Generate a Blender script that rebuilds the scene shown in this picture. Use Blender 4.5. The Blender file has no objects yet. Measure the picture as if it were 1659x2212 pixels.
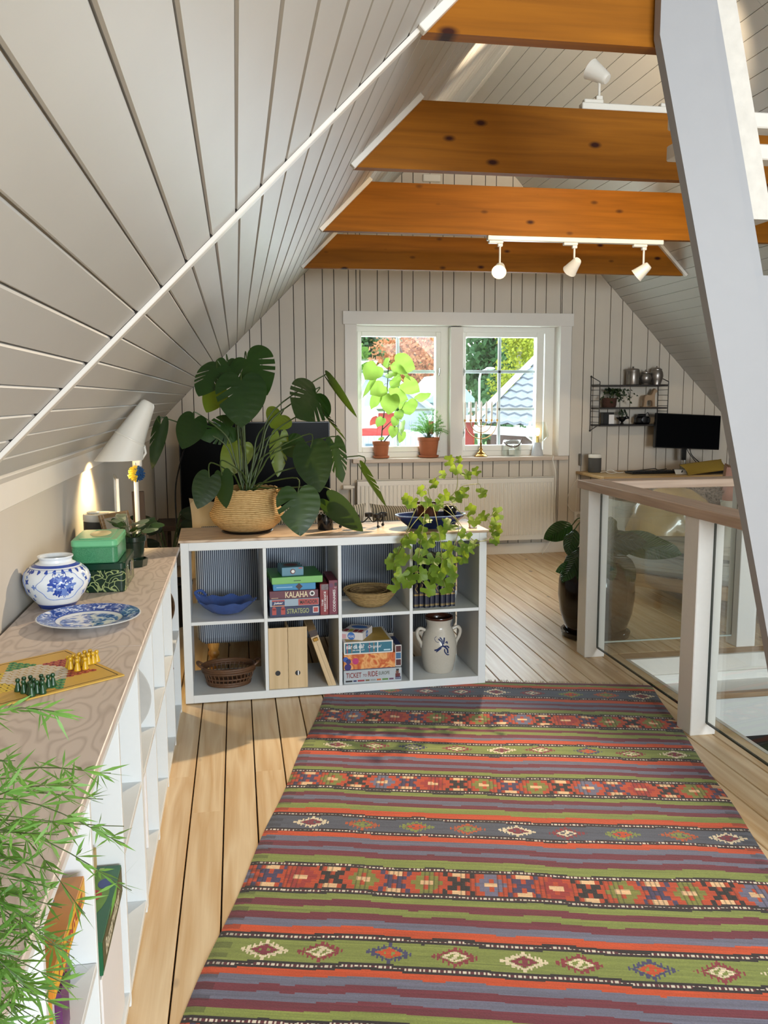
import bpy, bmesh, math, random
import numpy as np
from mathutils import Vector, Matrix
from mathutils.geometry import tessellate_polygon
random.seed(7); rng = np.random.default_rng(7)
SC = bpy.context.scene; COL = SC.collection
PI = math.pi
# ---------------------------------------------------------------- camera
cam = bpy.data.cameras.new('camera'); camo = bpy.data.objects.new('camera', cam); COL.objects.link(camo)
F_PX, YAW, PITCH, ROLL, EYE = 1860.44, 0.16821, 0.13161, -0.00463, 1.4259
cam.sensor_fit = 'HORIZONTAL'; cam.sensor_width = 36.0; cam.lens = F_PX / 1659 * 36.0
cam.clip_start = 0.05; cam.clip_end = 300
f0 = Vector((math.sin(YAW), math.cos(YAW), 0)); r0 = Vector((math.cos(YAW), -math.sin(YAW), 0)); u0 = Vector((0, 0, 1))
fw = f0 * math.cos(PITCH) - u0 * math.sin(PITCH); up = u0 * math.cos(PITCH) + f0 * math.sin(PITCH)
rt = r0 * math.cos(ROLL) + up * math.sin(ROLL); up2 = up * math.cos(ROLL) - r0 * math.sin(ROLL)
camo.matrix_world = Matrix(((rt.x, up2.x, -fw.x, 0), (rt.y, up2.y, -fw.y, 0), (rt.z, up2.z, -fw.z, EYE), (0, 0, 0, 1)))
SC.camera = camo
# ---------------------------------------------------------------- world, exposure
w = bpy.data.worlds.new('overcast_sky'); SC.world = w; w.use_nodes = True
wn = w.node_tree.nodes; bgn = wn['Background']
bgn.inputs[0].default_value = (0.80, 0.91, 1.0, 1); bgn.inputs[1].default_value = 4.4
vs = SC.view_settings; SC.display_settings.display_device = 'sRGB'
vs.view_transform = 'Standard'; vs.look = 'None'; vs.gamma = 1.0; vs.use_curve_mapping = False
vs.exposure = 0.12
SC.cycles.use_denoising = True
SC.cycles.max_bounces = 9; SC.cycles.diffuse_bounces = 5; SC.cycles.glossy_bounces = 4; SC.cycles.transparent_max_bounces = 16
SC.cycles.sample_clamp_indirect = 6.0
SC.cycles.caustics_reflective = False; SC.cycles.caustics_refractive = False

def area_light(name, loc, rot, sx, sy, power, col):
    l = bpy.data.lights.new(name, 'AREA'); l.shape = 'RECTANGLE'; l.size = sx; l.size_y = sy; l.energy = power; l.color = col
    o = bpy.data.objects.new(name, l); COL.objects.link(o); o.location = loc; o.rotation_euler = rot; return o
# daylight: far gable window, assumed window behind the camera, light added under right slope
area_light('daylight_far_window', (1.96, 7.86, 1.5), (-PI/2, 0, 0), 1.8, 1.15, 48, (0.84, 0.93, 1.0))
area_light('assumed_daylight_near_window', (2.0, -3.95, 1.5), (PI/2, 0, 0), 2.3, 1.5, 330, (0.86, 0.94, 1.0))  # the window behind the camera is unseen, assumed from the light
area_light('assumed_daylight_roof', (3.45, 0.2, 2.30), (0, PI*0.25, 0), 1.1, 1.3, 20, (0.80, 0.92, 1.0))  # added area light under the closed slope; a roof window is only assumed

# ---------------------------------------------------------------- helpers
def srgb(h):
    h = h.lstrip('#'); v = [int(h[i:i+2], 16) / 255 for i in (0, 2, 4)]
    return tuple(x / 12.92 if x <= 0.04045 else ((x + 0.055) / 1.055) ** 2.4 for x in v) + (1.0,)
MATS = {}
def _new(name):
    m = bpy.data.materials.new(name); m.use_nodes = True; MATS[name] = m
    return m, m.node_tree, m.node_tree.nodes['Principled BSDF']
def N(nt, typ, **kw):
    n = nt.nodes.new(typ)
    for k, v in kw.items():
        if k.startswith('i_'):
            key = k[2:]; key = int(key) if key.isdigit() else key.replace('_', ' ')
            n.inputs[key].default_value = v
        else: setattr(n, k, v)
    return n
def plain(name, col, rough=0.5, metal=0.0, bump=0.0, scale=60, vary=0.06, sheen=0, trans=0, coat=0):
    if name in MATS: return MATS[name]
    m, nt, p = _new(name); c = srgb(col) if isinstance(col, str) else tuple(col) + (1,)
    tc = N(nt, 'ShaderNodeTexCoord'); nz = N(nt, 'ShaderNodeTexNoise', i_Scale=scale, i_Detail=4.0)
    nt.links.new(tc.outputs['Object'], nz.inputs['Vector'])
    mx = N(nt, 'ShaderNodeMix', data_type='RGBA')
    mx.inputs['A'].default_value = tuple(x * (1 - vary) for x in c[:3]) + (1,); mx.inputs['B'].default_value = tuple(min(1, x * (1 + vary)) for x in c[:3]) + (1,)
    nt.links.new(nz.outputs['Fac'], mx.inputs['Factor']); nt.links.new(mx.outputs['Result'], p.inputs['Base Color'])
    p.inputs['Roughness'].default_value = rough; p.inputs['Metallic'].default_value = metal
    if sheen: p.inputs['Sheen Weight'].default_value = sheen
    if coat: p.inputs['Coat Weight'].default_value = coat
    if trans: p.inputs['Subsurface Weight'].default_value = 0
    if bump:
        b = N(nt, 'ShaderNodeBump', i_Strength=bump, i_Distance=0.01); nt.links.new(nz.outputs['Fac'], b.inputs['Height']); nt.links.new(b.outputs[0], p.inputs['Normal'])
    return m
def leafmat(name, c1, c2, trans='#9bc23a', rough=0.35, tw=0.35, scale=9):
    m, nt, p = _new(name)
    tc = N(nt, 'ShaderNodeTexCoord'); oi = N(nt, 'ShaderNodeObjectInfo')
    nz = N(nt, 'ShaderNodeTexNoise', i_Scale=scale, i_Detail=3.0); nt.links.new(tc.outputs['Object'], nz.inputs['Vector'])
    ad = N(nt, 'ShaderNodeMath', operation='ADD'); nt.links.new(nz.outputs['Fac'], ad.inputs[0]); nt.links.new(oi.outputs['Random'], ad.inputs[1])
    sb = N(nt, 'ShaderNodeMath', operation='SUBTRACT', use_clamp=True, i_1=0.5); nt.links.new(ad.outputs[0], sb.inputs[0])
    mx = N(nt, 'ShaderNodeMix', data_type='RGBA'); mx.inputs['A'].default_value = srgb(c1); mx.inputs['B'].default_value = srgb(c2)
    nt.links.new(sb.outputs[0], mx.inputs['Factor']); nt.links.new(mx.outputs['Result'], p.inputs['Base Color']); p.inputs['Roughness'].default_value = rough
    tr = N(nt, 'ShaderNodeBsdfTranslucent', i_Color=srgb(trans)); ms = N(nt, 'ShaderNodeMixShader', i_Fac=tw)
    out = nt.nodes['Material Output']; nt.links.new(p.outputs[0], ms.inputs[1]); nt.links.new(tr.outputs[0], ms.inputs[2]); nt.links.new(ms.outputs[0], out.inputs['Surface'])
    return m
def wood(name, light, dark, axis=1, scale=1.0, rough=0.45, knots=0.0, kflat=None, kr=(.05, .14), knotcol='#4a2410', grain=1.0, coat=0, ringw=0.55):
    m, nt, p = _new(name)
    tc = N(nt, 'ShaderNodeTexCoord'); oi = N(nt, 'ShaderNodeObjectInfo')
    off = N(nt, 'ShaderNodeVectorMath', operation='SCALE', i_Scale=37.0)
    cmb = N(nt, 'ShaderNodeCombineXYZ'); [nt.links.new(oi.outputs['Random'], cmb.inputs[i]) for i in range(3)]
    nt.links.new(cmb.outputs[0], off.inputs[0])
    add = N(nt, 'ShaderNodeVectorMath', operation='ADD'); nt.links.new(tc.outputs['Object'], add.inputs[0]); nt.links.new(off.outputs[0], add.inputs[1])
    sc = [14.0 * scale] * 3; sc[axis] = 0.9 * scale
    mp = N(nt, 'ShaderNodeMapping'); mp.inputs['Scale'].default_value = sc; nt.links.new(add.outputs[0], mp.inputs[0])
    nz = N(nt, 'ShaderNodeTexNoise', i_Scale=1.0, i_Detail=2.0, i_Roughness=0.45); nt.links.new(mp.outputs[0], nz.inputs['Vector'])
    mu = N(nt, 'ShaderNodeMath', operation='MULTIPLY', i_1=9.0 * grain); nt.links.new(nz.outputs['Fac'], mu.inputs[0])
    fr = N(nt, 'ShaderNodeMath', operation='PINGPONG', i_1=1.0); nt.links.new(mu.outputs[0], fr.inputs[0])
    sc2 = [160.0 * scale] * 3; sc2[axis] = 5.0
    mp2 = N(nt, 'ShaderNodeMapping'); mp2.inputs['Scale'].default_value = sc2; nt.links.new(add.outputs[0], mp2.inputs[0])
    nz2 = N(nt, 'ShaderNodeTexNoise', i_Scale=1.0, i_Detail=2.0); nt.links.new(mp2.outputs[0], nz2.inputs['Vector'])
    m1 = N(nt, 'ShaderNodeMath', operation='MULTIPLY', i_1=ringw); nt.links.new(fr.outputs[0], m1.inputs[0])
    m2 = N(nt, 'ShaderNodeMath', operation='MULTIPLY_ADD', i_1=0.45); nt.links.new(nz2.outputs['Fac'], m2.inputs[0]); nt.links.new(m1.outputs[0], m2.inputs[2])
    m3 = N(nt, 'ShaderNodeMath', operation='MULTIPLY_ADD', i_1=0.25, i_2=-0.12, use_clamp=True); nt.links.new(oi.outputs['Random'], m3.inputs[0])
    m4 = N(nt, 'ShaderNodeMath', operation='ADD', use_clamp=True); nt.links.new(m2.outputs[0], m4.inputs[0]); nt.links.new(m3.outputs[0], m4.inputs[1])
    mx = N(nt, 'ShaderNodeMix', data_type='RGBA'); mx.inputs['A'].default_value = srgb(light); mx.inputs['B'].default_value = srgb(dark)
    nt.links.new(m4.outputs[0], mx.inputs['Factor']); res = mx.outputs['Result']
    if knots:
        sk = [7.0 * knots] * 3; sk[axis] = 3.4 * knots
        if kflat is not None: sk[kflat] = 0.0
        mk = N(nt, 'ShaderNodeMapping'); mk.inputs['Scale'].default_value = sk; nt.links.new(add.outputs[0], mk.inputs[0])
        vo = N(nt, 'ShaderNodeTexVoronoi', i_Scale=1.0); nt.links.new(mk.outputs[0], vo.inputs['Vector'])
        cr = N(nt, 'ShaderNodeMapRange', i_1=kr[0], i_2=kr[1], i_3=1.0, i_4=0.0); nt.links.new(vo.outputs['Distance'], cr.inputs[0])
        mk2 = N(nt, 'ShaderNodeMix', data_type='RGBA'); mk2.inputs['B'].default_value = srgb(knotcol)
        nt.links.new(res, mk2.inputs['A']); nt.links.new(cr.outputs[0], mk2.inputs['Factor']); res = mk2.outputs['Result']
    nt.links.new(res, p.inputs['Base Color']); p.inputs['Roughness'].default_value = rough
    if coat: p.inputs['Coat Weight'].default_value = coat
    b = N(nt, 'ShaderNodeBump', i_Strength=0.12, i_Distance=0.004); nt.links.new(m2.outputs[0], b.inputs['Height']); nt.links.new(b.outputs[0], p.inputs['Normal'])
    return m
def glassmat(name, tint=(0.96, 0.98, 0.97), refl=1.0, ior=1.5, rough=0.0):
    m, nt, p = _new(name); nt.nodes.remove(p)
    t = N(nt, 'ShaderNodeBsdfTransparent', i_Color=tint + (1,)); g = N(nt, 'ShaderNodeBsdfGlossy', i_Roughness=rough); g.inputs['Color'].default_value = (1, 1, 1, 1)
    fr = N(nt, 'ShaderNodeLayerWeight', i_Blend=0.5); pw = N(nt, 'ShaderNodeMath', operation='POWER', i_1=4.0); nt.links.new(fr.outputs['Facing'], pw.inputs[0])
    mu = N(nt, 'ShaderNodeMath', operation='MULTIPLY_ADD', i_1=0.8 * refl, i_2=0.04 * refl, use_clamp=True); nt.links.new(pw.outputs[0], mu.inputs[0])
    ms = N(nt, 'ShaderNodeMixShader'); nt.links.new(mu.outputs[0], ms.inputs[0]); nt.links.new(t.outputs[0], ms.inputs[1]); nt.links.new(g.outputs[0], ms.inputs[2])
    nt.links.new(ms.outputs[0], nt.nodes['Material Output'].inputs['Surface']); return m
def emit(name, col, strength):
    m, nt, p = _new(name); p.inputs['Base Color'].default_value = srgb(col); p.inputs['Emission Color'].default_value = srgb(col); p.inputs['Emission Strength'].default_value = strength
    return m

class MB:
    def __init__(s): s.v = []; s.f = []; s.m = []; s.sm = []
    def add(s, vs, fs, mi=0, smooth=False, M=None):
        o = len(s.v)
        s.v += [tuple(M @ Vector(v)) if M is not None else tuple(v) for v in vs]
        for f in fs: s.f.append([i + o for i in f]); s.m.append(mi); s.sm.append(smooth)
        return s
    def box(s, x0, y0, z0, x1, y1, z1, b=0.0, mi=0, M=None):
        if x1 < x0: x0, x1 = x1, x0
        if y1 < y0: y0, y1 = y1, y0
        if z1 < z0: z0, z1 = z1, z0
        b = min(b, (x1-x0)*.45, (y1-y0)*.45, (z1-z0)*.45)
        if b <= 0:
            vs = [(x0,y0,z0),(x1,y0,z0),(x1,y1,z0),(x0,y1,z0),(x0,y0,z1),(x1,y0,z1),(x1,y1,z1),(x0,y1,z1)]
            return s.add(vs, [(3,2,1,0),(4,5,6,7),(0,1,5,4),(1,2,6,5),(2,3,7,6),(3,0,4,7)], mi, False, M)
        X = (x0, x1); Y = (y0, y1); Z = (z0, z1); vs = []; ix = {}
        for i in (0,1):
            for j in (0,1):
                for k in (0,1):
                    sx, sy, sz = (1-2*i)*b, (1-2*j)*b, (1-2*k)*b
                    for a, p in ((0,(X[i],Y[j]+sy,Z[k]+sz)),(1,(X[i]+sx,Y[j],Z[k]+sz)),(2,(X[i]+sx,Y[j]+sy,Z[k]))):
                        ix[i,j,k,a] = len(vs); vs.append(p)
        fs = []
        q = ((0,0),(1,0),(1,1),(0,1))
        for i in (0,1):
            a = [ix[i,j,k,0] for j,k in q]; fs.append(a if i else a[::-1])
            a = [ix[j,i,k,1] for j,k in q]; fs.append(a[::-1] if i else a)
            a = [ix[j,k,i,2] for j,k in q]; fs.append(a if i else a[::-1])
        def flip(f):
            c = [sum(vs[t][n] for t in f)/len(f) for n in range(3)]
            nrm = (Vector(vs[f[1]])-Vector(vs[f[0]])).cross(Vector(vs[f[2]])-Vector(vs[f[1]]))
            out = Vector((c[0]-(x0+x1)/2, c[1]-(y0+y1)/2, c[2]-(z0+z1)/2))
            return f if nrm.dot(out) >= 0 else f[::-1]
        for j in (0,1):
            for k in (0,1):
                fs.append(flip([ix[0,j,k,1],ix[1,j,k,1],ix[1,j,k,2],ix[0,j,k,2]]))
                fs.append(flip([ix[j,0,k,0],ix[j,1,k,0],ix[j,1,k,2],ix[j,0,k,2]]))
                fs.append(flip([ix[j,k,0,0],ix[j,k,1,0],ix[j,k,1,1],ix[j,k,0,1]]))
        for i in (0,1):
            for j in (0,1):
                for k in (0,1): fs.append(flip([ix[i,j,k,0],ix[i,j,k,1],ix[i,j,k,2]]))
        return s.add(vs, fs, mi, False, M)
    def rbox(s, x0, y0, z0, x1, y1, z1, r, b=.002, mi=0, n=5):
        def ring(i, z):
            out = []
            for cx_, cy_, a0 in ((x1-r, y1-r, 0), (x0+r, y1-r, PI/2), (x0+r, y0+r, PI), (x1-r, y0+r, 1.5*PI)):
                for k in range(n+1):
                    a = a0 + PI/2*k/n; out.append((cx_+(r-i)*math.cos(a), cy_+(r-i)*math.sin(a), z))
            return out
        R = [ring(b, z0), ring(0, z0+b), ring(0, z1-b), ring(b, z1)]; m = len(R[0]); vs = sum(R, [])
        fs = [(i*m+k, i*m+(k+1) % m, (i+1)*m+(k+1) % m, (i+1)*m+k) for i in range(3) for k in range(m)] + [tuple(range(m))[::-1], tuple(range(3*m, 4*m))]
        return s.add(vs, fs, mi, True)
    def tube(s, pts, r, n=8, mi=0, cap=True, M=None, closed=False):
        pts = [Vector(p) for p in pts]; L = len(pts)
        rs = r if isinstance(r, (list, tuple)) else [r] * L
        vs = []; fs = []; prev = None
        for i, p in enumerate(pts):
            if closed: t = pts[(i+1) % L] - pts[i-1]
            else: t = (pts[min(i+1, L-1)] - pts[max(i-1, 0)])
            t = t.normalized() if t.length > 1e-9 else Vector((0,0,1))
            if prev is None:
                a = Vector((0,0,1)) if abs(t.z) < .9 else Vector((1,0,0)); u = t.cross(a).normalized()
            else:
                u = prev - t * prev.dot(t); u = u.normalized() if u.length > 1e-6 else t.orthogonal().normalized()
            prev = u; v = t.cross(u)
            for k in range(n):
                an = 2*PI*k/n; vs.append(p + (u*math.cos(an) + v*math.sin(an)) * rs[i])
        for i in range(L if closed else L-1):
            a = i*n; b2 = ((i+1) % L)*n
            for k in range(n): fs.append((a+k, a+(k+1)%n, b2+(k+1)%n, b2+k))
        if cap and not closed:
            fs.append(tuple(range(n))[::-1]); fs.append(tuple((L-1)*n+k for k in range(n)))
        return s.add(vs, fs, mi, True, M)
    def lathe(s, prof, n=32, mi=0, M=None, c=(0,0,0), sx=1, sy=1):
        vs = []; fs = []; idx = []
        for (r, z) in prof:
            if r < 1e-6: idx.append([len(vs)]*n); vs.append((c[0], c[1], c[2]+z))
            else:
                idx.append(list(range(len(vs), len(vs)+n)))
                for k in range(n): vs.append((c[0]+sx*r*math.cos(2*PI*k/n), c[1]+sy*r*math.sin(2*PI*k/n), c[2]+z))
        for i in range(len(prof)-1):
            for k in range(n):
                q = [idx[i][k], idx[i][(k+1)%n], idx[i+1][(k+1)%n], idx[i+1][k]]
                q2 = []
                for t in q:
                    if t not in q2: q2.append(t)
                if len(q2) > 2: fs.append(q2)
        return s.add(vs, fs, mi, True, M)
    def prism(s, poly, z0, z1, mi=0, M=None):
        n = len(poly); vs = [(x, y, z0) for x, y in poly] + [(x, y, z1) for x, y in poly]
        fs = [(i, (i+1)%n, n+(i+1)%n, n+i) for i in range(n)]
        t = tessellate_polygon([[Vector((x, y, 0)) for x, y in poly]])
        for a in t: fs.append(a); fs.append(tuple(i+n for i in a)[::-1])
        return s.add(vs, fs, mi, False, M)
    def ball(s, c, r, n=12, mi=0, M=None, sq=(1,1,1)):
        prof = [(max(0, math.sin(PI*i/n)), -math.cos(PI*i/n)) for i in range(n+1)]; prof[0] = (0,-1); prof[-1] = (0,1)
        MM = Matrix.Translation(c) @ Matrix.Diagonal((r*sq[0], r*sq[1], r*sq[2], 1))
        if M is not None: MM = M @ MM
        return s.lathe(prof, n*2, mi, MM)
    def grid(s, P, mi=0, smooth=True, closed_u=False, M=None):
        nu, nv = len(P), len(P[0]); vs = [p for row in P for p in row]; fs = []
        for i in range(nu if closed_u else nu-1):
            for j in range(nv-1):
                a = i*nv+j; b = ((i+1) % nu)*nv+j; fs.append((a, b, b+1, a+1))
        return s.add(vs, fs, mi, smooth, M)
    def mesh(s, name, mats=(), sharp=40, fix=True):
        me = bpy.data.meshes.new(name); me.from_pydata(s.v, [], s.f)
        for m in mats: me.materials.append(m)
        me.polygons.foreach_set('material_index', s.m); me.polygons.foreach_set('use_smooth', s.sm)
        if fix:
            bm = bmesh.new(); bm.from_mesh(me); bmesh.ops.recalc_face_normals(bm, faces=bm.faces); bm.to_mesh(me); bm.free()
        if any(s.sm): me.set_sharp_from_angle(angle=math.radians(sharp))
        me.update(); return me
    def build(s, name, mats, parent=None, loc=None, rot=None, sharp=40, fix=True):
        if not isinstance(mats, (list, tuple)): mats = [mats]
        return link(name, s.mesh(name, mats, sharp, fix), parent, loc, rot)
def link(name, data, parent=None, loc=None, rot=None):
    o = bpy.data.objects.new(name, data); COL.objects.link(o)
    if parent is not None: o.parent = parent
    if loc is not None: o.location = loc
    if rot is not None: o.rotation_euler = rot
    return o
def tag(o, label, cat, group=None):
    o['label'] = label; o['category'] = cat
    if group: o['group'] = group
    return o
def thing(name, label, cat, loc=(0,0,0), rz=0.0, group=None):
    return tag(link(name, None, None, loc, (0,0,rz)), label, cat, group)
def struct(o): o['kind'] = 'structure'; return o
def stuff(o): o['kind'] = 'stuff'; return o
def copytree(o, loc=None, rot=None, label=None):
    c = o.copy(); COL.objects.link(c)
    if loc is not None: c.location = loc
    if rot is not None: c.rotation_euler = rot
    if label: c['label'] = label
    for ch in o.children:
        d = ch.copy(); COL.objects.link(d); d.parent = c
        for g in ch.children:
            e = g.copy(); COL.objects.link(e); e.parent = d
    return c
def text(body, mat, parent, width, height, M, name='lettering', bold=0.0, shear=0.0, align='C'):
    cu = bpy.data.curves.new('lettering', 'FONT'); cu.body = body; cu.size = 1.0; cu.offset = bold; cu.shear = shear; cu.extrude = 0.0; cu.resolution_u = 3
    t = bpy.data.objects.new('lettering', cu); me = bpy.data.meshes.new_from_object(t); bpy.data.objects.remove(t); bpy.data.curves.remove(cu)
    co = np.empty(len(me.vertices)*3); me.vertices.foreach_get('co', co); co = co.reshape(-1,3)
    mn, mxx = co.min(0), co.max(0); sz = np.maximum(mxx-mn, 1e-6); kx = width/sz[0]; ky = height/sz[1]
    co[:,0] = (co[:,0]-(mn[0]+mxx[0])/2)*kx; co[:,1] = (co[:,1]-(mn[1]+mxx[1])/2)*ky; co[:,2] = 0
    me.vertices.foreach_set('co', co.ravel()); me.materials.clear(); me.materials.append(mat); me.transform(M); me.update()
    return link(name, me, parent)
def front(x, y, z):   # text plane facing -Y
    return Matrix.Translation((x, y, z)) @ Matrix.Rotation(PI/2, 4, 'X')
def vert_front(x, y, z): return Matrix.Translation((x, y, z)) @ Matrix.Rotation(PI/2, 4, 'X') @ Matrix.Rotation(PI/2, 4, 'Z')
def smoothpath(pts, n=6):
    P = [Vector(p) for p in pts]; out = []
    for i in range(len(P)-1):
        p0 = P[max(i-1,0)]; p1 = P[i]; p2 = P[i+1]; p3 = P[min(i+2,len(P)-1)]
        for k in range(n):
            t = k/n; out.append(0.5*((2*p1)+(p2-p0)*t+(2*p0-5*p1+4*p2-p3)*t*t+(3*p1-p0-3*p2+p3)*t**3))
    out.append(P[-1]); return out
def basis(x, y, z, o): return Matrix(((x[0],y[0],z[0],o[0]),(x[1],y[1],z[1],o[1]),(x[2],y[2],z[2],o[2]),(0,0,0,1)))
# ---------------------------------------------------------------- materials of the room
WHITE = plain('white_panel_paint', '#bbbab7', 0.42, vary=0.045, scale=5, bump=0.03)
WHITE2 = plain('white_trim_paint', '#dedad3', 0.38, vary=0.03, scale=8)
GABLEP = plain('gable_panel_paint', '#c9bfb0', 0.45, vary=.05, scale=5)
WALLP = plain('pale_wallpaper', '#bcb6ad', 0.75, vary=0.05, scale=3)
GAPD = plain('dark_gap', '#1d1815', 0.9)
GAPW = plain('pale_joint_backing', '#cfcbc5', 0.7)  # pale backing paint behind the ceiling board joints
FLOORM = wood('lye_treated_pine', '#e6d2b0', '#c8a577', 1, 1.0, 0.36, knots=.8, kflat=2, kr=(.05, .10), knotcol='#806a5c', ringw=0.6)
BEAMM = wood('lacquered_pine', '#9c6012', '#744306', 0, 0.8, 0.6, knots=1.3, kflat=1, kr=(.06, .15), knotcol='#341204', ringw=0.4)
BEAMM.node_tree.nodes['Principled BSDF'].inputs['Specular IOR Level'].default_value = .15
RAILM = wood('oak_handrail', '#cbb4a0', '#a88e7a', 1, 1.3, 0.45)
RAILX = wood('oak_handrail_cross', '#cbb4a0', '#a88e7a', 0, 1.3, 0.45)
GLASS = glassmat('clear_glass', (0.93, 0.95, 0.94), 1.0)
WGLASS = glassmat('window_glass', (0.99, 1.0, 1.0), 0.7)
S2 = math.sqrt(0.5)
XL, XR, RX, RZ = -0.70, 4.60, 1.947, 3.82
Y0, Y1 = -4.0, 7.5
# ---------------------------------------------------------------- floor of single boards
HX0, HX1, HY0, HY1 = 2.07, 3.10, 1.0, 4.28
fl = MB(); 
for (a, b, c, d) in ((XL-.1, Y0, HX0, Y1), (HX1, Y0, XR+.1, Y1), (HX0, HY1, HX1, Y1), (HX0, Y0, HX1, HY0)): fl.box(a, b, -0.12, c, d, -0.022)
floor = struct(fl.build('floor', GAPD))
def plankmesh(w, L, t=0.022, ch=0.0035):
    m = MB(); g = .0022; pr = [(g, -t), (w-g, -t), (w-g, -ch), (w-g-ch*.5, 0), (g+ch*.5, 0), (g, -ch)]
    vs = [(x, 0, z) for x, z in pr] + [(x, L, z) for x, z in pr]; n = len(pr)
    fs = [(i, (i+1)%n, n+(i+1)%n, n+i) for i in range(n)] + [tuple(range(n))[::-1], tuple(range(n, 2*n))]
    return m.add(vs, fs).mesh('plank', [FLOORM])
FW = 0.1135; cache = {}
def floorplank(x, y0, y1, w=FW):
    L = round(y1-y0-0.001, 2); k = (round(w, 3), L)
    if k not in cache: cache[k] = plankmesh(w, L)
    link('plank', cache[k], floor, (x, y0, 0))
x = XL - .06; i = 0
while x < XR:
    segs = [(Y0, Y1)]
    if x + FW > HX0 + .001 and x < HX1: segs = [(Y0, HY0), (HY1 + .115, Y1)]
    ww = FW
    if x < HX0 < x + FW and HX0 - x > .012:
        floorplank(x, HY0, HY1 + .115, HX0 - x - .001)
    for a, b in segs:
        if b - a > 5.5:
            j = round(random.choice((2.95, 2.6, 4.9, 1.3, 3.9, 5.6)) + (i % 3) * 0.2, 1)
            if i == 5: j = 2.9
            floorplank(x, a, j); floorplank(x, j, b)
        else: floorplank(x, a, b)
    x += FW; i += 1
mm = MB().box(HX0-.0, HY1, -.022, HX1, HY1+.113, -.0005, .002); mm.build('plank', wood('pine_crosswise', '#c7a67f', '#987149', 0, 1.0, 0.4), floor)
# white edge strip and stairwell lining
tr = MB().box(HX0-.006, HY0, -.09, HX0+.012, HY1, .003).box(HX0, HY1-.016, -.09, HX1, HY1+.004, .0025); struct(tr.build('trim_1', WHITE2))
st = MB().box(HX0+.012, HY1-.03, -.14, HX1, HY1-.016, -.09).box(HX0+.03, 4.06, -.165, HX1, HY1-.02, -.14, .003).box(HX0+.03, 4.075, -.40, HX1, 4.095, -.165); 
stw = struct(st.build('floor_landing', plain('stair_white', '#e9e7e2', 0.5, vary=.02)))
struct(MB().box(HX0+.03, 4.035, -.167, HX1, 4.075, -.138, .004).build('trim_2', wood('step_nosing', '#b79a78', '#8f7150', 0, 1.5)))
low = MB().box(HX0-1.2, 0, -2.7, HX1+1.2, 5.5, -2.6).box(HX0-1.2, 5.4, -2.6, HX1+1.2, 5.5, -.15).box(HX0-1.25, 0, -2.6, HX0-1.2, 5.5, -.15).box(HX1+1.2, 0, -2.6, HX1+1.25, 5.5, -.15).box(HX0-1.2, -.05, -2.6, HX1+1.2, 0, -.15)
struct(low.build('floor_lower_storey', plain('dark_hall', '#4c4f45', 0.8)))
# ---------------------------------------------------------------- sloping ceilings of single boards
def slopeframe(side):
    if side < 0: return Vector((S2,0,S2)), Vector((S2,0,-S2)), Vector((XL,0,1.176))   # up the slope, inward normal, foot
    return Vector((-S2,0,S2)), Vector((-S2,0,-S2)), Vector((XR,0,1.17))
SL = (RX-XL)/S2
def boardmesh(w, L, t=0.014, ch=0.0042, g=0.0016, mat=None):
    # cross-section in (u, n): visible side at n = 0, V joints
    pr = [(g, -t), (w-g, -t), (w-g, -ch), (w-g-ch*.7, 0), (g+ch*.7, 0), (g, -ch)]
    n = len(pr); vs = [(x, 0, z) for x, z in pr] + [(x, L, z) for x, z in pr]
    fs = [(i, (i+1)%n, n+(i+1)%n, n+i) for i in range(n)] + [tuple(range(n))[::-1], tuple(range(n, 2*n))]
    return MB().add(vs, fs).mesh('plank', [mat or WHITE])
BW = 0.0885
def bch(side): return .0042 if side < 0 else .0022
for side in (-1, 1):
    u, nn, foot = slopeframe(side)
    bk = MB(); M = basis(u, Vector((0,1,0)), nn, foot)
    bk.box(-.05, Y0, -.06, SL+.02, Y1+.12, -.0135, M=M)
    ce = struct(bk.build('ceiling', GAPW))
    segs = [(Y0, 2.262), (2.263, Y1)] if side < 0 else [(Y0, 4.0), (4.001, Y1)]
    ms = [boardmesh(BW, b-a, ch=bch(side), g=.0016 if side < 0 else .0008) for a, b in segs]
    k = 0; uu = 0.035
    while uu < SL - (0.21 if side < 0 else 0.03):
        for (a, b), me in zip(segs, ms):
            uo = uu + (0.012 if a > 2 and side < 0 else 0)
            R = basis(u, Vector((0,1,0)), nn, foot + u*uo + Vector((0,a,0)) + nn*random.uniform(-.0006,.0006))
            o = link('plank', me, ce); o.matrix_local = R
        uu += BW; k += 1
    if side < 0:
        struct(MB().box(SL-.215, Y0, -.013, SL, Y1, .004, .003, M=M).build('trim_3', WHITE2))
        struct(MB().box(-.03, 2.262, -.012, SL-.2, 2.305, .012, .002, M=M).build('trim_4', WHITE2))           # cover strip across the boards
        struct(MB().box(0.0, Y0, -.01, .045, Y1, .006, .002, M=M).build('trim_5', WHITE2))
        gaps = MB(); uu2 = 0.035
        while uu2 < SL-.3:
            gaps.box(uu2-.006, 2.249, -.008, uu2+.006, 2.2615, -.001, M=M); uu2 += BW
        gaps.box(0.02, 2.2585, -.006, SL-.22, 2.2618, .0005, M=M)
        struct(gaps.build('trim_6', GAPD))
# knee walls
lw = struct(MB().box(XL-.08, Y0, 0, XL, Y1, 1.20).build('wall_left', WALLP))
struct(MB().box(XL, Y0, 1.10, XL+.012, Y1, 1.185, .002).build('trim_7', WHITE2))
struct(MB().box(XR, Y0, 0, XR+.08, Y1, 1.20).build('wall_right', WALLP))
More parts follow.
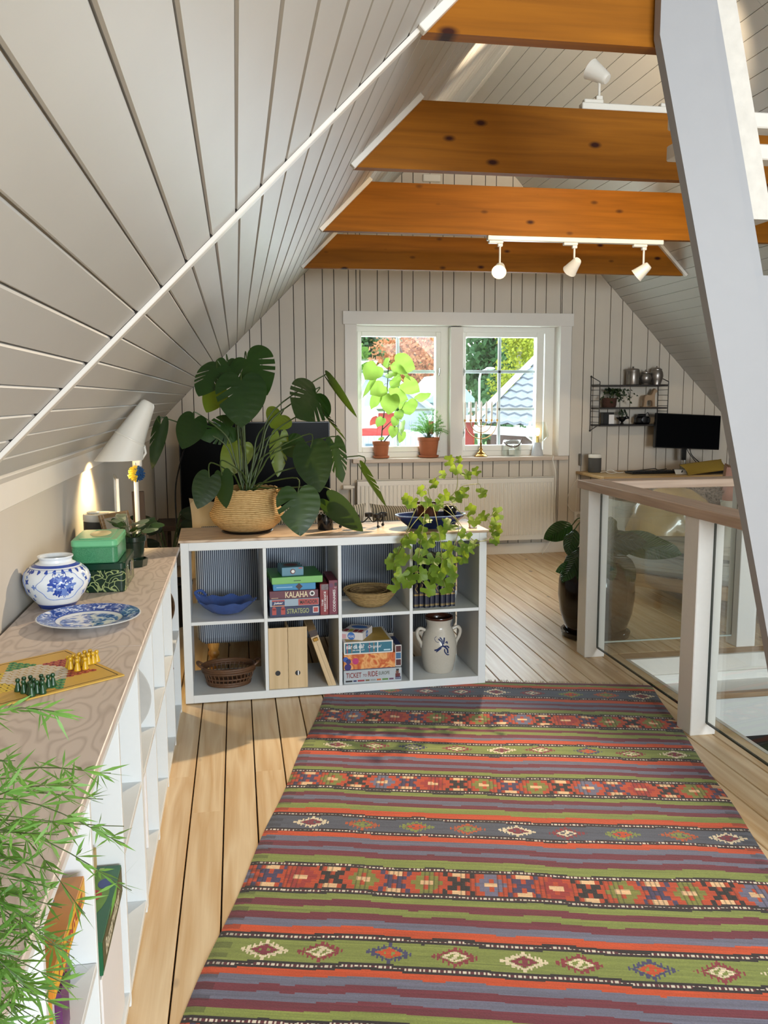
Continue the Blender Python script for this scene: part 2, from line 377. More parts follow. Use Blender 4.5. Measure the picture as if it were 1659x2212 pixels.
# ---------------------------------------------------------------- far gable wall with window opening
WX0, WX1, WZ0, WZ1 = 1.04, 2.885, 0.895, 2.055
gw = MB()
gpoly = lambda a, b, z0, z1: None
YB = Y1 + .016
def gableboard(x0, x1, z0, z1f): pass
back = MB()
def wallpoly(mb, y0, y1, pts): 
    n = len(pts); vs = [(x, y0, z) for x, z in pts] + [(x, y1, z) for x, z in pts]
    mb.add(vs, [(i, (i+1)%n, n+(i+1)%n, n+i) for i in range(n)] + [tuple(range(n))[::-1], tuple(range(n, 2*n))])
H = lambda x: (1.176 + (x-XL)) if x < RX else (1.17 + (XR-x))
wallpoly(back, YB, YB+.28, [(XL-.1, -.1), (WX0, -.1), (WX0, H(WX0)+.1), (XL-.1, 1.2)])
wallpoly(back, YB, YB+.28, [(WX1, -.1), (XR+.1, -.1), (XR+.1, 1.2), (WX1, H(WX1)+.1)])
wallpoly(back, YB, YB+.28, [(WX0, -.1), (WX1, -.1), (WX1, WZ0-.03), (WX0, WZ0-.03)])
wallpoly(back, YB, YB+.28, [(WX0, WZ1), (WX1, WZ1), (WX1, H(WX1)+.1), (RX, RZ+.1), (WX0, H(WX0)+.1)])
far = struct(back.build('wall_far', GAPD))
pat = [0.155, 0.122, 0.098, 0.150, 0.098, 0.125, 0.100, 0.150, 0.098, 0.118, 0.098, 0.148, 0.116, 0.098]
xs = [XL]; k = 6
while xs[-1] < XR: xs.append(xs[-1] + pat[k % len(pat)]); k += 1
def gplank(x0, x1, z0, zt0, zt1, ridge=False):
    g = 0.0033; c = .003; x0 += g; x1 -= g
    pts = [(x0, z0), (x1, z0), (x1, zt1)] + ([(RX, RZ)] if ridge else []) + [(x0, zt0)]
    m = MB(); wallpoly(m, Y1, YB+.002, pts); m.build('plank', GABLEP, far)
for a, b in zip(xs[:-1], xs[1:]):
    b = min(b, XR)
    if b - a < .02: continue
    rid = a < RX < b
    za, zb = H(a), H(b)
    if b < WX0+.003 or a > WX1-.003: gplank(a, b, .095, za, zb, rid)
    elif a >= WX0-.05 and b <= WX1+.05 or (b > WX0 and a < WX1):
        if a < WX0 - .001: gplank(a, WX0, .095, za, H(WX0)); a = WX0; za = H(a)
        if b > WX1 + .001: gplank(WX1, b, .095, H(WX1), zb); b = WX1; zb = H(b)
        if b - a > .01:
            gplank(a, b, .095, WZ0-.03, WZ0-.03); gplank(a, b, WZ1, za, zb, rid)
struct(MB().box(XL, Y1-.016, 0, XR, Y1+.004, .10, .003).build('baseboard_far', WHITE2))
struct(MB().box(XL-.0, Y0, 0, XL+.014, Y1, .09, .003).build('baseboard_left', WHITE2))
# casing
T = 0.105
struct(MB().box(WX0-T, Y1-.02, WZ0-.0, WX0, Y1+.002, WZ1+.001, .002).build('trim_8', WHITE2))
struct(MB().box(WX1, Y1-.02, WZ0-.0, WX1+T, Y1+.002, WZ1+.001, .002).build('trim_9', WHITE2))
struct(MB().box(WX0-T-.015, Y1-.024, WZ1, WX1+T+.015, Y1+.002, WZ1+.112, .002).build('trim_10', WHITE2))
SILLM = wood('limed_sill', '#cfc0b0', '#b09c8a', 0, 1.5, 0.4)
struct(MB().box(WX0-.05, Y1-.07, WZ0-.035, WX1+.08, Y1+.0, WZ0, .004).box(WX0, Y1-.01, WZ0-.03, WX1, Y1+.2, WZ0, .001).build('trim_11', SILLM))
# reveals
DP = 0.285
rv = MB().box(WX0-.01, Y1, WZ0, WX0+.002, Y1+DP, WZ1).box(WX1-.002, Y1, WZ0, WX1+.01, Y1+DP, WZ1).box(WX0, Y1, WZ1-.002, WX1, Y1+DP, WZ1+.01)
struct(rv.build('trim_12', WHITE2))
# window_1: fixed frame, mullion, two sashes with panes, bars, catches
FRAMEP = plain('window_frame_paint', '#e4e3dc', 0.35, vary=0.02)
win = struct(MB().box(WX0, 7.63, WZ0, WX0+.03, 7.76, WZ1).box(WX1-.09, 7.63, WZ0, WX1, 7.76, WZ1).box(WX0+.001, 7.6305, WZ0+.0005, WX1-.001, 7.7595, WZ0+.05).box(WX0+.001, 7.6305, WZ1-.055, WX1-.001, 7.7595, WZ1-.0005).box(1.81, 7.629, WZ0+.001, 2.015, 7.759, WZ1-.001).build('window_1', FRAMEP))
MB().box(1.885, 7.53, WZ0, 2.0, 7.64, WZ1-.01, .003).build('mullion', WHITE2, win)
BARS = plain('glazing_bar', '#c3d3d8', 0.4)
for (a, b, gx0, gx1) in ((1.062, 1.816, 1.10, 1.77), (2.012, 2.780, 2.047, 2.712)):
    z0, z1, gz0, gz1 = .943, 2.008, .994, 1.964
    s = MB().box(a, 7.618, z0, gx0, 7.70, z1, .004).box(gx1, 7.618, z0, b, 7.70, z1, .004).box(gx0, 7.618, z0, gx1, 7.70, gz0, .004).box(gx0, 7.618, gz1, gx1, 7.70, z1, .004)
    sash = s.build('sash', FRAMEP, win)
    MB().box(gx0, 7.668, gz0, gx1, 7.672, gz1).build('pane', WGLASS, sash)
    xc = (gx0+gx1)/2
    MB().box(xc-.014, 7.674, gz0, xc+.014, 7.692, gz1, .003).box(gx0, 7.674, 1.645, gx1, 7.692, 1.673, .003).box(gx0, 7.674, 1.305, gx1, 7.692, 1.333, .003).build('glazing_bar', BARS, sash)
CHROME = plain('chrome', '#c9c9c6', 0.18, 1.0, vary=0.02)
for xx, zz in ((1.80, 1.67), (1.80, 1.12), (2.03, 1.67), (2.03, 1.12)):
    MB().box(xx-.008, 7.595, zz-.02, xx+.008, 7.62, zz+.02, .003).tube([(xx, 7.60, zz+.012), (xx, 7.585, zz-.01), (xx-.01, 7.58, zz-.05)], .005, 8).build('catch', CHROME, win)
# wall behind the camera with an assumed window opening
nw = MB()
wallpoly(nw, Y0-.2, Y0, [(XL-.1, -.1), (.8, -.1), (.8, H(.8)+.1), (XL-.1, 1.2)])
wallpoly(nw, Y0-.2, Y0, [(3.2, -.1), (XR+.1, -.1), (XR+.1, 1.2), (3.2, H(3.2)+.1)])
wallpoly(nw, Y0-.2, Y0, [(.8, -.1), (3.2, -.1), (3.2, .75), (.8, .75)])
wallpoly(nw, Y0-.2, Y0, [(.8, 2.3), (3.2, 2.3), (3.2, H(3.2)+.1), (RX, RZ+.1), (.8, H(.8)+.1)])
struct(nw.build('wall_near', WHITE))
# ---------------------------------------------------------------- collar beams
def beam(y, label, x1=None, zb=2.345, t=0.269):
    zt = zb + t
    xa, xb = zb - 1.876 + .025, zt - 1.876 + .025
    b2, b1 = 5.77 - zb - .022, 5.77 - zt - .022
    if x1: b1 = b2 = x1
    m = MB(); pts = [(xa, zb), (b2, zb), (b1, zt), (xb, zt)]
    n = 4; vs = [(x, y, z) for x, z in pts] + [(x, y+.048, z) for x, z in pts]
    m.add(vs, [(i, (i+1)%n, n+(i+1)%n, n+i) for i in range(n)] + [tuple(range(n))[::-1], tuple(range(n, 2*n))])
    o = tag(m.build('ceiling_beam', BEAMM), label, 'beam', 'collar beams under the roof')
    k = MB()
    d = Vector((S2,0,S2)); nn = Vector((S2,0,-S2)); M = basis(d, Vector((0,1,0)), nn, Vector((xa, y, zb)))
    k.box(-.01, -.030, -.0177, t/S2+.01, .0, .006, .002, M=M)
    if not x1:
        M2 = basis(Vector((-S2,0,S2)), Vector((0,1,0)), Vector((-S2,0,-S2)), Vector((b2, y, zb)))
        k.box(-.01, -.030, -.0155, t/S2+.01, .0, .006, .002, M=M2)
    k.build('cover_strip', WHITE2, o)
beam(2.272, 'nearest knotty pine beam, cut by the top of the photo beside the leaning white strut', x1=1.20)
beam(3.575, 'second pine beam from the camera, with the upturned white spot standing on it')
beam(4.905, 'third pine beam from the camera, brightly lit, with a white spot track under it')
beam(6.285, 'farthest pine beam, right before the plank gable wall', t=.236)
# ---------------------------------------------------------------- leaning strut by the stairwell
m = MB()
def slab(mb, xa, za, xb, zb, w, y0, y1):
    vs = []
    for y in (y0, y1): vs += [(xa, y, za), (xa+w, y, za), (xb+w, y, zb), (xb, y, zb)]
    mb.add(vs, [(3,2,1,0),(4,5,6,7),(0,1,5,4),(1,2,6,5),(2,3,7,6),(3,0,4,7)])
sx = lambda z: 1.6977 - .2477*z
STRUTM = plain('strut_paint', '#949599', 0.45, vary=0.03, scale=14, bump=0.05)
strut = thing('roof_strut', 'leaning white painted timber strut rising past the right edge of the pine beams', 'strut')
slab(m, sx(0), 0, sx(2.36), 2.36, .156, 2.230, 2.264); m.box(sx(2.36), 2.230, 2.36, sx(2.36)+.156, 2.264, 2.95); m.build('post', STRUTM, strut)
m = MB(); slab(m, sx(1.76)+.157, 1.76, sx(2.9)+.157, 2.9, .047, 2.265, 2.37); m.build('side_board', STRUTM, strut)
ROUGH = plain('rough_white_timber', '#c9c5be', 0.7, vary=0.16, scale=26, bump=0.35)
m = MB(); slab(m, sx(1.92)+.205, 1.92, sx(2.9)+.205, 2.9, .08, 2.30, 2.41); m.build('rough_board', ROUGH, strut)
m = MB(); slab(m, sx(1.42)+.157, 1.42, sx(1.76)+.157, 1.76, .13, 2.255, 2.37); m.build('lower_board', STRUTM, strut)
m = MB().box(1.45, 2.75, 2.31, 2.3, 2.83, 2.36, .004); tag(m.build('roof_batten', WHITE2), 'upper short white batten behind the strut in the top right corner', 'batten')
m = MB().box(1.45, 2.75, 2.21, 2.3, 2.83, 2.26, .004); tag(m.build('roof_batten', WHITE2), 'lower short white batten behind the strut in the top right corner', 'batten')
# ---------------------------------------------------------------- stair railing
railing = thing('stair_railing', 'white post railing with oak handrail and glass panels round the stairwell', 'railing')
POSTM = plain('railing_paint', '#e6e4e0', 0.4, vary=0.03)
def post(x, y, side):
    m = MB().box(x, y, 0.0, x+.115, y+.115, .93, .003)
    return m.build('post', POSTM, railing)
post(1.858, 4.355, 0); post(1.858, 3.225, 0); post(2.79, 4.385, 0)
MB().box(1.845, 2.52, .93, 1.985, 4.49, .975, .004).build('handrail', RAILM, railing)
MB().box(1.985, 4.36, .93, 2.95, 4.50, .975, .004).build('handrail', RAILX, railing)
GE = plain('glass_edge', '#1b2a26', 0.2); GEL = plain('pale_glass_edge', '#a9b5ae', 0.2)
def panel(x0, y0, x1, y1):
    gl = MB().box(x0, y0, .06, x1, y1, .93).build('glass_panel', GLASS, railing)
    if x1-x0 < .05: e = MB().box(x0, y0, .052, x1, y1, .06).box(x0-.001, y0-.004, .055, x1+.001, y0, .93).box(x0-.001, y1, .055, x1+.001, y1+.004, .93)
    else: e = MB().box(x0, y0, .052, x1, y1, .06)
    e.build('edge', GE if x1-x0 < .05 else GEL, gl)
panel(1.926, 3.342, 1.934, 4.352); panel(1.926, 2.56, 1.934, 3.222); panel(1.975, 4.44, 2.788, 4.448)
# dark slot in the visible faces of the posts
for bx in ((1.9275, 3.2235, .06, 1.9325, 3.2252, .93), (1.9275, 4.3535, .06, 1.9325, 4.3552, .93), (2.7885, 4.442, .06, 2.7902, 4.446, .93)): MB().box(*bx).build('glazing_slot', GAPD, railing)
# ================================================================= furniture
LAQ = plain('white_lacquer', '#d6d9d9', 0.35, vary=0.02)
LAQIN = plain('white_lacquer_inside', '#d6d6d3', 0.45, vary=0.02)
def plywood(name, c1, c2, axis=1, dist=9.0, sc=2.2):
    m, nt, p = _new(name)
    tc = N(nt, 'ShaderNodeTexCoord'); mp = N(nt, 'ShaderNodeMapping'); s = [sc*1.9]*3; s[axis] = sc*.55; mp.inputs['Scale'].default_value = s
    nt.links.new(tc.outputs['Object'], mp.inputs[0])
    nz = N(nt, 'ShaderNodeTexNoise', i_Scale=1.1, i_Detail=2.5, i_Roughness=.5); nt.links.new(mp.outputs[0], nz.inputs['Vector'])
    mu = N(nt, 'ShaderNodeMath', operation='MULTIPLY', i_1=dist); nt.links.new(nz.outputs['Fac'], mu.inputs[0])
    pg = N(nt, 'ShaderNodeMath', operation='PINGPONG', i_1=.5); nt.links.new(mu.outputs[0], pg.inputs[0])
    mr = N(nt, 'ShaderNodeMapRange', i_1=0.22, i_2=0.5); nt.links.new(pg.outputs[0], mr.inputs[0])
    mx = N(nt, 'ShaderNodeMix', data_type='RGBA'); mx.inputs['A'].default_value = srgb(c1); mx.inputs['B'].default_value = srgb(c2); nt.links.new(mr.outputs[0], mx.inputs['Factor'])
    nt.links.new(mx.outputs['Result'], p.inputs['Base Color']); p.inputs['Roughness'].default_value = .45; return m
PLY = plywood('limed_plywood', '#c9bcb3', '#b3a59c', 1, 17.0, 3.3)
PLYX = plywood('limed_plywood_cross', '#c3ac92', '#a58b72', 0, 15.0, 2.4)
# ----------------------------------------------------------------- long low bookcase along the knee wall
def sidecase(ya, label, noshelf=()):
    n = 4; md = .3925; L = n*md
    t = thing('low_bookcase', label, 'bookcase', (0, ya, 0), group='low bookcases along the knee wall')
    xf, xb = -.282, -.672
    for i in range(n+1):
        w = .016 if 0 < i < n else .018; y = i*md - w/2 if 0 < i < n else (0 if i == 0 else L-.018)
        MB().box(xb, y, .0, xf, y+w, .70, .0015).build('side_panel' if i in (0, n) else 'divider', LAQ, t)
    MB().box(xb, 0, .70, xf, L, .737, .0015).build('top_panel', LAQ, t)
    MB().box(xb, .018, .02, xf-.001, L-.018, .038, .0015).build('bottom_panel', LAQ, t)
    MB().box(xb, .018, 0, xf-.012, L-.018, .02).build('plinth', LAQ, t)
    for i in range(n):
        if i in noshelf: continue
        MB().box(xb, i*md+.009+.0005, .370, xf-.001, (i+1)*md-.009-.0005, .387, .0012).build('shelf', LAQ, t)
    MB().box(xb-.008, 0, 0, xb, L, .737).build('back_panel', LAQIN, t)
    return t
sidecase(2.345, 'white low bookcase under the far plywood worktop with the blue and white vase')
sidecase(0.772, 'white low bookcase under the near plywood worktop with the star game board', (2,))
m = MB().box(XL+.014, 2.378, .737, -.272, 3.985, .755, .002); tag(m.build('worktop', PLY), 'far limed plywood worktop carrying the vase, plate and green tins', 'worktop', 'plywood worktops on the low bookcases')
m = MB().box(XL+.014, 0.77, .737, -.272, 2.3765, .755, .002); tag(m.build('worktop', PLY), 'near limed plywood worktop carrying the star game board', 'worktop', 'plywood worktops on the low bookcases')
# ----------------------------------------------------------------- cube shelf unit
KO = Vector((-.2705, 3.9914, .0055)); KR = .02703
kal = thing('cube_shelf', 'white two-by-four cube shelf unit standing across the room on the rug edge', 'shelf unit', KO, KR)
KW, KH, KD = 1.467, .765, .39
for a in (0, KW-.038): MB().box(a, 0, 0, a+.038, KD, KH, .0015).build('side_panel', LAQ, kal)
MB().box(.038, 0, .727, KW-.038, KD, KH, .0015).build('top_panel', LAQ, kal)
MB().box(.038, 0, 0, KW-.038, KD, .038, .0015).build('bottom_panel', LAQ, kal)
KX = [(.038, .3745), (.3905, .7285), (.7445, 1.0785), (1.0945, 1.429)]
for a in (.3745, .7285, 1.0785): MB().box(a, .001, .038, a+.016, KD, .727, .001).build('divider', LAQ, kal)
for a, b in KX: MB().box(a+.0003, .001, .374, b-.0003, KD, .390, .001).build('shelf', LAQ, kal)
MB().box(-.008, -.004, KH, KW+.012, KD+.01, KH+.012, .002).build('plywood_top', PLYX, kal)
KM = Matrix.Translation(KO) @ Matrix.Rotation(KR, 4, 'Z')
def kp(u, w_, z): return KM @ Vector((u, w_, z - .0055))
KTOP = KO.z + KH + .012
# ----------------------------------------------------------------- rug: colour belongs to each woven cell
def make_rug():
    dv = np.array([.25, .96825]); nv = np.array([.96825, -.25])
    u0_, u1_, v0_, v1_ = -.625, .975, 1.30, 4.232
    du = .0047; nu = int((u1_-u0_)/du); nvv = int((v1_-v0_)/du)
    uu = u0_ + (np.arange(nu)+.5)*du; vv = v0_ + (np.arange(nvv)+.5)*du
    U, V = np.meshgrid(uu, vv, indexing='ij')
    wob = .006*np.sin(U*5.1+1.0+V*2.1) + .004*np.sin(U*11.3+V*3.7) + .003*np.sin(U*23+V*5.0)
    Vw = V + wob*.8
    P = dict(o='#c2491c', g='#7d8a42', b='#6c2737', s='#67697f', S='#4f5464', k='#1f171b')
    seq = [('b', 4.232, 4.200), ('g', 4.200, 4.174), ('o', 4.174, 4.142), ('D', 4.142, 4.114), ('S', 4.114, 4.018), ('D', 4.018, 3.989), ('o', 3.989, 3.954), ('s', 3.954, 3.924), ('b', 3.924, 3.898), ('s', 3.898, 3.865), ('b', 3.865, 3.838), ('g', 3.838, 3.800), ('D', 3.800, 3.772), ('G', 3.772, 3.652), ('D', 3.652, 3.621), ('g', 3.621, 3.592), ('b', 3.592, 3.566), ('g', 3.566, 3.533), ('b', 3.533, 3.499), ('s', 3.499, 3.476), ('o', 3.476, 3.443), ('D', 3.443, 3.417), ('L', 3.417, 3.337), ('D', 3.337, 3.308), ('o', 3.308, 3.273), ('s', 3.273, 3.244), ('b', 3.244, 3.213), ('s', 3.213, 3.186), ('b', 3.186, 3.156), ('g', 3.156, 3.127), ('D', 3.127, 3.101), ('G', 3.101, 2.993), ('D', 2.993, 2.963), ('g', 2.963, 2.937), ('b', 2.937, 2.909), ('s', 2.909, 2.879), ('b', 2.879, 2.852), ('g', 2.852, 2.815), ('o', 2.815, 2.782), ('D', 2.782, 2.756), ('S', 2.756, 2.672), ('D', 2.672, 2.650), ('o', 2.650, 2.621), ('s', 2.621, 2.590), ('b', 2.590, 2.559), ('s', 2.559, 2.537), ('b', 2.537, 2.505), ('g', 2.505, 2.462), ('D', 2.462, 2.439), ('G', 2.439, 2.326), ('D', 2.326, 2.297), ('g', 2.297, 2.268), ('b', 2.268, 2.237), ('g', 2.237, 2.208), ('b', 2.208, 2.176), ('s', 2.176, 2.145), ('o', 2.145, 2.114), ('D', 2.114, 2.086), ('L', 2.086, 1.997), ('D', 1.997, 1.970), ('o', 1.970, 1.944), ('s', 1.944, 1.912), ('b', 1.912, 1.884), ('s', 1.884, 1.854), ('b', 1.854, 1.823), ('g', 1.823, 1.795), ('D', 1.795, 1.77), ('G', 1.77, 1.66), ('D', 1.66, 1.63), ('g', 1.63, 1.60), ('b', 1.60, 1.56), ('s', 1.56, 1.52), ('o', 1.52, 1.49), ('D', 1.49, 1.46), ('S', 1.46, 1.38), ('D', 1.38, 1.35), ('o', 1.35, 1.29)]
    lin = lambda h: np.array(srgb(h)[:3])
    C = np.zeros((nu, nvv, 3)); Hh = np.zeros((nu, nvv))
    rr = np.random.default_rng(3)
    line = rr.normal(0, 1, (1, nvv)); streak = rr.normal(0, 1, (nu, nvv))
    ks = np.ones(40)/40
    streak = np.apply_along_axis(lambda a: np.convolve(a, ks, 'same'), 0, streak)*5
    def diamonds(base, us, types, vc, hh, mask):
        for uc, tp in zip(us, types):
            x = (U-uc); y = (Vw-vc)
            a, bq = .064, hh*.5-.004
            if tp == 'w': oc, icl, mid = '#ddd0b4', '#7c2c3c', None
            elif tp == 'r': oc, icl, mid = '#86303a', base, '#ddd0b4'
            elif tp == 'n': oc, icl, mid = '#3f3f66', '#c2491c', None
            elif tp == 'N': oc, icl, mid = '#35395a', base, '#ddd0b4'
            elif tp == 'e': oc, icl, mid = '#7d8a42', '#c2491c', None
            else: oc, icl, mid = '#b3542a', '#7d8a42', None
            d = np.abs(x)/a + np.abs(y)/bq
            teeth = (np.floor((np.abs(x)*1.0+.001)/.0067).astype(int) % 2 == 0)
            out = (d < 1.06) & (d >= .62) & ((d < .82) | teeth)
            C[out & mask] = lin(oc)
            inn = (d < .56)
            if mid:
                C[inn & mask] = lin(mid); C[(d < .38) & mask] = lin(base if base else '#4f5464'); C[(d < .38) & (np.abs(x-y*.6) < .006) & mask] = lin(mid)
            else:
                C[inn & mask] = lin(icl); C[(d < .3) & (np.abs(np.abs(x)-.011) < .004) & mask] = lin(base)
    for ty, va, vb in seq:
        mk = (Vw <= va) & (Vw > vb); vc = (va+vb)/2; hh = va-vb
        if ty in 'ogbsS':
            C[mk] = lin(P[ty])
            if ty == 'S': diamonds('#4f5464', *[([-.48, -.306, -.126, .044, .207, .368, .551, .737, .888], 'wdedwredw') if vc < 3 else ([-.5, -.32, -.14, .03, .199, .372, .558, .728, .893], 'wdrrwredw')][0], vc, hh, mk)
        elif ty == 'D':
            C[mk] = lin(P['k'])
            dot = mk & (np.abs(Vw-vc) < .0036) & (np.floor(U/.0062).astype(int) % 2 == 0); C[dot] = lin('#d8cfc0')
            d2 = mk & (np.abs(Vw-vc) < .0036) & (np.floor(U/.0062).astype(int) % 2 == 1); C[d2] = lin('#5a2330')
        elif ty == 'L':
            C[mk] = lin(P['g'])
            us = ([-.489, -.344, -.165, .004, .179, .319, .495, .666, .83], 'wrnrwrnrw') if vc < 3 else ([-.483, -.329, -.17, .009, .189, .347, .539, .709, .882], 'wrNrwrnrw')
            diamonds(P['g'], us[0], us[1], vc, hh, mk)
        elif ty == 'G':
            cw = .0135; base = lin('#b5431d'); C[mk] = base
            row = np.clip(np.floor((va-Vw)/hh*5), 0, 4).astype(int)
            q = (U + .60)/cw; mot = np.floor(q/7).astype(int); c = np.floor(q - mot*7).astype(int) - 3; ac = np.abs(c)
            dk = ['#221a1c', '#43395c']; dm = ['#9b2c26', '#7d7f36', '#7d7f36', '#6b6a86']
            for k in range(int(mot.min()), int(mot.max())+1):
                s_ = mk & (mot == k)
                r2 = np.abs(row-2)
                if k % 2 == 0:
                    col = lin(dk[(k//2 + int(vc*3)) % 2])
                    C[s_ & (((r2 == 2) & (ac == 3)) | ((r2 == 1) & (ac == 2)) | ((r2 <= 1) & (ac == 1)) | ((r2 == 0) & (ac == 0)))] = col
                    C[s_ & (r2 == 2) & (ac <= 1)] = lin('#e2bd92')
                else:
                    col = lin(dm[(k//2 + int(vc*2)) % 4])
                    C[s_ & (((r2 == 2) & (ac <= 1)) | ((r2 == 1) & ((ac == 2) | (ac == 1))) | ((r2 == 0) & (ac >= 2)))] = col
                    C[s_ & (r2 == 0) & (ac <= 1)] = lin('#e2bd92')
            sl = mk & ((q - np.floor(q)) < .16); C[sl] *= .55
    C *= (1 + .09*streak[..., None] + .05*line[..., None])
    ed = ((U < u0_+.045) | (U > u1_-.05)); nar = (np.floor(V/.02).astype(int) % 2 == 0)
    C[ed & nar] *= .6
    C = np.clip(C, 0.003, 1)
    gu = u0_ + np.arange(nu+1)*du; gv = v0_ + np.arange(nvv+1)*du
    GU, GV = np.meshgrid(gu, gv, indexing='ij')
    edge = 1 - np.clip(np.minimum(GU-u0_, u1_-GU)/.02, 0, 1)
    Z = .005 + .0012*np.sin(GU*9+GV*4)*np.sin(GV*7) + .0006*np.sin(GV*2*PI/.0094) - .003*edge
    Z = np.where(GV > 3.86, np.minimum(Z, .0048), Z)
    X = GU*nv[0] + GV*dv[0] + .004*np.sin(GV*9)*(np.abs(GU) > .5); Y = GU*nv[1] + GV*dv[1]
    co = np.stack([X, Y, Z], -1).reshape(-1, 3)
    ii, jj = np.meshgrid(np.arange(nu), np.arange(nvv), indexing='ij'); a = (ii*(nvv+1)+jj).ravel()
    F = np.stack([a, a+nvv+1, a+nvv+2, a+1], -1)
    me = bpy.data.meshes.new('kilim_rug'); me.vertices.add(len(co)); me.vertices.foreach_set('co', co.ravel())
    me.loops.add(F.size); me.loops.foreach_set('vertex_index', F.ravel()); me.polygons.add(len(F))
    me.polygons.foreach_set('loop_start', np.arange(0, F.size, 4)); me.polygons.foreach_set('loop_total', np.full(len(F), 4))
    me.update(calc_edges=True); me.validate()
    at = me.attributes.new('weave', 'FLOAT_COLOR', 'FACE')
    at.data.foreach_set('color', np.concatenate([C.reshape(-1, 3), np.ones((nu*nvv, 1))], 1).ravel())
    m, nt, p = _new('kilim_wool'); an = N(nt, 'ShaderNodeAttribute', attribute_name='weave')
    tc = N(nt, 'ShaderNodeTexCoord'); nz = N(nt, 'ShaderNodeTexNoise', i_Scale=240.0, i_Detail=2.0); nt.links.new(tc.outputs['Object'], nz.inputs['Vector'])
    mr = N(nt, 'ShaderNodeMapRange', i_3=.72, i_4=1.28); nt.links.new(nz.outputs['Fac'], mr.inputs[0])
    mx = N(nt, 'ShaderNodeVectorMath', operation='SCALE'); nt.links.new(an.outputs['Color'], mx.inputs[0]); nt.links.new(mr.outputs[0], mx.inputs['Scale'])
    nt.links.new(mx.outputs[0], p.inputs['Base Color']); p.inputs['Roughness'].default_value = .9; p.inputs['Sheen Weight'].default_value = .15
    b = N(nt, 'ShaderNodeBump', i_Strength=.35, i_Distance=.003); nt.links.new(nz.outputs['Fac'], b.inputs['Height']); nt.links.new(b.outputs[0], p.inputs['Normal'])
    me.materials.append(m)
    o = tag(link('kilim_rug', me), 'large striped kilim rug in red, green, orange and slate blue', 'rug')
    fr = MB(); r3 = random.Random(4)
    for k in range(150):
        u = u0_ + .02 + k*(u1_-u0_-.04)/150
        if u < .02: continue
        p0 = np.array(nv)*u + dv*4.231; p1 = p0 + dv*r3.uniform(.02, .034) + nv*r3.uniform(-.008, .008)
        fr.tube([(p0[0], p0[1], .004), ((p0[0]+p1[0])/2, (p0[1]+p1[1])/2, .006), (p1[0], p1[1], .0025)], .0017, 4)
    stuff(fr.build('fringe', plain('undyed_wool', '#cfc2ac', .9), o))
make_rug()
# ----------------------------------------------------------------- striped sofa behind the shelf unit
def stripes(name, c1, c2, per=95.0, axis=0, duty=.5, rough=.85):
    m, nt, p = _new(name); tc = N(nt, 'ShaderNodeTexCoord'); sp = N(nt, 'ShaderNodeSeparateXYZ'); nt.links.new(tc.outputs['Object'], sp.inputs[0])
    mu = N(nt, 'ShaderNodeMath', operation='MULTIPLY', i_1=per); nt.links.new(sp.outputs[axis], mu.inputs[0])
    fr = N(nt, 'ShaderNodeMath', operation='FRACT'); nt.links.new(mu.outputs[0], fr.inputs[0])
    gt = N(nt, 'ShaderNodeMath', operation='GREATER_THAN', i_1=duty); nt.links.new(fr.outputs[0], gt.inputs[0])
    mx = N(nt, 'ShaderNodeMix', data_type='RGBA'); mx.inputs['A'].default_value = srgb(c1); mx.inputs['B'].default_value = srgb(c2); nt.links.new(gt.outputs[0], mx.inputs['Factor'])
    nt.links.new(mx.outputs['Result'], p.inputs['Base Color']); p.inputs['Roughness'].default_value = rough; return m
TICK = stripes('ticking_stripe', '#262f43', '#aab2bb', 98.0, 0)
TICK2 = stripes('cream_ticking', '#5a5348', '#d9cdb6', 75.0, 0, .35)
LINEN = plain('beige_linen', '#d8c6a4', .9, vary=.05, scale=300, bump=.1)
LEGW = wood('turned_beech', '#d29c52', '#a8712e', 2, 2.0, .4)
sofa = thing('sofa', 'blue and white ticking striped sofa standing with its back to the cube shelf', 'sofa', (.47, 4.47, 0), .027)
def pillowmesh(w_, h_, t_, n=14, pinch=.82):
    m = MB(); 
    for s in (1, -1):
        P = []
        for i in range(n+1):
            row = []
            for j in range(n+1):
                a = -1+2*i/n; b = -1+2*j/n
                f = max(0, (1-abs(a)**2.6)*(1-abs(b)**2.6))**.5
                k = 1 - .10*(1-abs(a)**2)*abs(b)**3; k2 = 1 - .10*(1-abs(b)**2)*abs(a)**3
                row.append((a*w_/2*k2, b*h_/2*k, s*f*t_/2))
            P.append(row)
        m.grid(P)
    return m
def slabcushion(mb, x0, y0, z0, x1, y1, z1, r=.04, n=5, M=None):
    mb2 = MB().box(x0, y0, z0, x1, y1, z1, r); 
    bm = bmesh.new(); me = mb2.mesh('t'); bm.from_mesh(me); bpy.data.meshes.remove(me)
    bmesh.ops.bevel(bm, geom=bm.edges[:], offset=r*.3, segments=2, affect='EDGES')
    mb.add([v.co.copy() for v in bm.verts], [[v.index for v in f.verts] for f in bm.faces], 0, True, M); bm.free(); return mb
slabcushion(MB(), -.70, 0, .15, .70, .13, .765, .03).build('back', TICK, sofa)
slabcushion(MB(), -.70, .13, .15, .70, .92, .42, .03).build('seat', TICK, sofa)
lp = [(.0, 0), (.018, 0), (.022, .01), (.026, .04), (.019, .06), (.030, .075), (.030, .09), (.024, .10), (.030, .12), (.032, .15), (0, .15)]
for lx, ly in ((-.62, .09), (.62, .09), (-.62, .84), (.62, .84)): MB().lathe(lp, 20, c=(lx, ly, 0)).build('leg', LEGW, sofa)
for i, (x_, w_) in enumerate(((-.02, .52), (.46, .40))):
    o = pillowmesh(w_, .42, .18).build('back_cushion', TICK2, None, (.47+x_-.0, 4.745, .63), (PI/2-.18, 0, .03+.04*i)); o.name = 'striped_cushion'
    tag(o, ('cream striped cushion in the middle of the sofa, behind the black jar', 'cream striped cushion at the sofa end nearer the window side')[i], 'cushion')
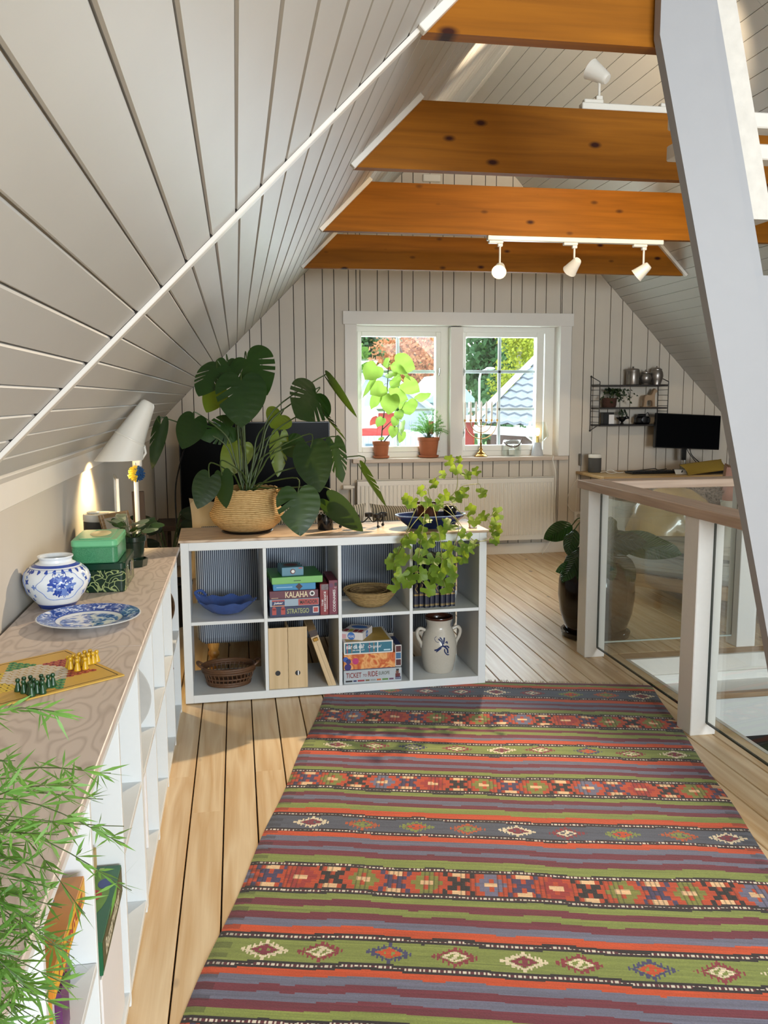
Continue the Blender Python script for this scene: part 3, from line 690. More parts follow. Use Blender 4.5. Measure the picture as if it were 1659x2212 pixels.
o = pillowmesh(.46, .44, .17).build('linen_cushion', LINEN, None, (-.045, 4.72, .665), (PI/2-.12, .05, .05)); tag(o, 'plain beige linen cushion at the left end of the sofa behind the basket', 'cushion')
# ----------------------------------------------------------------- television on a bench, radiator
BLK = plain('black_plastic', '#0c0c0d', .3, vary=.1); SCREEN = plain('dark_screen', '#07080a', .25, vary=.02); SCREEN.node_tree.nodes['Principled BSDF'].inputs['IOR'].default_value = 1.12
tv = thing('television', 'large black flat television behind the monstera against the plank wall', 'television', (.145, 7.0, .45))
MB().box(-.6, 0, .075, .6, .035, .79, .004).build('casing', BLK, tv); MB().box(-.592, -.002, .085, .592, .001, .782).build('screen', SCREEN, tv)
for s in (-1, 1): MB().box(s*.42-.02, -.10, 0, s*.42+.02, .14, .012, .003).box(s*.42-.012, .0, .01, s*.42+.012, .03, .09, .003).build('foot', BLK, tv)
bench = thing('tv_bench', 'low dark wooden bench under the television', 'bench', (.145, 6.98, 0))
DARKW = wood('dark_stained_wood', '#4b382a', '#2c1e15', 0, 1.2, .5)
MB().box(-.8, -.2, .41, .8, .26, .45, .004).build('top', DARKW, bench)
for sx_ in (-.74, .70):
    for sy_ in (-.18, .2): MB().box(sx_, sy_, 0, sx_+.04, sy_+.04, .41, .003).build('leg', DARKW, bench)
rad = thing('radiator', 'long white ribbed panel radiator under the window', 'radiator', (1.02, 7.392, .145))
RADM = plain('radiator_enamel', '#dcd8d0', .35, vary=.02)
m = MB(); P = []; nr = 49; wr = 1.80
xs_ = np.linspace(.02, wr-.02, nr*8+1); prof = []
for xx in xs_:
    ph = ((xx-.02)/((wr-.04)/nr)) % 1; prof.append((xx, -.008 if .3 < ph < .7 else (0 if (ph < .18 or ph > .82) else -.004)))
m.grid([[(a, b-.001, z) for z in (.045, .52)] for a, b in prof], smooth=True)
m.grid([[(a, max(b, -.0)-.0, z) for z in (.0, .045)] for a, b in prof], smooth=False)
m.box(0, 0.001, 0, wr, .012, .565, .003); m.box(0, .0, .52, wr, .012, .565, .004); m.build('front_panel', RADM, rad)
MB().box(0.002, .045, 0.004, wr-.002, .056, .56, .003).build('rear_panel', RADM, rad)
MB().box(.0, .006, .5655, wr, .056, .572, .002).build('grille', RADM, rad)
MB().tube([(-.02, .03, .51), (-.06, .03, .51)], .012, 10).tube([(-.05, .03, .51), (-.12, .03, .51)], .021, 14).build('thermostat_valve', WHITE2, rad)
MB().tube([(-.045, .03, .50), (-.045, .03, -.145)], .008, 8).build('pipe', RADM, rad)
for xx in (.3, 1.5): MB().box(xx, .056, .1, xx+.03, .107, .5).build('bracket', RADM, rad)
# ----------------------------------------------------------------- wall string shelf
WIRE = plain('black_wire', '#17130f', .5); SHB = plain('black_shelf_board', '#1b1512', .45, vary=.2)
ss = thing('wall_shelf', 'black wire wall shelf with three boards on the plank wall', 'shelf', (3.19, 7.499, 1.12))
for xx in (0.0, .655):
    m = MB()
    m.tube([(xx, -.006, .0), (xx, -.006, .49)], .004, 6).tube([(xx, -.20, .06), (xx, -.20, .44)], .004, 6)
    m.tube([(xx, -.006, .49), (xx, -.20, .44)], .004, 6).tube([(xx, -.006, .0), (xx, -.20, .06)], .004, 6)
    m.ball((xx, -.006, .49), .009, 6).ball((xx, -.006, 0), .009, 6); m.build('side_ladder', WIRE, ss)
    for k in range(8): MB().tube([(xx, -.006, .08+k*.048), (xx, -.20, .08+k*.048)], .0025, 5).build('rung', WIRE, ss)
for z in (.045, .198, .398): MB().box(.008, -.205, z, .648, -.004, z+.014, .002).build('shelf_board', SHB, ss)
# ----------------------------------------------------------------- desk
DESKW = wood('pale_pine_top', '#cdab78', '#a9854f', 0, 1.0, .45)
desk = thing('desk', 'pale wooden desk against the plank wall under the wall shelf', 'desk', (3.06, 6.86, 0))
MB().box(0, 0, .728, 1.5, .62, .752, .003).build('top', DESKW, desk)
for a in (.38, 1.34): MB().box(a, .06, 0, a+.04, .10, .728, .003).box(a, .52, 0, a+.04, .56, .728, .003).box(a, .06, .68, a+.04, .56, .72).build('leg_frame', WHITE2, desk)
# ----------------------------------------------------------------- daybed with folded mattress, beyond the railing
FRW = wood('pale_bed_slats', '#b99a74', '#8e6f4c', 0, 1.0, .5)
bed = thing('daybed', 'low wooden daybed with pale folded mattress behind the glass railing', 'daybed', (3.03, 5.17, 0), -.98)
MB().box(-.75, 0, .10, .75, .03, .19, .003).build('front_rail', FRW, bed)
MB().box(-.75, .82, .10, .75, .85, .19, .003).build('rear_rail', FRW, bed)
for i in range(12): MB().box(-.73+i*.127, .03, .16, -.73+i*.127+.075, .82, .18, .002).build('slat', FRW, bed)
for a in (-.72, .66):
    for b in (.02, .77): MB().box(a, b, 0, a+.06, b+.06, .10, .002).build('leg', FRW, bed)
MATT = plain('washed_grey_cotton', '#b9bab4', .9, vary=.06, scale=26, bump=.25)
MATT2 = plain('cream_cotton', '#cbc6b6', .9, vary=.06, scale=20, bump=.25)
def lumpy(w_, d_, h_, seed, amp=.02, n=18):
    m = slabcushion(MB(), -w_/2, 0, 0, w_/2, d_, h_, min(.07, h_*.4)); r_ = random.Random(seed); a, b, c = (r_.uniform(0, 6) for _ in range(3))
    bm = bmesh.new(); me = m.mesh('t'); bm.from_mesh(me); bpy.data.meshes.remove(me)
    bmesh.ops.subdivide_edges(bm, edges=[e for e in bm.edges if e.calc_length() > .12], cuts=6, use_grid_fill=True)
    for v in bm.verts:
        p = v.co; k = amp*(math.sin(p.x*13+a)*math.sin(p.y*11+b)+.5*math.sin(p.x*31+p.z*20+c))
        v.co.z += k*(.3 + p.z/h_) if p.z > .02 else 0
        v.co.y += .6*amp*math.sin(p.x*17+a)*(p.z/h_)
    mb = MB().add([v.co.copy() for v in bm.verts], [[v.index for v in f.verts] for f in bm.faces], 0, True); bm.free(); return mb
lumpy(1.35, .80, .155, 1, .008).build('mattress', MATT, bed, (0, .01, .181))
lumpy(1.22, .74, .17, 2, .026).build('folded_mattress', MATT2, bed, (-.02, .03, .345), (.06, .02, 0))
# ================================================================= lamps
LAMPW = plain('lamp_white_enamel', '#e2ded4', .35, vary=.02)
BULB = emit('bulb_glow', '#ffd9a0', 14.0); BULBDIM = emit('bulb_glow_soft', '#ffcf8a', 5.0)
def spotlight(name, parent, loc, target, power, size=62, blend=.6, col=(1, .78, .52), r=.018):
    l = bpy.data.lights.new(name, 'SPOT'); l.energy = power; l.spot_size = math.radians(size); l.spot_blend = blend; l.color = col; l.shadow_soft_size = r
    o = bpy.data.objects.new(name, l); COL.objects.link(o); o.location = loc
    o.rotation_euler = (Vector(target)-Vector(loc)).to_track_quat('-Z', 'Y').to_euler(); return o
def spot(track, x, y, zt, d, hang, power, target, glow, size=62):
    """one lamp head on a track: adapter, stem, conical shade, bulb"""
    s = -1 if hang < 0 else 1
    head = Vector((x, y, zt + hang)); d = Vector(d).normalized()
    MB().box(x-.055, y-.014, zt, x+.03, y+.014, zt+s*.016, .003).box(x+.0, y-.01, zt+s*.016, x+.028, y+.01, zt+s*.032, .002).build('adapter', LAMPW, track)
    MB().tube([(x+.014, y, zt+s*.03), (x+.014, y, zt+hang)], .006, 8).build('stem', LAMPW, track)
    M = basis(d.orthogonal().normalized(), d.cross(d.orthogonal().normalized()), d, head + Vector((.014, 0, 0)))
    sh = MB().lathe([(0, -.045), (.020, -.043), (.024, -.036), (.026, -.03), (.041, .045), (.043, .05), (.041, .05), (.039, .045), (.022, -.03), (0, -.034)], 24, M=M).build('shade', LAMPW, track)
    MB().ball((0, 0, .018), .024, 8, M=M).build('bulb', BULB if glow else BULBDIM, sh)
    spotlight('spot_beam', None, tuple(head + Vector((.014, 0, 0)) + d*.055), target, power, size)
tr1 = thing('spot_track', 'white three-spot light track under the third pine beam', 'light track')
MB().box(1.443, 4.905, 2.3181, 2.52, 4.943, 2.3445, .003).build('rail', LAMPW, tr1)
spot(tr1, 1.506, 4.924, 2.3181, (-.42, -1, -.62), -.156, 300, (.0, 2.3, 0), True)
spot(tr1, 1.957, 4.924, 2.3181, (-.25, .8, -.6), -.127, 26, (1.6, 7.4, .9), False)
spot(tr1, 2.390, 4.924, 2.3181, (-.75, .6, -.75), -.146, 30, (1.6, 6.2, .5), True)
tr2 = thing('spot_track', 'white spot track on top of the second pine beam with one upturned lamp and two assumed unseen lamps', 'light track')
MB().box(1.452, 3.577, 2.6145, 2.09, 3.617, 2.642, .003).build('rail', LAMPW, tr2)
spot(tr2, 1.518, 3.597, 2.642, (-.62, .55, .62), .118, 60, (.91, 4.13, 3.38), True)
spot(tr2, 1.86, 3.597, 2.642, (.16, .7, .33), .118, 130, (2.35, 4.9, 3.40), True)  # unseen lamp, assumed from the bright right slope
spot(tr2, 2.0, 3.597, 2.642, (-.2, .9, -.25), .118, 78, (1.75, 4.9, 2.40), True, 105)  # unseen lamp, added to brighten the third beam
fill_track = thing('spot_track', 'unseen white spot track added on top of the nearest pine beam to light the right slope', 'light track')  # unseen track, added to warm the right slope of the ceiling
MB().box(.95, 2.274, 2.6145, 1.16, 2.312, 2.642, .003).build('rail', LAMPW, fill_track)
spot(fill_track, 1.08, 2.293, 2.642, (.87, .48, .04), .10, 30, (2.9, 3.4, 2.9), True)
# smoke alarm box high on the gable
tag(MB().box(1.62, 7.47, 3.255, 1.775, 7.4995, 3.315, .006).build('junction_box', LAMPW), 'small white box high on the plank gable under the roof ridge', 'box')
# floor lamp with long conical shade behind the bookcase end
fl_ = thing('floor_lamp', 'white lamp with a long tilted cone shade beside the knee wall', 'lamp', (-.482, 4.25, 0))
MB().lathe([(0, 0), (.13, 0), (.13, .012), (.02, .02), (.013, .03), (0, .03)], 32).build('base', LAMPW, fl_)
MB().tube([(0, 0, .02), (0, 0, 1.15)], .011, 12).build('pole', LAMPW, fl_)
pt = Vector((.075, 0, 1.415)); pb = Vector((-.075, -.03, 1.135)); dx = (pb-pt).normalized()
ax = dx.cross(Vector((0, 1, 0))).normalized(); ay = dx.cross(ax); Ls = (pb-pt).length
prof = [(0, 0), (.025, .002), (.034, .012), (.038, .03), (.072, Ls*.62), (.073, Ls*.62), (.098, Ls+.005), (.096, Ls+.005), (.069, Ls*.63), (.034, .035), (0, .02)]
# lower rim cut level: shade built as a lathe whose last ring is sheared to the horizontal
mm_ = MB().lathe(prof, 40, M=basis(ax, ay, dx, pt))
for i, v in enumerate(mm_.v):
    p = Vector(v) - pt; tt = p.dot(dx)
    if tt > Ls*.95: 
        q = Vector(v); k = (q.z - 1.14)/dx.z*-1; q = q + dx*k; mm_.v[i] = tuple(q)
shade = mm_.build('shade', LAMPW, fl_)
MB().lathe([(.0745, Ls*.61), (.0765, Ls*.615), (.0765, Ls*.63), (.0745, Ls*.635)], 40, M=basis(ax, ay, dx, pt)).build('ring', LAMPW, shade)
MB().box(-.012, -.02, 1.10, .03, .02, 1.19, .008).tube([(.0, 0, 1.15), (.02, 0, 1.20), (.045, 0, 1.205), (.05, 0, 1.17), (.03, 0, 1.14)], .006, 8).build('hinge', LAMPW, fl_)
MB().ball(tuple(pt + dx*Ls*.80), .026, 8).build('bulb', BULB, fl_)
lb = pt + dx*(Ls*.90) + Vector((-.482, 4.25, 0))
spotlight('lamp_light', None, lb, (-.80, 4.16, .55), 30, 115, .7, (1, .74, .36), .02)
PY_ = plain('yellow_yarn', '#e2c43a', .95); PB_ = plain('blue_yarn', '#1f4a78', .95)
pom = thing('pompom', 'yellow and blue yarn pompom hanging under the lamp shade', 'pompom', (-.475, 4.215, 1.075))
for nm, mt, sgn in (('yellow_yarn', PY_, -1), ('blue_yarn', PB_, 1)):
    m = MB(); r_ = random.Random(5+sgn)
    m.ball((sgn*.003, 0, 0), .026, 6)
    for k in range(150):
        d = Vector((r_.gauss(0, 1), r_.gauss(0, 1), r_.gauss(0, 1))).normalized()
        if sgn*d.x < -.25: d.x = -d.x
        m.tube([d*.02, d*r_.uniform(.034, .042)], .0022, 4)
    stuff(m.build(nm, mt, pom))
MB().tube([(0, 0, .02), (-.005, .02, .06)], .0012, 5).build('string', PB_, pom)
# ================================================================= things on the far worktop
ZT = .7552
def porcelain(name, flower=40.0, edge=None, dens=.46):
    m, nt, p = _new(name); tc = N(nt, 'ShaderNodeTexCoord')
    nz = N(nt, 'ShaderNodeTexNoise', i_Scale=flower, i_Detail=3.5, i_Roughness=.6, i_Distortion=1.2); nt.links.new(tc.outputs['Object'], nz.inputs['Vector'])
    cr = N(nt, 'ShaderNodeValToRGB'); e = cr.color_ramp; e.elements[0].position = dens-.05; e.elements[0].color = srgb('#24428f'); e.elements[1].position = dens+.09; e.elements[1].color = srgb('#dfe3e8')
    x = e.elements.new(dens+.0); x.color = srgb('#4a68b4'); x = e.elements.new(dens+.06); x.color = srgb('#a9b9dc')
    nt.links.new(nz.outputs['Fac'], cr.inputs[0]); nt.links.new(cr.outputs[0], p.inputs['Base Color']); p.inputs['Roughness'].default_value = .12; return m
PORC = plain('white_porcelain', '#dde2e6', .12, vary=.02); BLUE = plain('cobalt_glaze', '#2a479c', .15, vary=.15, scale=60); BLUE2 = plain('pale_cobalt_glaze', '#7088c2', .15, vary=.15, scale=80)
vase = thing('ginger_vase', 'round blue and white porcelain vase with flower painting', 'vase', (-.590, 2.885, ZT))
vp = [(0, 0), (.052, 0), (.056, .006), (.060, .014), (.088, .05), (.1015, .082), (.1035, .098), (.098, .118), (.080, .138), (.058, .149), (.051, .153), (.050, .160), (.0555, .168), (.055, .171), (.048, .169), (.045, .160), (.050, .148), (.07, .13), (.08, .10), (.06, .04), (0, .02)]
MB().lathe(vp, 56).build('body', PORC, vase)
def onvase(th, z):
    for i in range(len(vp)-1):
        (r0_, z0_), (r1_, z1_) = vp[i], vp[i+1]
        if z0_ <= z <= z1_ and i < 11:
            r = r0_ + (r1_-r0_)*(z-z0_)/max(1e-6, z1_-z0_) + .0006; return Vector((r*math.cos(th), r*math.sin(th), z))
    return Vector((.0515*math.cos(th), .0515*math.sin(th), z))
def patch(mb, th, z, rad, seed, k=5, amp=.3, sq=1.0, rot=0):
    r_ = random.Random(seed); ph = r_.uniform(0, 6); pts = []
    for i in range(20):
        a = 2*PI*i/20; r = rad*(1+amp*math.cos(k*a+ph)); u_, v_ = r*math.cos(a), r*math.sin(a)*sq
        pts.append(onvase(th + (u_*math.cos(rot)-v_*math.sin(rot))/.1, min(.15, max(.012, z + u_*math.sin(rot)+v_*math.cos(rot)))))
    c = onvase(th, z); o = len(mb.v); mb.add([c]+pts, [(0, 1+i, 1+(i+1) % 20) for i in range(20)], 0, True)
dk, lt = MB(), MB(); r_ = random.Random(11)
for cth in (-1.25, .85, 2.95):
    for i in range(11):
        a = i*2*PI/11; patch(dk if i % 3 else lt, cth+.34*math.cos(a)*r_.uniform(.7, 1.1), .088+.030*math.sin(a)*r_.uniform(.8, 1.1), r_.uniform(.010, .0145), i, 4, .35, .75, a)
    patch(lt, cth-.05, .105, .017, 3, 7, .16); patch(lt, cth+.04, .076, .020, 4, 8, .15); patch(dk, cth+.03, .087, .008, 5, 5, .4)
    for k in range(7): patch(lt if k % 2 else dk, cth+1.05+r_.uniform(-.25, .25), .04+k*.015, r_.uniform(.005, .008), 40+k, 4, .4)
m2 = MB(); PQ = [[onvase(2*PI*i/56, z) for z in (.136, .142, .147)] for i in range(56)]; dk.grid(PQ, closed_u=True); PQ = [[onvase(2*PI*i/56, z) for z in (.004, .012, .020)] for i in range(56)]; dk.grid(PQ, closed_u=True)
for cth in (-1.25, .85, 2.95):
    pts = [onvase(cth+.72*math.cos(a)*(1+.08*math.cos(6*a)), .086+.046*math.sin(a)*(1+.06*math.cos(6*a))) for a in np.linspace(0, 2*PI, 40)]; lt.tube(pts, .0011, 4)
for i in range(22): patch(dk, i*2*PI/22, .131, .006, i, 3, .2)
stuff(dk.build('dark_blue_painting', BLUE, vase, fix=False)); stuff(lt.build('pale_blue_painting', BLUE2, vase, fix=False))
plate = thing('serving_plate', 'oval blue and white patterned plate in front of the vase', 'plate', (-.455, 2.655, ZT), -.35)
plp = [(0, .0), (.075, 0), (.080, .004), (.10, .010), (.150, .022), (.152, .0245), (.149, .0255), (.10, .0145), (.088, .008), (0, .006)]
MB().lathe(plp, 56, sy=1.0).build('dish', PORC, plate)
PATP = porcelain('blue_transfer_print', 52.0, dens=.52); PATC = porcelain('blue_scene_print', 24.0, dens=.44)
MB().lathe([(.147, .0256), (.100, .0150)], 56).build('rim_print', PATP, plate, fix=False)
MB().lathe([(.084, .0084), (.0, .0068)], 48).build('centre_print', PATC, plate, fix=False)
MB().lathe([(.1005, .0152), (.097, .0136), (.0965, .0134)], 48).lathe([(.1475, .0258), (.1440, .0246)], 48).build('blue_lines', BLUE, plate, fix=False)
def tinmat(name, base, fig, scale, thr, rough=.22, metal=.0):
    m, nt, p = _new(name); tc = N(nt, 'ShaderNodeTexCoord'); vo = N(nt, 'ShaderNodeTexVoronoi', feature='DISTANCE_TO_EDGE', i_Scale=scale)
    nz = N(nt, 'ShaderNodeTexNoise', i_Scale=scale*.6, i_Detail=1.0); nt.links.new(tc.outputs['Object'], nz.inputs['Vector'])
    mx0 = N(nt, 'ShaderNodeMix', data_type='RGBA'); mx0.inputs['Factor'].default_value = .08; nt.links.new(tc.outputs['Object'], mx0.inputs['A']); nt.links.new(nz.outputs['Color'], mx0.inputs['B']); nt.links.new(mx0.outputs['Result'], vo.inputs['Vector'])
    lt_ = N(nt, 'ShaderNodeMath', operation='LESS_THAN', i_1=thr); nt.links.new(vo.outputs['Distance'], lt_.inputs[0])
    mx = N(nt, 'ShaderNodeMix', data_type='RGBA'); mx.inputs['A'].default_value = srgb(base); mx.inputs['B'].default_value = srgb(fig); nt.links.new(lt_.outputs[0], mx.inputs['Factor'])
    nt.links.new(mx.outputs['Result'], p.inputs['Base Color']); p.inputs['Roughness'].default_value = rough; p.inputs['Metallic'].default_value = metal; return m
GT1 = tinmat('dark_green_tin', '#0d2a1c', '#8f9a66', 34.0, .05); GT2 = tinmat('mint_green_tin', '#69b283', '#2c6b49', 260.0, .20); GTL = plain('mint_lid', '#69b283', .2, vary=.05); GTD = plain('dark_green_lid', '#0f3122', .2)
t1 = thing('dark_tin_box', 'dark green hinged tin box with pale flower lines under a mint tin', 'tin', (-.470, 3.215, ZT))
MB().rbox(-.07, -.14, 0, .07, .14, .079, .017, .003).build('body', GT1, t1); MB().rbox(-.072, -.142, .078, .072, .142, .105, .018, .004).build('lid', GTD, t1)
MB().box(.071, -.02, .05, .079, .02, .085, .003).build('clasp', CHROME, t1)
t2 = thing('mint_tin_box', 'mint green speckled tin box lying on the dark green tin', 'tin', (-.494, 3.205, ZT+.1055))
MB().rbox(-.082, -.135, 0, .072, .12, .057, .018, .003).build('body', GT2, t2); MB().rbox(-.084, -.137, .056, .074, .122, .082, .02, .005).build('lid', GTL, t2)
MB().rbox(-.06, -.11, .081, .05, .095, .0845, .012, .0015).build('raised_panel', GTL, t2)
MB().lathe([(0, .0865), (.034, .086), (.036, .085)], 28, c=(0, -.0, 0), sy=2.0).build('medallion', plain('gilt_print', '#cfc58d', .25, vary=.2), t2)
# small potted plant in a dark green pot
DGRN = plain('dark_green_glaze', '#15241a', .2, vary=.15); SOIL = plain('potting_soil', '#2b2019', .95, bump=.5, scale=120)
hp = thing('potted_hoya', 'small variegated plant in a dark green glazed pot behind the tins', 'potted plant', (-.425, 3.56, ZT))
MB().lathe([(0, .0), (.050, 0), (.053, .012), (.056, .03), (.050, .031), (.047, .012), (0, .008)], 8).build('saucer', DGRN, hp)
MB().lathe([(0, .008), (.033, .008), (.036, .02), (.046, .10), (.052, .104), (.053, .122), (.049, .124), (.045, .118), (.04, .11), (0, .105)], 32).build('pot', DGRN, hp)
MB().lathe([(0, .113), (.0445, .113)], 20).build('soil', SOIL, hp)
# grey speaker with white top
SPK = plain('speaker_cloth', '#4a4845', .8, bump=.2, scale=400)
def speaker(label, loc, r, h):
    s = thing('speaker', label, 'speaker', loc)
    MB().lathe([(0, 0), (r*.92, 0), (r, .008), (r, h-.03), (r*.99, h-.028)], 40).build('cloth_body', SPK, s)
    MB().lathe([(r*1.0, h-.03), (r*1.02, h-.026), (r*1.02, h-.006), (r*.98, h), (0, h)], 40).build('top', LAMPW, s)
    MB().lathe([(r*.5, h), (r*.5, h+.002), (0, h+.002)], 32).build('touch_ring', plain('speaker_ring', '#cfccc4', .4), s)
    return s
sp1 = speaker('dark cylindrical speaker with a white top near the lamp on the worktop', (-.600, 3.90, ZT), .072, .175)
MB().lathe([(0, 0), (.026, 0), (.028, .004), (.02, .008), (0, .008)], 20, c=(-.03, .0, .1775)).build('small_disc', LAMPW, sp1)
tag(link('x', None), 'x', 'x'); bpy.data.objects.remove(bpy.data.objects['x'])
# picture frame standing on its strut
pf = thing('picture_frame', 'small standing picture frame seen edge on behind the potted plant', 'picture frame', (-.475, 3.76, ZT), 1.0)
FRG = wood('frame_gilt_wood', '#a98a62', '#6d5233', 0, 2, .4)
M = Matrix.Rotation(-.30, 4, 'X')
MB().box(-.09, 0, 0, -.072, .014, .20, .002, M=M).box(.072, 0, 0, .09, .014, .20, .002, M=M).box(-.072, 0, 0, .072, .014, .018, .002, M=M).box(-.072, 0, .182, .072, .014, .20, .002, M=M).build('moulding', FRG, pf)
MB().box(-.072, .004, .018, .072, .008, .182, M=M).build('photo', plain('faded_photo', '#b9b2a4', .4, vary=.4, scale=14), pf)
MB().box(-.072, .0085, .018, .072, .011, .182, M=M).build('backing', BLK, pf); MB().box(-.02, .02, .0, .02, .026, .15, .001, M=Matrix.Translation((0, .085, 0)) @ Matrix.Rotation(.25, 4, 'X')).build('strut', BLK, pf)
# board leaning behind and white empty frame
DRIFT = wood('weathered_board', '#4c3b2c', '#2a1f17', 2, 1.4, .8)
o = MB().box(-.03, -.012, 0, .03, .012, .96, .002).build('old_board', DRIFT, None, (-.487, 4.52, .0), (-.0, -.02, .2)); tag(o, 'narrow weathered dark board standing upright behind the lamp pole', 'board')
wf = thing('leaning_picture', 'slim empty white frame leaning at the knee wall beyond the speaker', 'picture frame', (-.617, 4.62, .0), 1.75)
MB().box(-.14, 0, 0, -.125, .015, 1.03, .002).box(.125, 0, 0, .14, .015, 1.03, .002).box(-.125, 0, 1.015, .125, .015, 1.03, .002).box(-.125, 0, 0, .125, .015, .015, .002).build('moulding', LAMPW, wf)
# ================================================================= star board with pawns
bd = thing('star_game_board', 'yellow star board game on the near worktop with green and yellow pawns', 'game board', (-.545, 2.155, ZT), .0)
cT, cR = Vector((-.466, 2.362, 0)), Vector((-.286, 2.112, 0))
e1 = (cR-cT); wB = e1.length; e1.normalize(); e2 = Vector((-e1.y, e1.x, 0)) * -1
if e2.x > 0: e2 = -e2
ctr = cT + e1*wB/2 + e2*wB/2
bd.location = (ctr.x, ctr.y, ZT); bd.rotation_euler = (0, 0, math.atan2(e1.y, e1.x))
h = wB/2
BY = plain('board_yellow', '#c9a24a', .5, vary=.06, scale=30)
MB().box(-h, -h, 0, h, h, .004, .0008).build('board', BY, bd)
def flat(mb, poly, z=.0043): mb.add([(x, y, z) for x, y in poly], [tuple(range(len(poly)))])
m = MB()
for a, b, c, d in ((-h*.93, -h*.93, h*.93, -h*.915), (-h*.93, h*.915, h*.93, h*.93), (-h*.93, -h*.915, -h*.915, h*.915), (h*.915, -h*.915, h*.93, h*.915)): flat(m, [(a, b), (c, b), (c, d), (a, d)], .0042)
m.build('border_line', GAPD, bd, fix=False)
hs = h*.072; AX = .52
cols = {'w': MB(), 'r': MB(), 'g': MB(), 'y': MB()}; holes = {'k': MB()}
def hexa(mb, x, y, r, z): flat(mb, [(x+r*math.cos(PI/6+i*PI/3), y+r*math.sin(PI/6+i*PI/3)) for i in range(6)], z)
spot_cells = {}
for q in range(-8, 9):
    for r in range(-8, 9):
        s_ = -q-r; x, y = hs*math.sqrt(3)*(q+r/2), hs*1.5*r
        c, s__ = math.cos(AX), math.sin(AX); xx, yy = x*c-y*s__, x*s__+y*c
        if max(abs(q), abs(r), abs(s_)) <= 4: k = 'w'
        elif q <= 4 and r <= 4 and s_ <= 4 or q >= -4 and r >= -4 and s_ >= -4:
            v = [(q > 4, 'g'), (r > 4, 'r'), (s_ > 4, 'y'), (q < -4, 'g'), (r < -4, 'y'), (s_ < -4, 'r')]; k = [b for a, b in v if a][0]
        else: continue
        if max(abs(q), abs(r), abs(s_)) > 8: continue
        spot_cells.setdefault(('+q' if q > 4 else '-q' if q < -4 else '+r' if r > 4 else '-r' if r < -4 else '+s' if s_ > 4 else '-s' if s_ < -4 else 'c'), []).append((xx, yy))
        hexa(cols[k], xx, yy, hs*.93, .0043)
        if k != 'w': hexa(holes['k'], xx, yy, hs*.26, .0047)
for k, cc in (('w', '#c9c1b2'), ('r', '#a83c3c'), ('g', '#3f8f58'), ('y', '#d9c03c')): stuff(cols[k].build({'w': 'white_field', 'r': 'red_points', 'g': 'green_points', 'y': 'yellow_points'}[k], plain('print_'+k, cc, .5, vary=.04), bd, fix=False))
stuff(holes['k'].build('dark_cells', plain('print_k', '#33251c', .6), bd, fix=False))
PG = plain('green_painted_wood', '#1e4526', .3, vary=.12); PYW = plain('yellow_painted_wood', '#c79d1f', .3, vary=.12)
def pawnmesh(nm, mt): return MB().lathe([(0, 0), (.0082, 0), (.0086, .002), (.0074, .006), (.0052, .014), (.0036, .0195), (.0035, .021), (.0052, .0235), (.0055, .026), (.0042, .0295), (0, .031)], 16).mesh(nm, [mt])
pgm, pym = pawnmesh('pawn', PG), pawnmesh('pawn', PYW)
gpos = [(-.513, 2.030), (-.502, 2.042), (-.497, 2.015), (-.489, 2.048), (-.482, 2.005), (-.477, 2.026), (-.466, 2.053), (-.458, 2.030), (-.466, 2.008), (-.449, 2.046), (-.441, 2.056), (-.474, 1.988), (-.453, 2.003)]
ypos = [(-.432, 2.195), (-.421, 2.205), (-.409, 2.218), (-.399, 2.235), (-.387, 2.244), (-.369, 2.232), (-.424, 2.180), (-.410, 2.188), (-.398, 2.200), (-.386, 2.213), (-.376, 2.218), (-.405, 2.163), (-.388, 2.172)]
for lst, me, lab, g in ((gpos, pgm, 'small dark green wooden pawn huddled with others on the star board', 'green pawns on the star board'), (ypos, pym, 'small yellow wooden pawn huddled with others at the board corner', 'yellow pawns on the star board')):
    for x_, y_ in lst: tag(link('game_pawn', me, None, (x_, y_, ZT+.0046)), lab, 'pawn', g)
# ================================================================= things in the low bookcase
WP_ = plain('white_plate_glaze', '#b6b6b3', .2)
o = MB().lathe([(0, .0), (.10, .0), (.149, .028), (.150, .032), (.145, .032), (.10, .008), (0, .008)], 48).build('round_platter', WP_, None, (-.43, 2.62, .387+.150), (PI/2+.2, 0, .12)); tag(o, 'round white platter on edge in the middle upper bay of the bookcase', 'platter')
TRAY = wood('dark_tray_wood', '#5a4028', '#35230f', 0, 2, .4)
o = MB().lathe([(0, .0), (.13, .0), (.140, .02), (.142, .025), (.136, .025), (.12, .008), (0, .008)], 48).build('round_tray', TRAY, None, (-.43, 3.82, .387+.142), (PI/2+.15, 0, 0)); tag(o, 'round dark wooden tray on edge in the farthest upper bay of the bookcase', 'tray')
RED = plain('dark_red_print', '#8e2f36', .4); 
PAPER = plain('white_paper', '#dedad8', .6, vary=.02); PINKP = plain('pink_paper', '#d9b3a4', .6)
INK = plain('black_ink', '#16130f', .6); INKG = plain('grey_ink', '#8f8894', .6)
def flatbox(name, label, cat, loc, size, mt, rz=0, b=.0015, rot=None, group=None):
    t = thing(name, label, cat, loc, rz, group)
    if rot: t.rotation_euler = rot
    sx_, sy_, sz_ = size
    MB().box(-sx_/2, 0, 0, sx_/2, sy_, sz_*.42, b).build('base', mt, t); MB().box(-sx_/2-.0012, -.0012, sz_*.2, sx_/2+.0012, sy_+.0012, sz_, b).build('lid', mt, t); return t
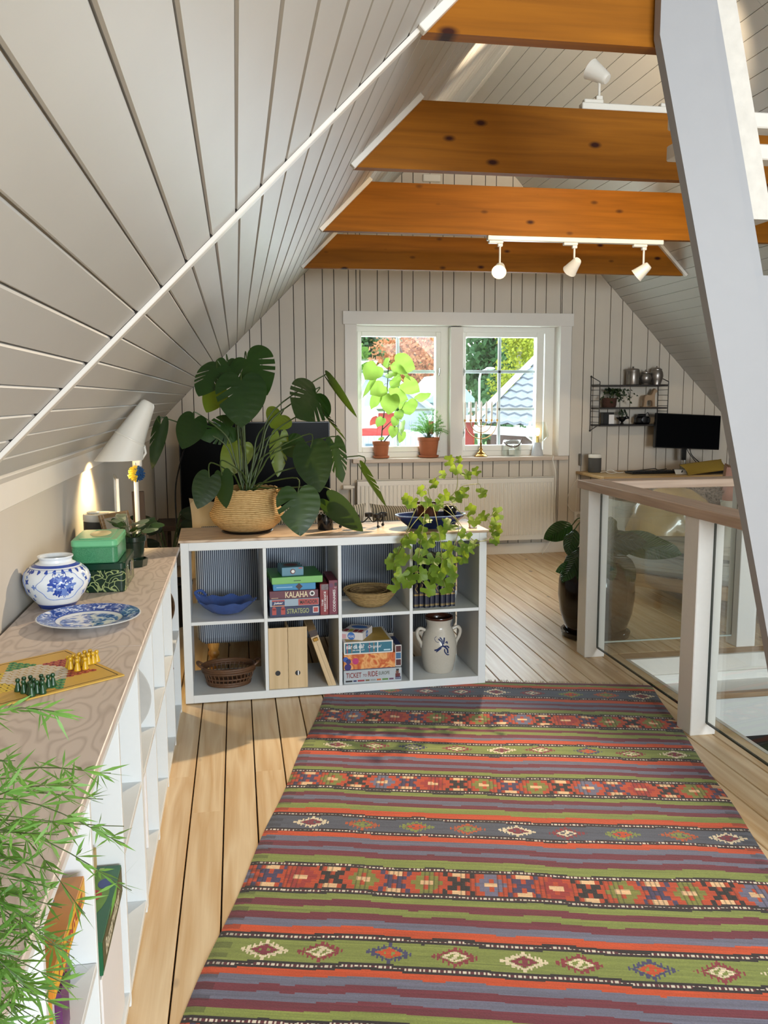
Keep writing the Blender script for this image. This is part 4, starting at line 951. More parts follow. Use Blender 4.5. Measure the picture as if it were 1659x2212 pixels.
for k, (yy, dd, hh, lab, mt) in enumerate(((2.62, .010, .30, 'white printed binder standing in the middle lower bay of the bookcase', PAPER), (2.555, .014, .29, 'thick white paper pad standing before the binder in the lower bay', PAPER), (2.52, .012, .28, 'thin pinkish folder standing before the paper pad in the lower bay', PINKP))):
    t = thing('paper_binder', lab, 'binder', (-.42, yy, .0385)); MB().box(-.11, -dd, 0, .115-.02*k, dd, hh, .002).build('cover', mt, t)
    if k == 0:
        m = MB()
        for a, b, c, d in ((.03, .18, .055, .25), (.07, .10, .10, .13), (.03, .14, .05, .15), (.085, .18, .105, .24)): m.add([(a, -dd-.0006, b), (c, -dd-.0006, b), (c, -dd-.0006, d), (a, -dd-.0006, d)], [(0, 1, 2, 3)])
        m.build('print', INKG, t, fix=False); MB().lathe([(0, 0), (.009, .0)], 16, M=Matrix.Translation((.094, -dd-.0006, .05)) @ Matrix.Rotation(PI/2, 4, 'X')).build('finger_hole', INK, t)
# near bays: game boxes
GB = plain('green_game_box', '#1d5c3c', .35, vary=.12, scale=12); OLV = plain('olive_print', '#4c4a2c', .5); BRW = plain('caramel_card', '#8b4b1c', .4); 
def disc(mb, x, y, z, r, n=20, M=None, sx_=1, sz_=1): mb.add([(x+sx_*r*math.cos(2*PI*i/n), y, z+sz_*r*math.sin(2*PI*i/n)) for i in range(n)], [tuple(range(n))], 0, False, M)
def uprightbox(name, label, y0, th, x0, x1, z0, hh, mt, lean=0.0, rz=0.0):
    t = thing(name, label, 'game box', ((x0+x1)/2, y0, z0), rz); w_ = (x1-x0)/2
    MB().box(-w_, 0, 0, w_, th*.5, hh, .0012).build('base', mt, t); MB().box(-w_-.001, th*.35, -.0, w_+.001, th, hh+.001, .0012).build('lid', mt, t); return t
CARD = wood('plain_card', '#c7ab72', '#a98a4e', 0, 2, .7)
def lyingbox(name, label, x0, x1, y0, y1, z0, hh, mt, rz=0.0):
    t = thing(name, label, 'game box', ((x0+x1)/2, (y0+y1)/2, z0), rz); a, b = (x1-x0)/2, (y1-y0)/2
    MB().box(-a+.001, -b+.001, 0, a-.001, b-.001, hh*.5, .001).build('base', mt, t); MB().box(-a, -b, hh*.12, a, b, hh, .0012).build('lid', mt, t); return t, a, b
def topdisc(t, name, x, y, z, rx, ry, mt): m = MB(); m.lathe([(1, z), (0, z)], 24, c=(x, y, 0), sx=rx, sy=ry); return m.build(name, mt, t, fix=False)
SIDE = Matrix.Rotation(PI/2, 4, 'Z') @ Matrix.Rotation(PI/2, 4, 'X')
CREAMI = plain('cream_ink', '#d8d2b8', .5)
t = thing('magazine_box', 'white box with small printed text under the green game box in the near bookcase', 'box', (-.44, 1.63, .0385)); MB().box(-.15, 0, 0, .150, .27, .255, .0015).build('case', PAPER, t)
m = MB()
for k in range(16): m.add([(.06, -.0006, .205-k*.0105), (.06+random.uniform(.02, .06), -.0006, .205-k*.0105), (.09, -.0006, .210-k*.0105), (.06, -.0006, .210-k*.0105)], [(0, 1, 2, 3)])
for k in range(6): m.add([(.07+k*.006, -.0006, .006), (.073+k*.006, -.0006, .006), (.073+k*.006, -.0006, .03), (.07+k*.006, -.0006, .03)], [(0, 1, 2, 3)])
stuff(m.build('small_print', INK, t, fix=False)); MB().box(.128, -.0008, .0, .1288, -.0002, .255).build('cover_line', INK, t)
t, a, b = lyingbox('game_box', 'green game box with red and blue splashes lying in the near bookcase', -.60, -.288, 1.64, 1.93, .2945, .072, GB)
for x_, y_, rx, ry, mt, nm in ((.078, .085, .026, .034, 'red', 'red_print'), (.105, .025, .026, .024, 'red', 'red_print'), (.075, -.035, .028, .034, 'blue', 'blue_print'), (.130, .070, .014, .020, 'blue', 'blue_print')): topdisc(t, nm, x_, y_, .0728, rx, ry, plain('red_print', '#a3302f', .4, vary=.2, scale=60) if mt == 'red' else plain('blue_print', '#2c3f7d', .4))
topdisc(t, 'pale_green_print', .085, .03, .0724, .060, .11, plain('pale_green_print', '#5f8a35', .45, vary=.35, scale=22))
MB().box(a+.0002, -b+.004, .010, a+.0008, b-.004, .068).build('spine', OLV, t)
text('Bezzerwizzer', CREAMI, t, .20, .034, Matrix.Translation((a+.0012, -.01, .038)) @ SIDE, bold=.02)
t, a, b = lyingbox('cardboard_tray', 'plain tan cardboard tray on the back of the green game box', -.60, -.34, 1.845, 1.925, .3675, .05, CARD)
t, a, b = lyingbox('card_case', 'caramel brown card case lying on the left of the green game box', -.60, -.405, 1.66, 1.835, .3675, .03, BRW)
ORG = plain('orange_box_print', '#b9782c', .35, vary=.2, scale=14); YEL = plain('yellow_box_print', '#dba726', .35, vary=.15, scale=20); SKYB = plain('sky_blue_print', '#7fa9d9', .35, vary=.1)
t, a, b = lyingbox('game_box', 'orange and yellow adventure game box lying in the nearest bookcase bay', -.58, -.292, 1.25, 1.52, .527, .050, ORG)
MB().box(a+.0002, -b+.003, .008, a+.0008, b-.003, .047).build('yellow_spine', YEL, t)
for k, ch in enumerate('RISK'):
    text(ch, plain('dark_red_ink', '#7a1c24', .4), t, .030 if ch != 'I' else .012, .040, Matrix.Translation((.085-.004*k, .085-.052*k, .0512)), bold=.03); text(ch, plain('blue_outline_ink', '#2f63a8', .4), t, .038 if ch != 'I' else .02, .044, Matrix.Translation((.090-.004*k, .081-.052*k, .0508)), bold=.06)
text('ADVENTURE', plain('red_print', '#a3302f', .4), t, .21, .018, Matrix.Translation((a+.0012, 0, .028)) @ SIDE, bold=.04)
t, a, b = lyingbox('game_box', 'sky blue game box with a red oval on top of the orange game box', -.60, -.372, 1.22, 1.50, .578, .045, SKYB); topdisc(t, 'red_oval', .09, .05, .0456, .014, .03, plain('red_oval_print', '#c2494a', .4))
for k, (y0_, y1_, x1, mt, hh, lab) in enumerate(((1.20, 1.27, -.30, YEL, .138, 'yellow picture game box under the near end of the orange box'), (1.275, 1.325, -.31, plain('white_box_print', '#d8d4d0', .4, vary=.25, scale=30), .138, 'white comic patterned game box under the middle of the orange box'), (1.33, 1.385, -.30, plain('purple_box_print', '#5a2a5c', .35, vary=.5, scale=20), .10, 'purple and red game box under the orange box'), (1.39, 1.43, -.31, RED, .11, 'small red game box under the orange box'), (1.44, 1.50, -.32, plain('black_red_box', '#20110f', .3), .085, 'black rounded game case under the far end of the orange box'))):
    t, a, b = lyingbox('game_box', lab, -.60, x1, y0_, y1_, .3875, hh, mt)
o = MB().lathe([(0, 0), (.0035, 0), (.0035, .001), (0, .001)], 12).build('red_sticker', RED, None, (-.2815, 3.514, .33), (0, PI/2, 0)); tag(o, 'tiny round red sticker on a white bookcase divider', 'sticker')
# ================================================================= things in the cube shelf
def kthing(name, label, cat, u, w_, z, rz=0, group=None):
    p = kp(u, w_, z); return thing(name, label, cat, (p.x, p.y, KO.z - .0055 + z), KR + rz, group)
Z1, Z2 = .0385+.0055, .3905+.0055
# blue leaf dish
BD = plain('blue_glaze', '#3f568f', .22, vary=.25, scale=25)
t = kthing('leaf_dish', 'blue glazed pottery dish with a scalloped rim and lug handle', 'dish', .205, .14, Z2)
m = MB(); P = []
for i in range(49):
    a = 2*PI*i/48; row = []
    sc = 1 + .05*math.cos(9*a) ; lug = math.exp(-((a-2.6)/.22)**2)
    for r, z in ((.0, .004), (.05, .004), (.075, .012), (.11, .04), (.135, .062), (.139, .066), (.134, .068), (.108, .05), (.075, .022), (.05, .012), (0, .010)):
        k = sc if r > .1 else 1; row.append((r*k*math.cos(a)*(1+.22*lug*(r > .1)), r*k*.78*math.sin(a)*(1+.22*lug*(r > .1)), z + (.028*lug if r > .1 else 0) + (.006*math.cos(9*a) if r > .12 else 0)))
    P.append(row)
m.grid(P); m.build('bowl', BD, t)
m = MB().tube(smoothpath([(-.125, .05, .075), (-.15, .062, .095), (-.12, .085, .10), (-.098, .07, .078)], 5), .007, 8); m.build('lug_handle', BD, t)
# stacked games
def gbox(label, u0, u1, w0, dep, z, hh, col, rz=0, top=None, vary=.04, seam=True, kind='game_box'):
    t = kthing(kind, label, 'game box', (u0+u1)/2, w0, z, rz); a = (u1-u0)/2
    mt = col if not isinstance(col, str) else plain('box_'+col.strip('#'), col, .4, vary=vary, scale=40)
    MB().box(-a+.001, .001, 0, a-.001, dep-.001, hh*.5, .001).build('base', mt, t)
    MB().box(-a, 0, .003, a, dep, hh-.0004, .0012).build('lid', mt, t)
    if top: MB().add([(-a+.012, .012, hh+.0002), (a-.012, .012, hh+.0002), (a-.012, dep-.012, hh+.0002), (-a+.012, dep-.012, hh+.0002)], [(0, 1, 2, 3)]).build('top_print', top, t, fix=False)
    return t, a
CRM = plain('cream_print', '#d9cba6', .5); WHT = plain('white_print', '#d8d8d6', .5); GRN2 = plain('khaki_print', '#98a06a', .5); BLKI = plain('black_print', '#141215', .5); REDP = plain('red_label', '#a8443f', .45); NAVY = plain('navy_print', '#28345f', .45)
FZ = -.0007
def rect(t, name, x0, z0, x1, z1, mt, y=FZ): return MB().add([(x0, y, z0), (x1, y, z0), (x1, y, z1), (x0, y, z1)], [(0, 1, 2, 3)]).build(name, mt, t, fix=False)
def fdisc(t, name, x, z, r, mt, y=FZ, sz_=1): m = MB(); disc(m, x, y, z, r, 24, sz_=sz_); return m.build(name, mt, t, fix=False)
z = Z2
t, a = gbox('dark blue strategy game box at the bottom of the upper stack', .402, .640, .012, .26, z, .050, '#272e50')
text('STRATEGO', GRN2, t, .105, .024, front(.015, FZ, .027), bold=.02)
rect(t, 'red_piece', -.108, .012, -.088, .042, REDP); rect(t, 'red_piece', -.066, .012, -.046, .042, REDP); rect(t, 'badge', .086, .014, .113, .044, WHT); rect(t, 'badge_print', .089, .018, .110, .040, REDP, FZ-.0004)
fdisc(t, 'red_piece_head', -.098, .042, .009, REDP); fdisc(t, 'red_piece_head', -.056, .042, .009, REDP)
z += .0505
t, a = gbox('pale blue and red trading game box second in the upper stack', .403, .637, .012, .25, z, .036, '#93a6b5')
rect(t, 'red_panel', .018, .003, a-.002, .033, REDP); text('MATADOR', BLKI, t, .082, .018, front(.067, FZ-.0005, .018), bold=.02)
rect(t, 'picture', -.107, .003, -.047, .033, NAVY); rect(t, 'picture_band', -.107, .026, -.047, .033, REDP, FZ-.0003); rect(t, 'picture_band', -.107, .003, -.047, .007, plain('orange_label', '#c0743a', .5), FZ-.0003); text('Joker', WHT, t, .044, .014, front(-.077, FZ-.0006, .017), bold=.02, shear=.2)
z += .0365
t, a = gbox('wine red game box with cream capitals third in the upper stack', .403, .634, .012, .25, z, .040, '#5b2836')
text('KALAHA', CRM, t, .108, .029, front(.012, FZ, .020), bold=.015); fdisc(t, 'round_badge', .086, .022, .0125, WHT); fdisc(t, 'badge_print', .086, .022, .007, BLKI, FZ-.0004); rect(t, 'small_line', -.108, .005, -.075, .007, CRM)
z += .0405
t, a = gbox('narrow turquoise game box fourth in the upper stack', .420, .622, .014, .22, z, .033, '#2f7fae')
M = front(.022, FZ, .017) @ Matrix.Rotation(PI/4, 4, 'Z'); MB().add([(-.012, -.012, 0), (.012, -.012, 0), (.012, .012, 0), (-.012, .012, 0)], [(0, 1, 2, 3)], 0, False, M @ Matrix.Diagonal((1, 1, 1, 1))).build('diamond_print', plain('brown_print', '#3a1d18', .5), t, fix=False)
rect(t, 'title_line', -.085, .014, -.01, .0175, plain('pale_blue_print', '#9cc4dc', .5))
z += .0335
t, a = gbox('bright green flat game box lying askew near the top of the upper stack', .414, .656, .006, .24, z, .033, '#6fae5c', rz=.05, top=plain('jungle_top', '#6d7a1e', .45, vary=.5, scale=26))
MB().box(-a+.0, .0, .0332, a, .24, .0336).build('top_sheet', plain('deep_green_top', '#2f7a33', .4, vary=.15), t); rect(t, 'small_title', -.018, .012, .016, .016, plain('dark_green_ink', '#2f5a2c', .5))
z += .0345
t, a = gbox('small slate blue card game box on top of the upper stack', .463, .567, .022, .13, z, .042, '#4f7f93', rz=.09, top=plain('slate_top', '#4d6f78', .45, vary=.2))
fdisc(t, 'round_logo', 0, .021, .0125, plain('logo_ring', '#5c2f2a', .5)); fdisc(t, 'round_logo_middle', .001, .021, .008, WHT, FZ-.0004); rect(t, 'corner_mark', .028, .033, .046, .038, REDP); m = MB(); m.lathe([(.0, .0425), (.034, .0425)], 28, c=(0, .06, 0)).build('top_ring', plain('maroon_ring', '#5a2b2a', .5), t, fix=False)
t, a = gbox('narrow red upright game box beside the stacked games', .642, .683, .012, .20, Z2, .152, '#7b1d22')
text('THE', WHT, t, .032, .0075, vert_front(-.009, FZ, .060), bold=.02); text('RESISTANCE', WHT, t, .098, .0095, vert_front(.003, FZ, .066), bold=.02); rect(t, 'picture', -.014, .122, .02, .150, plain('grey_portrait', '#6a5f62', .5, vary=.7, scale=110)); rect(t, 'subtitle_line', .0125, .028, .0145, .095, WHT)
t, a = gbox('taller dark red upright game box against the shelf divider', .685, .727, .012, .22, Z2, .168, plain('crimson_purple', '#6d1f35', .4, vary=.3, scale=9))
text('CODENAMES', WHT, t, .108, .0125, vert_front(.004, FZ, .068), bold=.012); fdisc(t, 'round_logo', -.010, .143, .010, plain('violet_logo', '#5a2a4c', .5)); rect(t, 'corner_sign', .006, .140, .018, .155, BLKI); text('C', WHT, t, .007, .008, vert_front(.010, FZ-.0002, .132))
# woven bowls
def weave(name, c1, c2, sc=90, bands=.0, rough=.8, bump=.6):
    m, nt, p = _new(name); tc = N(nt, 'ShaderNodeTexCoord')
    w1 = N(nt, 'ShaderNodeTexWave', wave_type='BANDS', bands_direction='Z', i_Scale=sc, i_Distortion=1.5, i_Detail=1.0); nt.links.new(tc.outputs['Object'], w1.inputs['Vector'])
    nz = N(nt, 'ShaderNodeTexNoise', i_Scale=60.0, i_Detail=2.0); nt.links.new(tc.outputs['Object'], nz.inputs['Vector'])
    mu = N(nt, 'ShaderNodeMath', operation='MULTIPLY'); nt.links.new(w1.outputs['Fac'], mu.inputs[0]); nt.links.new(nz.outputs['Fac'], mu.inputs[1])
    mx = N(nt, 'ShaderNodeMix', data_type='RGBA'); mx.inputs['A'].default_value = srgb(c2); mx.inputs['B'].default_value = srgb(c1); mr = N(nt, 'ShaderNodeMapRange', i_1=.05, i_2=.45); nt.links.new(mu.outputs[0], mr.inputs[0]); nt.links.new(mr.outputs[0], mx.inputs['Factor'])
    nt.links.new(mx.outputs['Result'], p.inputs['Base Color']); p.inputs['Roughness'].default_value = rough
    b = N(nt, 'ShaderNodeBump', i_Strength=bump, i_Distance=.004); nt.links.new(mu.outputs[0], b.inputs['Height']); nt.links.new(b.outputs[0], p.inputs['Normal']); return m
STRAW = weave('coiled_straw', '#b79a66', '#6f5732', 55); STRAW2 = weave('coiled_straw_dark', '#a98c5c', '#57402a', 70)
def coilbowl(t, r0_, r1_, hh, mt, n=12, tk=.0045):
    for i in range(n+1):
        f = i/n; r = r0_ + (r1_-r0_)*math.sin(f*PI/2)**.8 if False else r0_+(r1_-r0_)*f**.75; z = tk + hh*f**1.25
        pts = [(r*math.cos(2*PI*k/40), r*math.sin(2*PI*k/40), z) for k in range(40)]
        MB().tube(pts, tk, 6, closed=True).build('coil', mt, t)
    MB().lathe([(0, .004), (r0_, .004), (r0_, .008), (0, .008)], 36).build('bottom', mt, t)
t = kthing('straw_bowl', 'wide coiled straw bowl in the upper row of the cube shelf', 'bowl', .912, .155, Z2); coilbowl(t, .05, .133, .078, STRAW, 11, .0052)
MB().tube([(.132, 0, .085), (.148, -.01, .082), (.140, -.02, .079)], .002, 5).build('straw_loop', STRAW, t)
t = kthing('straw_bowl', 'smaller patterned straw bowl nested inside the wide straw bowl', 'bowl', .905, .165, Z2+.0205); coilbowl(t, .028, .090, .052, STRAW2, 9, .0042)
m = MB()
for k in range(5):
    a = 2*PI*k/5+.9; m.add([(.0835*math.cos(a+d), .0835*math.sin(a+d), z_) for d, z_ in ((-.16, .055), (.16, .055), (0, .035))], [(0, 1, 2)])
m.build('triangle_pattern', BLKI, t, fix=False)
# dark blue books with gilt bands
BKB = plain('navy_leather', '#10162b', .35, vary=.2, scale=50); GILT = plain('gilt', '#a98f52', .3, .7, vary=.25, scale=200); PAGE = plain('page_block', '#b9a988', .8)
bm_ = MB(); wB2 = .0262
def bookparts():
    c = MB(); pr = [(-wB2/2, .02), (-wB2/2, .006), (-wB2*.36, .0015), (0, 0), (wB2*.36, .0015), (wB2/2, .006), (wB2/2, .02)]
    c.box(-wB2/2, .006, 0, -wB2/2+.0025, .17, .252).box(wB2/2-.0025, .006, 0, wB2/2, .17, .252)
    n = len(pr); c.add([(x, y, 0) for x, y in pr]+[(x, y, .252) for x, y in pr], [(i, i+1, n+i+1, n+i) for i in range(n-1)] + [tuple(range(n)), tuple(range(n, 2*n))], 0, False)
    p = MB().box(-wB2/2+.0026, .012, .003, wB2/2-.0026, .165, .249)
    g = MB()
    for z0, z1 in ((.010, .013), (.016, .018), (.062, .066), (.068, .070), (.165, .169), (.180, .184), (.238, .242)):
        g.add([(x*1.0, y-.0006, z) for z in (z0, z1) for x, y in pr[1:6]], [(i, i+1, 6+i, 5+i) for i in range(4)])
    for k in range(9): 
        a = k*.9; g.add([(.0045*math.cos(a)*(1-.0*k)+j*.003-.002, -.0012, .078+k*.0048+i*.0036) for j, i in ((0, 0), (1, 0), (1, 1), (0, 1))], [(0, 1, 2, 3)])
    return c.mesh('cover', [BKB]), p.mesh('page_block', [PAGE]), g.mesh('gilt_tooling', [GILT], fix=False)
bmc, bmp, bmg = bookparts()
bk0 = None
for k in range(8):
    t = kthing('bound_book', 'navy leather book with gilt bands, %s in its row of eight' % ('leftmost', 'second from the left', 'third from the left', 'fourth from the left', 'fourth from the right', 'third from the right', 'second from the right', 'rightmost')[k], 'book', 1.123+k*.0268, .045+.006*math.sin(k*2.1), Z2, 0, 'navy bound volumes on the shelf')
    link('cover', bmc, t); link('page_block', bmp, t); link('gilt_tooling', bmg, t)
# wicker tray basket
WICK = plain('dark_wicker', '#5a3c25', .5, vary=.3, scale=80)
t = kthing('wicker_basket', 'oval brown wicker basket with two handles in the lower row', 'basket', .205, .15, Z1)
ring = lambda a, b, z, dz=0: [(a*math.cos(2*PI*i/48), b*math.sin(2*PI*i/48), z) for i in range(48)]
def build_ring(nm, a, b, z, r): MB().tube(ring(a, b, z), r, 7, closed=True).build(nm, WICK, t)
build_ring('base_ring', .100, .075, .007, .007); build_ring('base_ring', .104, .078, .018, .006); build_ring('rim', .126, .098, .082, .007); build_ring('rim', .129, .101, .092, .007); build_ring('rim', .125, .097, .070, .005); build_ring('weft', .112, .086, .040, .004)
MB().lathe([(0, .004), (1, .004), (1, .009), (0, .009)], 40, sx=.1, sy=.075).build('bottom', WICK, t)
for i in range(34):
    a = 2*PI*i/34; MB().tube([(.104*math.cos(a), .078*math.sin(a), .012), (.115*math.cos(a+.05), .089*math.sin(a+.05), .045), (.126*math.cos(a), .098*math.sin(a), .086)], .0028, 5).build('stake', WICK, t)
for s in (-1, 1): MB().tube(smoothpath([(s*.118, -.035, .09), (s*.143, -.025, .108), (s*.150, 0, .114), (s*.143, .025, .108), (s*.118, .035, .09)], 4), .006, 7).build('handle', WICK, t)
# wooden magazine files
BIRCH = wood('birch_plywood', '#d0b790', '#b59a70', 2, .8, .5)
def mfile(label, u, w_):
    t = kthing('magazine_file', label, 'magazine file', u, .012, Z1)
    a = w_/2; m = MB().box(-a, 0, 0, a, .006, .300, .001); m.build('front_board', BIRCH, t)
    for s in (-1, 1): MB().prism([(.006, 0), (.245, 0), (.245, .16), (.12, .30), (.006, .300)], s*a-(.004 if s > 0 else 0), s*a+(.004 if s < 0 else 0), M=Matrix(((0, 0, 1, 0), (1, 0, 0, 0), (0, 1, 0, 0), (0, 0, 0, 1)))).build('side_board', BIRCH, t)
    MB().box(-a+.004, .006, 0, a-.004, .245, .005).build('bottom_board', BIRCH, t); MB().box(-a+.004, .239, .005, a-.004, .245, .16).build('back_board', BIRCH, t)
    return t
t = mfile('birch plywood magazine file with a dark finger hole, touching its twin', .438, .092); fdisc(t, 'finger_hole', -.004, .078, .0125, BLKI)
t = mfile('birch plywood magazine file with papers showing through its finger hole', .531, .092); fdisc(t, 'finger_hole', -.002, .074, .0125, BLKI); m = MB(); m.add([(-.002+x, FZ-.0004, .074+z_) for x, z_ in ((.0, -.0115), (.006, -.010), (.006, .010), (.0, .0115))], [(0, 1, 2, 3)]); m.build('paper_edge', WHT, t, fix=False)
m = MB()
for u in (.4845,):
    p_ = [(.0015*math.sin(i*1.9), .002+i*.0148) for i in range(21)]; 
    m.tube([(x, -.0008, z_) for x, z_ in p_], .0006, 4)
m.build('scalloped_edge', plain('joint_line', '#8f7650', .8), t, (-.0465, 0, 0))
lean = math.atan2(.100, .30)
for k, (u, lab) in enumerate(((.690, 'leaning birch folder case, lower one of the pair beside the magazine files'),)):
    t = kthing('folder_case', lab, 'folder case', .7175, .014, Z1+.001); t.rotation_euler = (0, -lean, KR)
    MB().box(-.040, 0, .0, -.002, .23, .300, .001).build('case', BIRCH, t); MB().box(-.0215, -.0006, .004, -.0205, -.0002, .296).build('joint', plain('joint_line2', '#6f5734', .8), t); MB().box(-.033, -.012, .245, -.009, 0, .262, .002).build('clasp', plain('brass', '#b08a45', .3, 1.0), t); MB().box(-.040, -.0008, .268, -.002, -.0002, .300).build('dark_cap', DARKW, t)
# lower games
z = Z1
t, a = gbox('silver grey railway game box at the bottom of the lower stack', .752, 1.040, .010, .28, z, .068, plain('silver_box', '#a9b0b4', .4, vary=.1, scale=25))
MAR = plain('maroon_ink', '#7a2218', .5)
text('TICKET', MAR, t, .076, .026, front(-.095, FZ, .043), bold=.015); text('TO', MAR, t, .019, .013, front(-.040, FZ, .040), bold=.015); text('RIDE', MAR, t, .048, .026, front(.0, FZ, .045), bold=.015); text('EUROPE', plain('olive_ink', '#474a2c', .5), t, .054, .017, front(.056, FZ, .046), bold=.008)
for k, (x0, x1, mt) in enumerate(((-.135, -.102, BLKI), (-.097, -.081, NAVY), (-.076, -.042, RED), (-.037, -.017, plain('tan_wagon', '#6f5a3a', .5)), (-.012, .014, plain('grey_wagon', '#8d8f8b', .5)), (.019, .040, plain('orange_wagon', '#b3571f', .5)), (.046, .076, plain('green_wagon', '#4f7a2c', .5)), (.081, .103, plain('plum_wagon', '#5f3d5c', .5)))):
    rect(t, 'wagon', x0, .010, x1, .018, mt)
rect(t, 'coat', .112, .014, .136, .040, plain('coat_print', '#5b1f22', .5)); fdisc(t, 'portrait', .122, .047, .008, plain('portrait_print', '#6b4436', .5)); rect(t, 'hat', .116, .053, .130, .062, BLKI, FZ-.0002); rect(t, 'blue_sign', .112, .010, .140, .022, NAVY, FZ-.0003); text('DAYS OF WONDER', WHT, t, .024, .0045, front(.126, FZ-.0006, .016))
z += .0685
SWIRL = None
def swirl(name):
    m, nt, p = _new(name); tc = N(nt, 'ShaderNodeTexCoord'); nz = N(nt, 'ShaderNodeTexNoise', i_Scale=9.0, i_Detail=1.5, i_Distortion=2.5); nt.links.new(tc.outputs['Object'], nz.inputs['Vector'])
    mu = N(nt, 'ShaderNodeMath', operation='MULTIPLY', i_1=7.0); nt.links.new(nz.outputs['Fac'], mu.inputs[0]); pg = N(nt, 'ShaderNodeMath', operation='PINGPONG', i_1=1.0); nt.links.new(mu.outputs[0], pg.inputs[0])
    cr = N(nt, 'ShaderNodeValToRGB'); e = cr.color_ramp; e.elements[0].color = srgb('#b44a1c'); e.elements[1].color = srgb('#dca566'); x = e.elements.new(.5); x.color = srgb('#c97a3c'); nt.links.new(pg.outputs[0], cr.inputs[0]); nt.links.new(cr.outputs[0], p.inputs['Base Color']); p.inputs['Roughness'].default_value = .4; return m
t, a = gbox('orange swirl painted game box with blue and pink spheres in the lower stack', .753, 1.008, .012, .26, z, .078, swirl('orange_swirl'))
for x_, z_, r_2, mt in ((-.118, .055, .013, plain('blue_sphere', '#2d4f9a', .4)), (-.105, .044, .013, plain('indigo_sphere', '#2a2a68', .4)), (-.070, .044, .016, plain('pink_sphere', '#b02f68', .4)), (-.108, .016, .017, plain('violet_sphere', '#32246b', .4))): fdisc(t, 'painted_sphere', x_, z_, r_2, mt)
rect(t, 'bottom_line', -a, 0.0002, a, .003, NAVY)
z += .0785
TEAL = plain('teal_print', '#1f6478', .45)
t, a = gbox('white edged quiz game box with a teal front in the lower stack', .754, .997, .010, .26, z, .062, '#d6d3cc', top=plain('ochre_top', '#b3923f', .45, vary=.2, scale=30))
rect(t, 'teal_front', -a+.006, .007, a-.006, .056, TEAL)
for x_, mt in ((-.105, plain('red_bar', '#a8434d', .5)), (-.083, plain('brown_bar', '#8a6a4a', .5)), (-.042, WHT), (.004, plain('plum_bar', '#7a3a52', .5)), (.026, plain('brown_bar', '#8a6a4a', .5)), (.045, WHT)): rect(t, 'colour_bar', x_-.0022, .0075, x_+.0022, .0555, mt, FZ-.0003)
text('när då då?', WHT, t, .088, .021, front(-.066, FZ-.0008, .040), bold=.02); text('alla tiders spel', WHT, t, .058, .008, front(-.050, FZ-.0008, .021), bold=.02); text('Original', WHT, t, .066, .018, front(.030, FZ-.0008, .034), shear=.35); rect(t, 'pill_mark', .075, .012, .108, .019, plain('pale_pill', '#a9c6cf', .5), FZ-.0004)
z += .0625
t, a = gbox('small white word game box with blue discs lying askew on the lower stack', .748, .860, .050, .15, z, .038, '#d2cdcb', rz=-.50)
t.location = kp(.800, .052, z); t.location.z = KO.z-.0055+z
fdisc(t, 'blue_disc', -.003, .019, .019, plain('bright_blue_print', '#3f6fb5', .45)); text('ALIAS', WHT, t, .032, .013, front(-.003, FZ-.0006, .018), bold=.02, shear=.15); rect(t, 'pink_edge', -a, .004, -.030, .026, plain('pink_print', '#cf9ea0', .5))
m = MB(); m.lathe([(0, .0385), (1, .0385)], 28, c=(.004, .105, 0), sx=.042, sy=.026); m.build('top_disc', plain('bright_blue_print', '#3f6fb5', .45), t, fix=False)
for k, cc in enumerate(('#8f2f36', '#a9a13f', '#7d2330', '#8f2f36')): MB().box(-.05+k*.025, .012, .038, -.030+k*.025, .055, .0386).build('card_print', plain('card_'+cc[1:], cc, .5), t)
MXs = Matrix.Translation((a+.0007, .065, .019)) @ Matrix.Rotation(PI/2, 4, 'Z') @ Matrix.Rotation(PI/2, 4, 'X'); m = MB(); m.lathe([(0, 0), (.017, 0)], 24, M=MXs); m.build('blue_disc', plain('bright_blue_print', '#3f6fb5', .45), t, fix=False); text('ALIAS', WHT, t, .028, .011, Matrix.Translation((.0004, 0, 0)) @ MXs, bold=.02)
t, a = gbox('small dark upright game box standing on the railway box', 1.012, 1.044, .030, .16, Z1+.0685, .108, '#d2cfcb')
for k, mt in enumerate((plain('oxblood_panel', '#4a1616', .5), plain('steel_blue_panel', '#2f5f85', .5), plain('oxblood_panel', '#4a1616', .5))): rect(t, 'panel', -.0125, .005+k*.034, .0125, .035+k*.034, mt)
MB().add([(-.0145, .002, .1082), (.0145, .002, .1082), (.0145, .158, .1082), (-.0145, .158, .1082)], [(0, 1, 2, 3)]).build('top_print', NAVY, t, fix=False)
# stoneware jar
STONE = plain('grey_stoneware', '#b4ada0', .25, vary=.06, scale=120); BRG = plain('brown_slip', '#3a1a0e', .15, vary=.2)
t = kthing('stoneware_jar', 'grey stoneware jar with two handles and a blue brushed motif', 'jar', 1.262, .14, Z1)
MB().lathe([(0, 0), (.070, 0), (.074, .004), (.084, .05), (.091, .10), (.0915, .13), (.085, .175), (.072, .21), (.063, .225), (.061, .24), (.066, .262), (.071, .272)], 48).build('body', STONE, t)
MB().lathe([(.071, .272), (.0735, .278), (.072, .283), (.067, .282), (.062, .27), (.055, .24), (.06, .22), (.07, .16), (.05, .08), (0, .07)], 48).build('glazed_mouth', BRG, t)
for s in (-1, 1): MB().tube(smoothpath([(s*.072, 0, .212), (s*.098, 0, .222), (s*.113, 0, .205), (s*.108, 0, .175), (s*.092, 0, .145), (s*.088, 0, .125)], 5), [.009]*26, 10).build('handle', STONE, t)
BRUSH = plain('cobalt_brush', '#22305e', .3)
def onjar(x, z_):
    prof = [(.05, .084), (.10, .091), (.13, .0915), (.175, .085), (.21, .072)]; r = np.interp(z_, [q[0] for q in prof], [q[1] for q in prof]) + .0008; return (x, -math.sqrt(max(0, r*r-x*x)), z_)
m = MB()
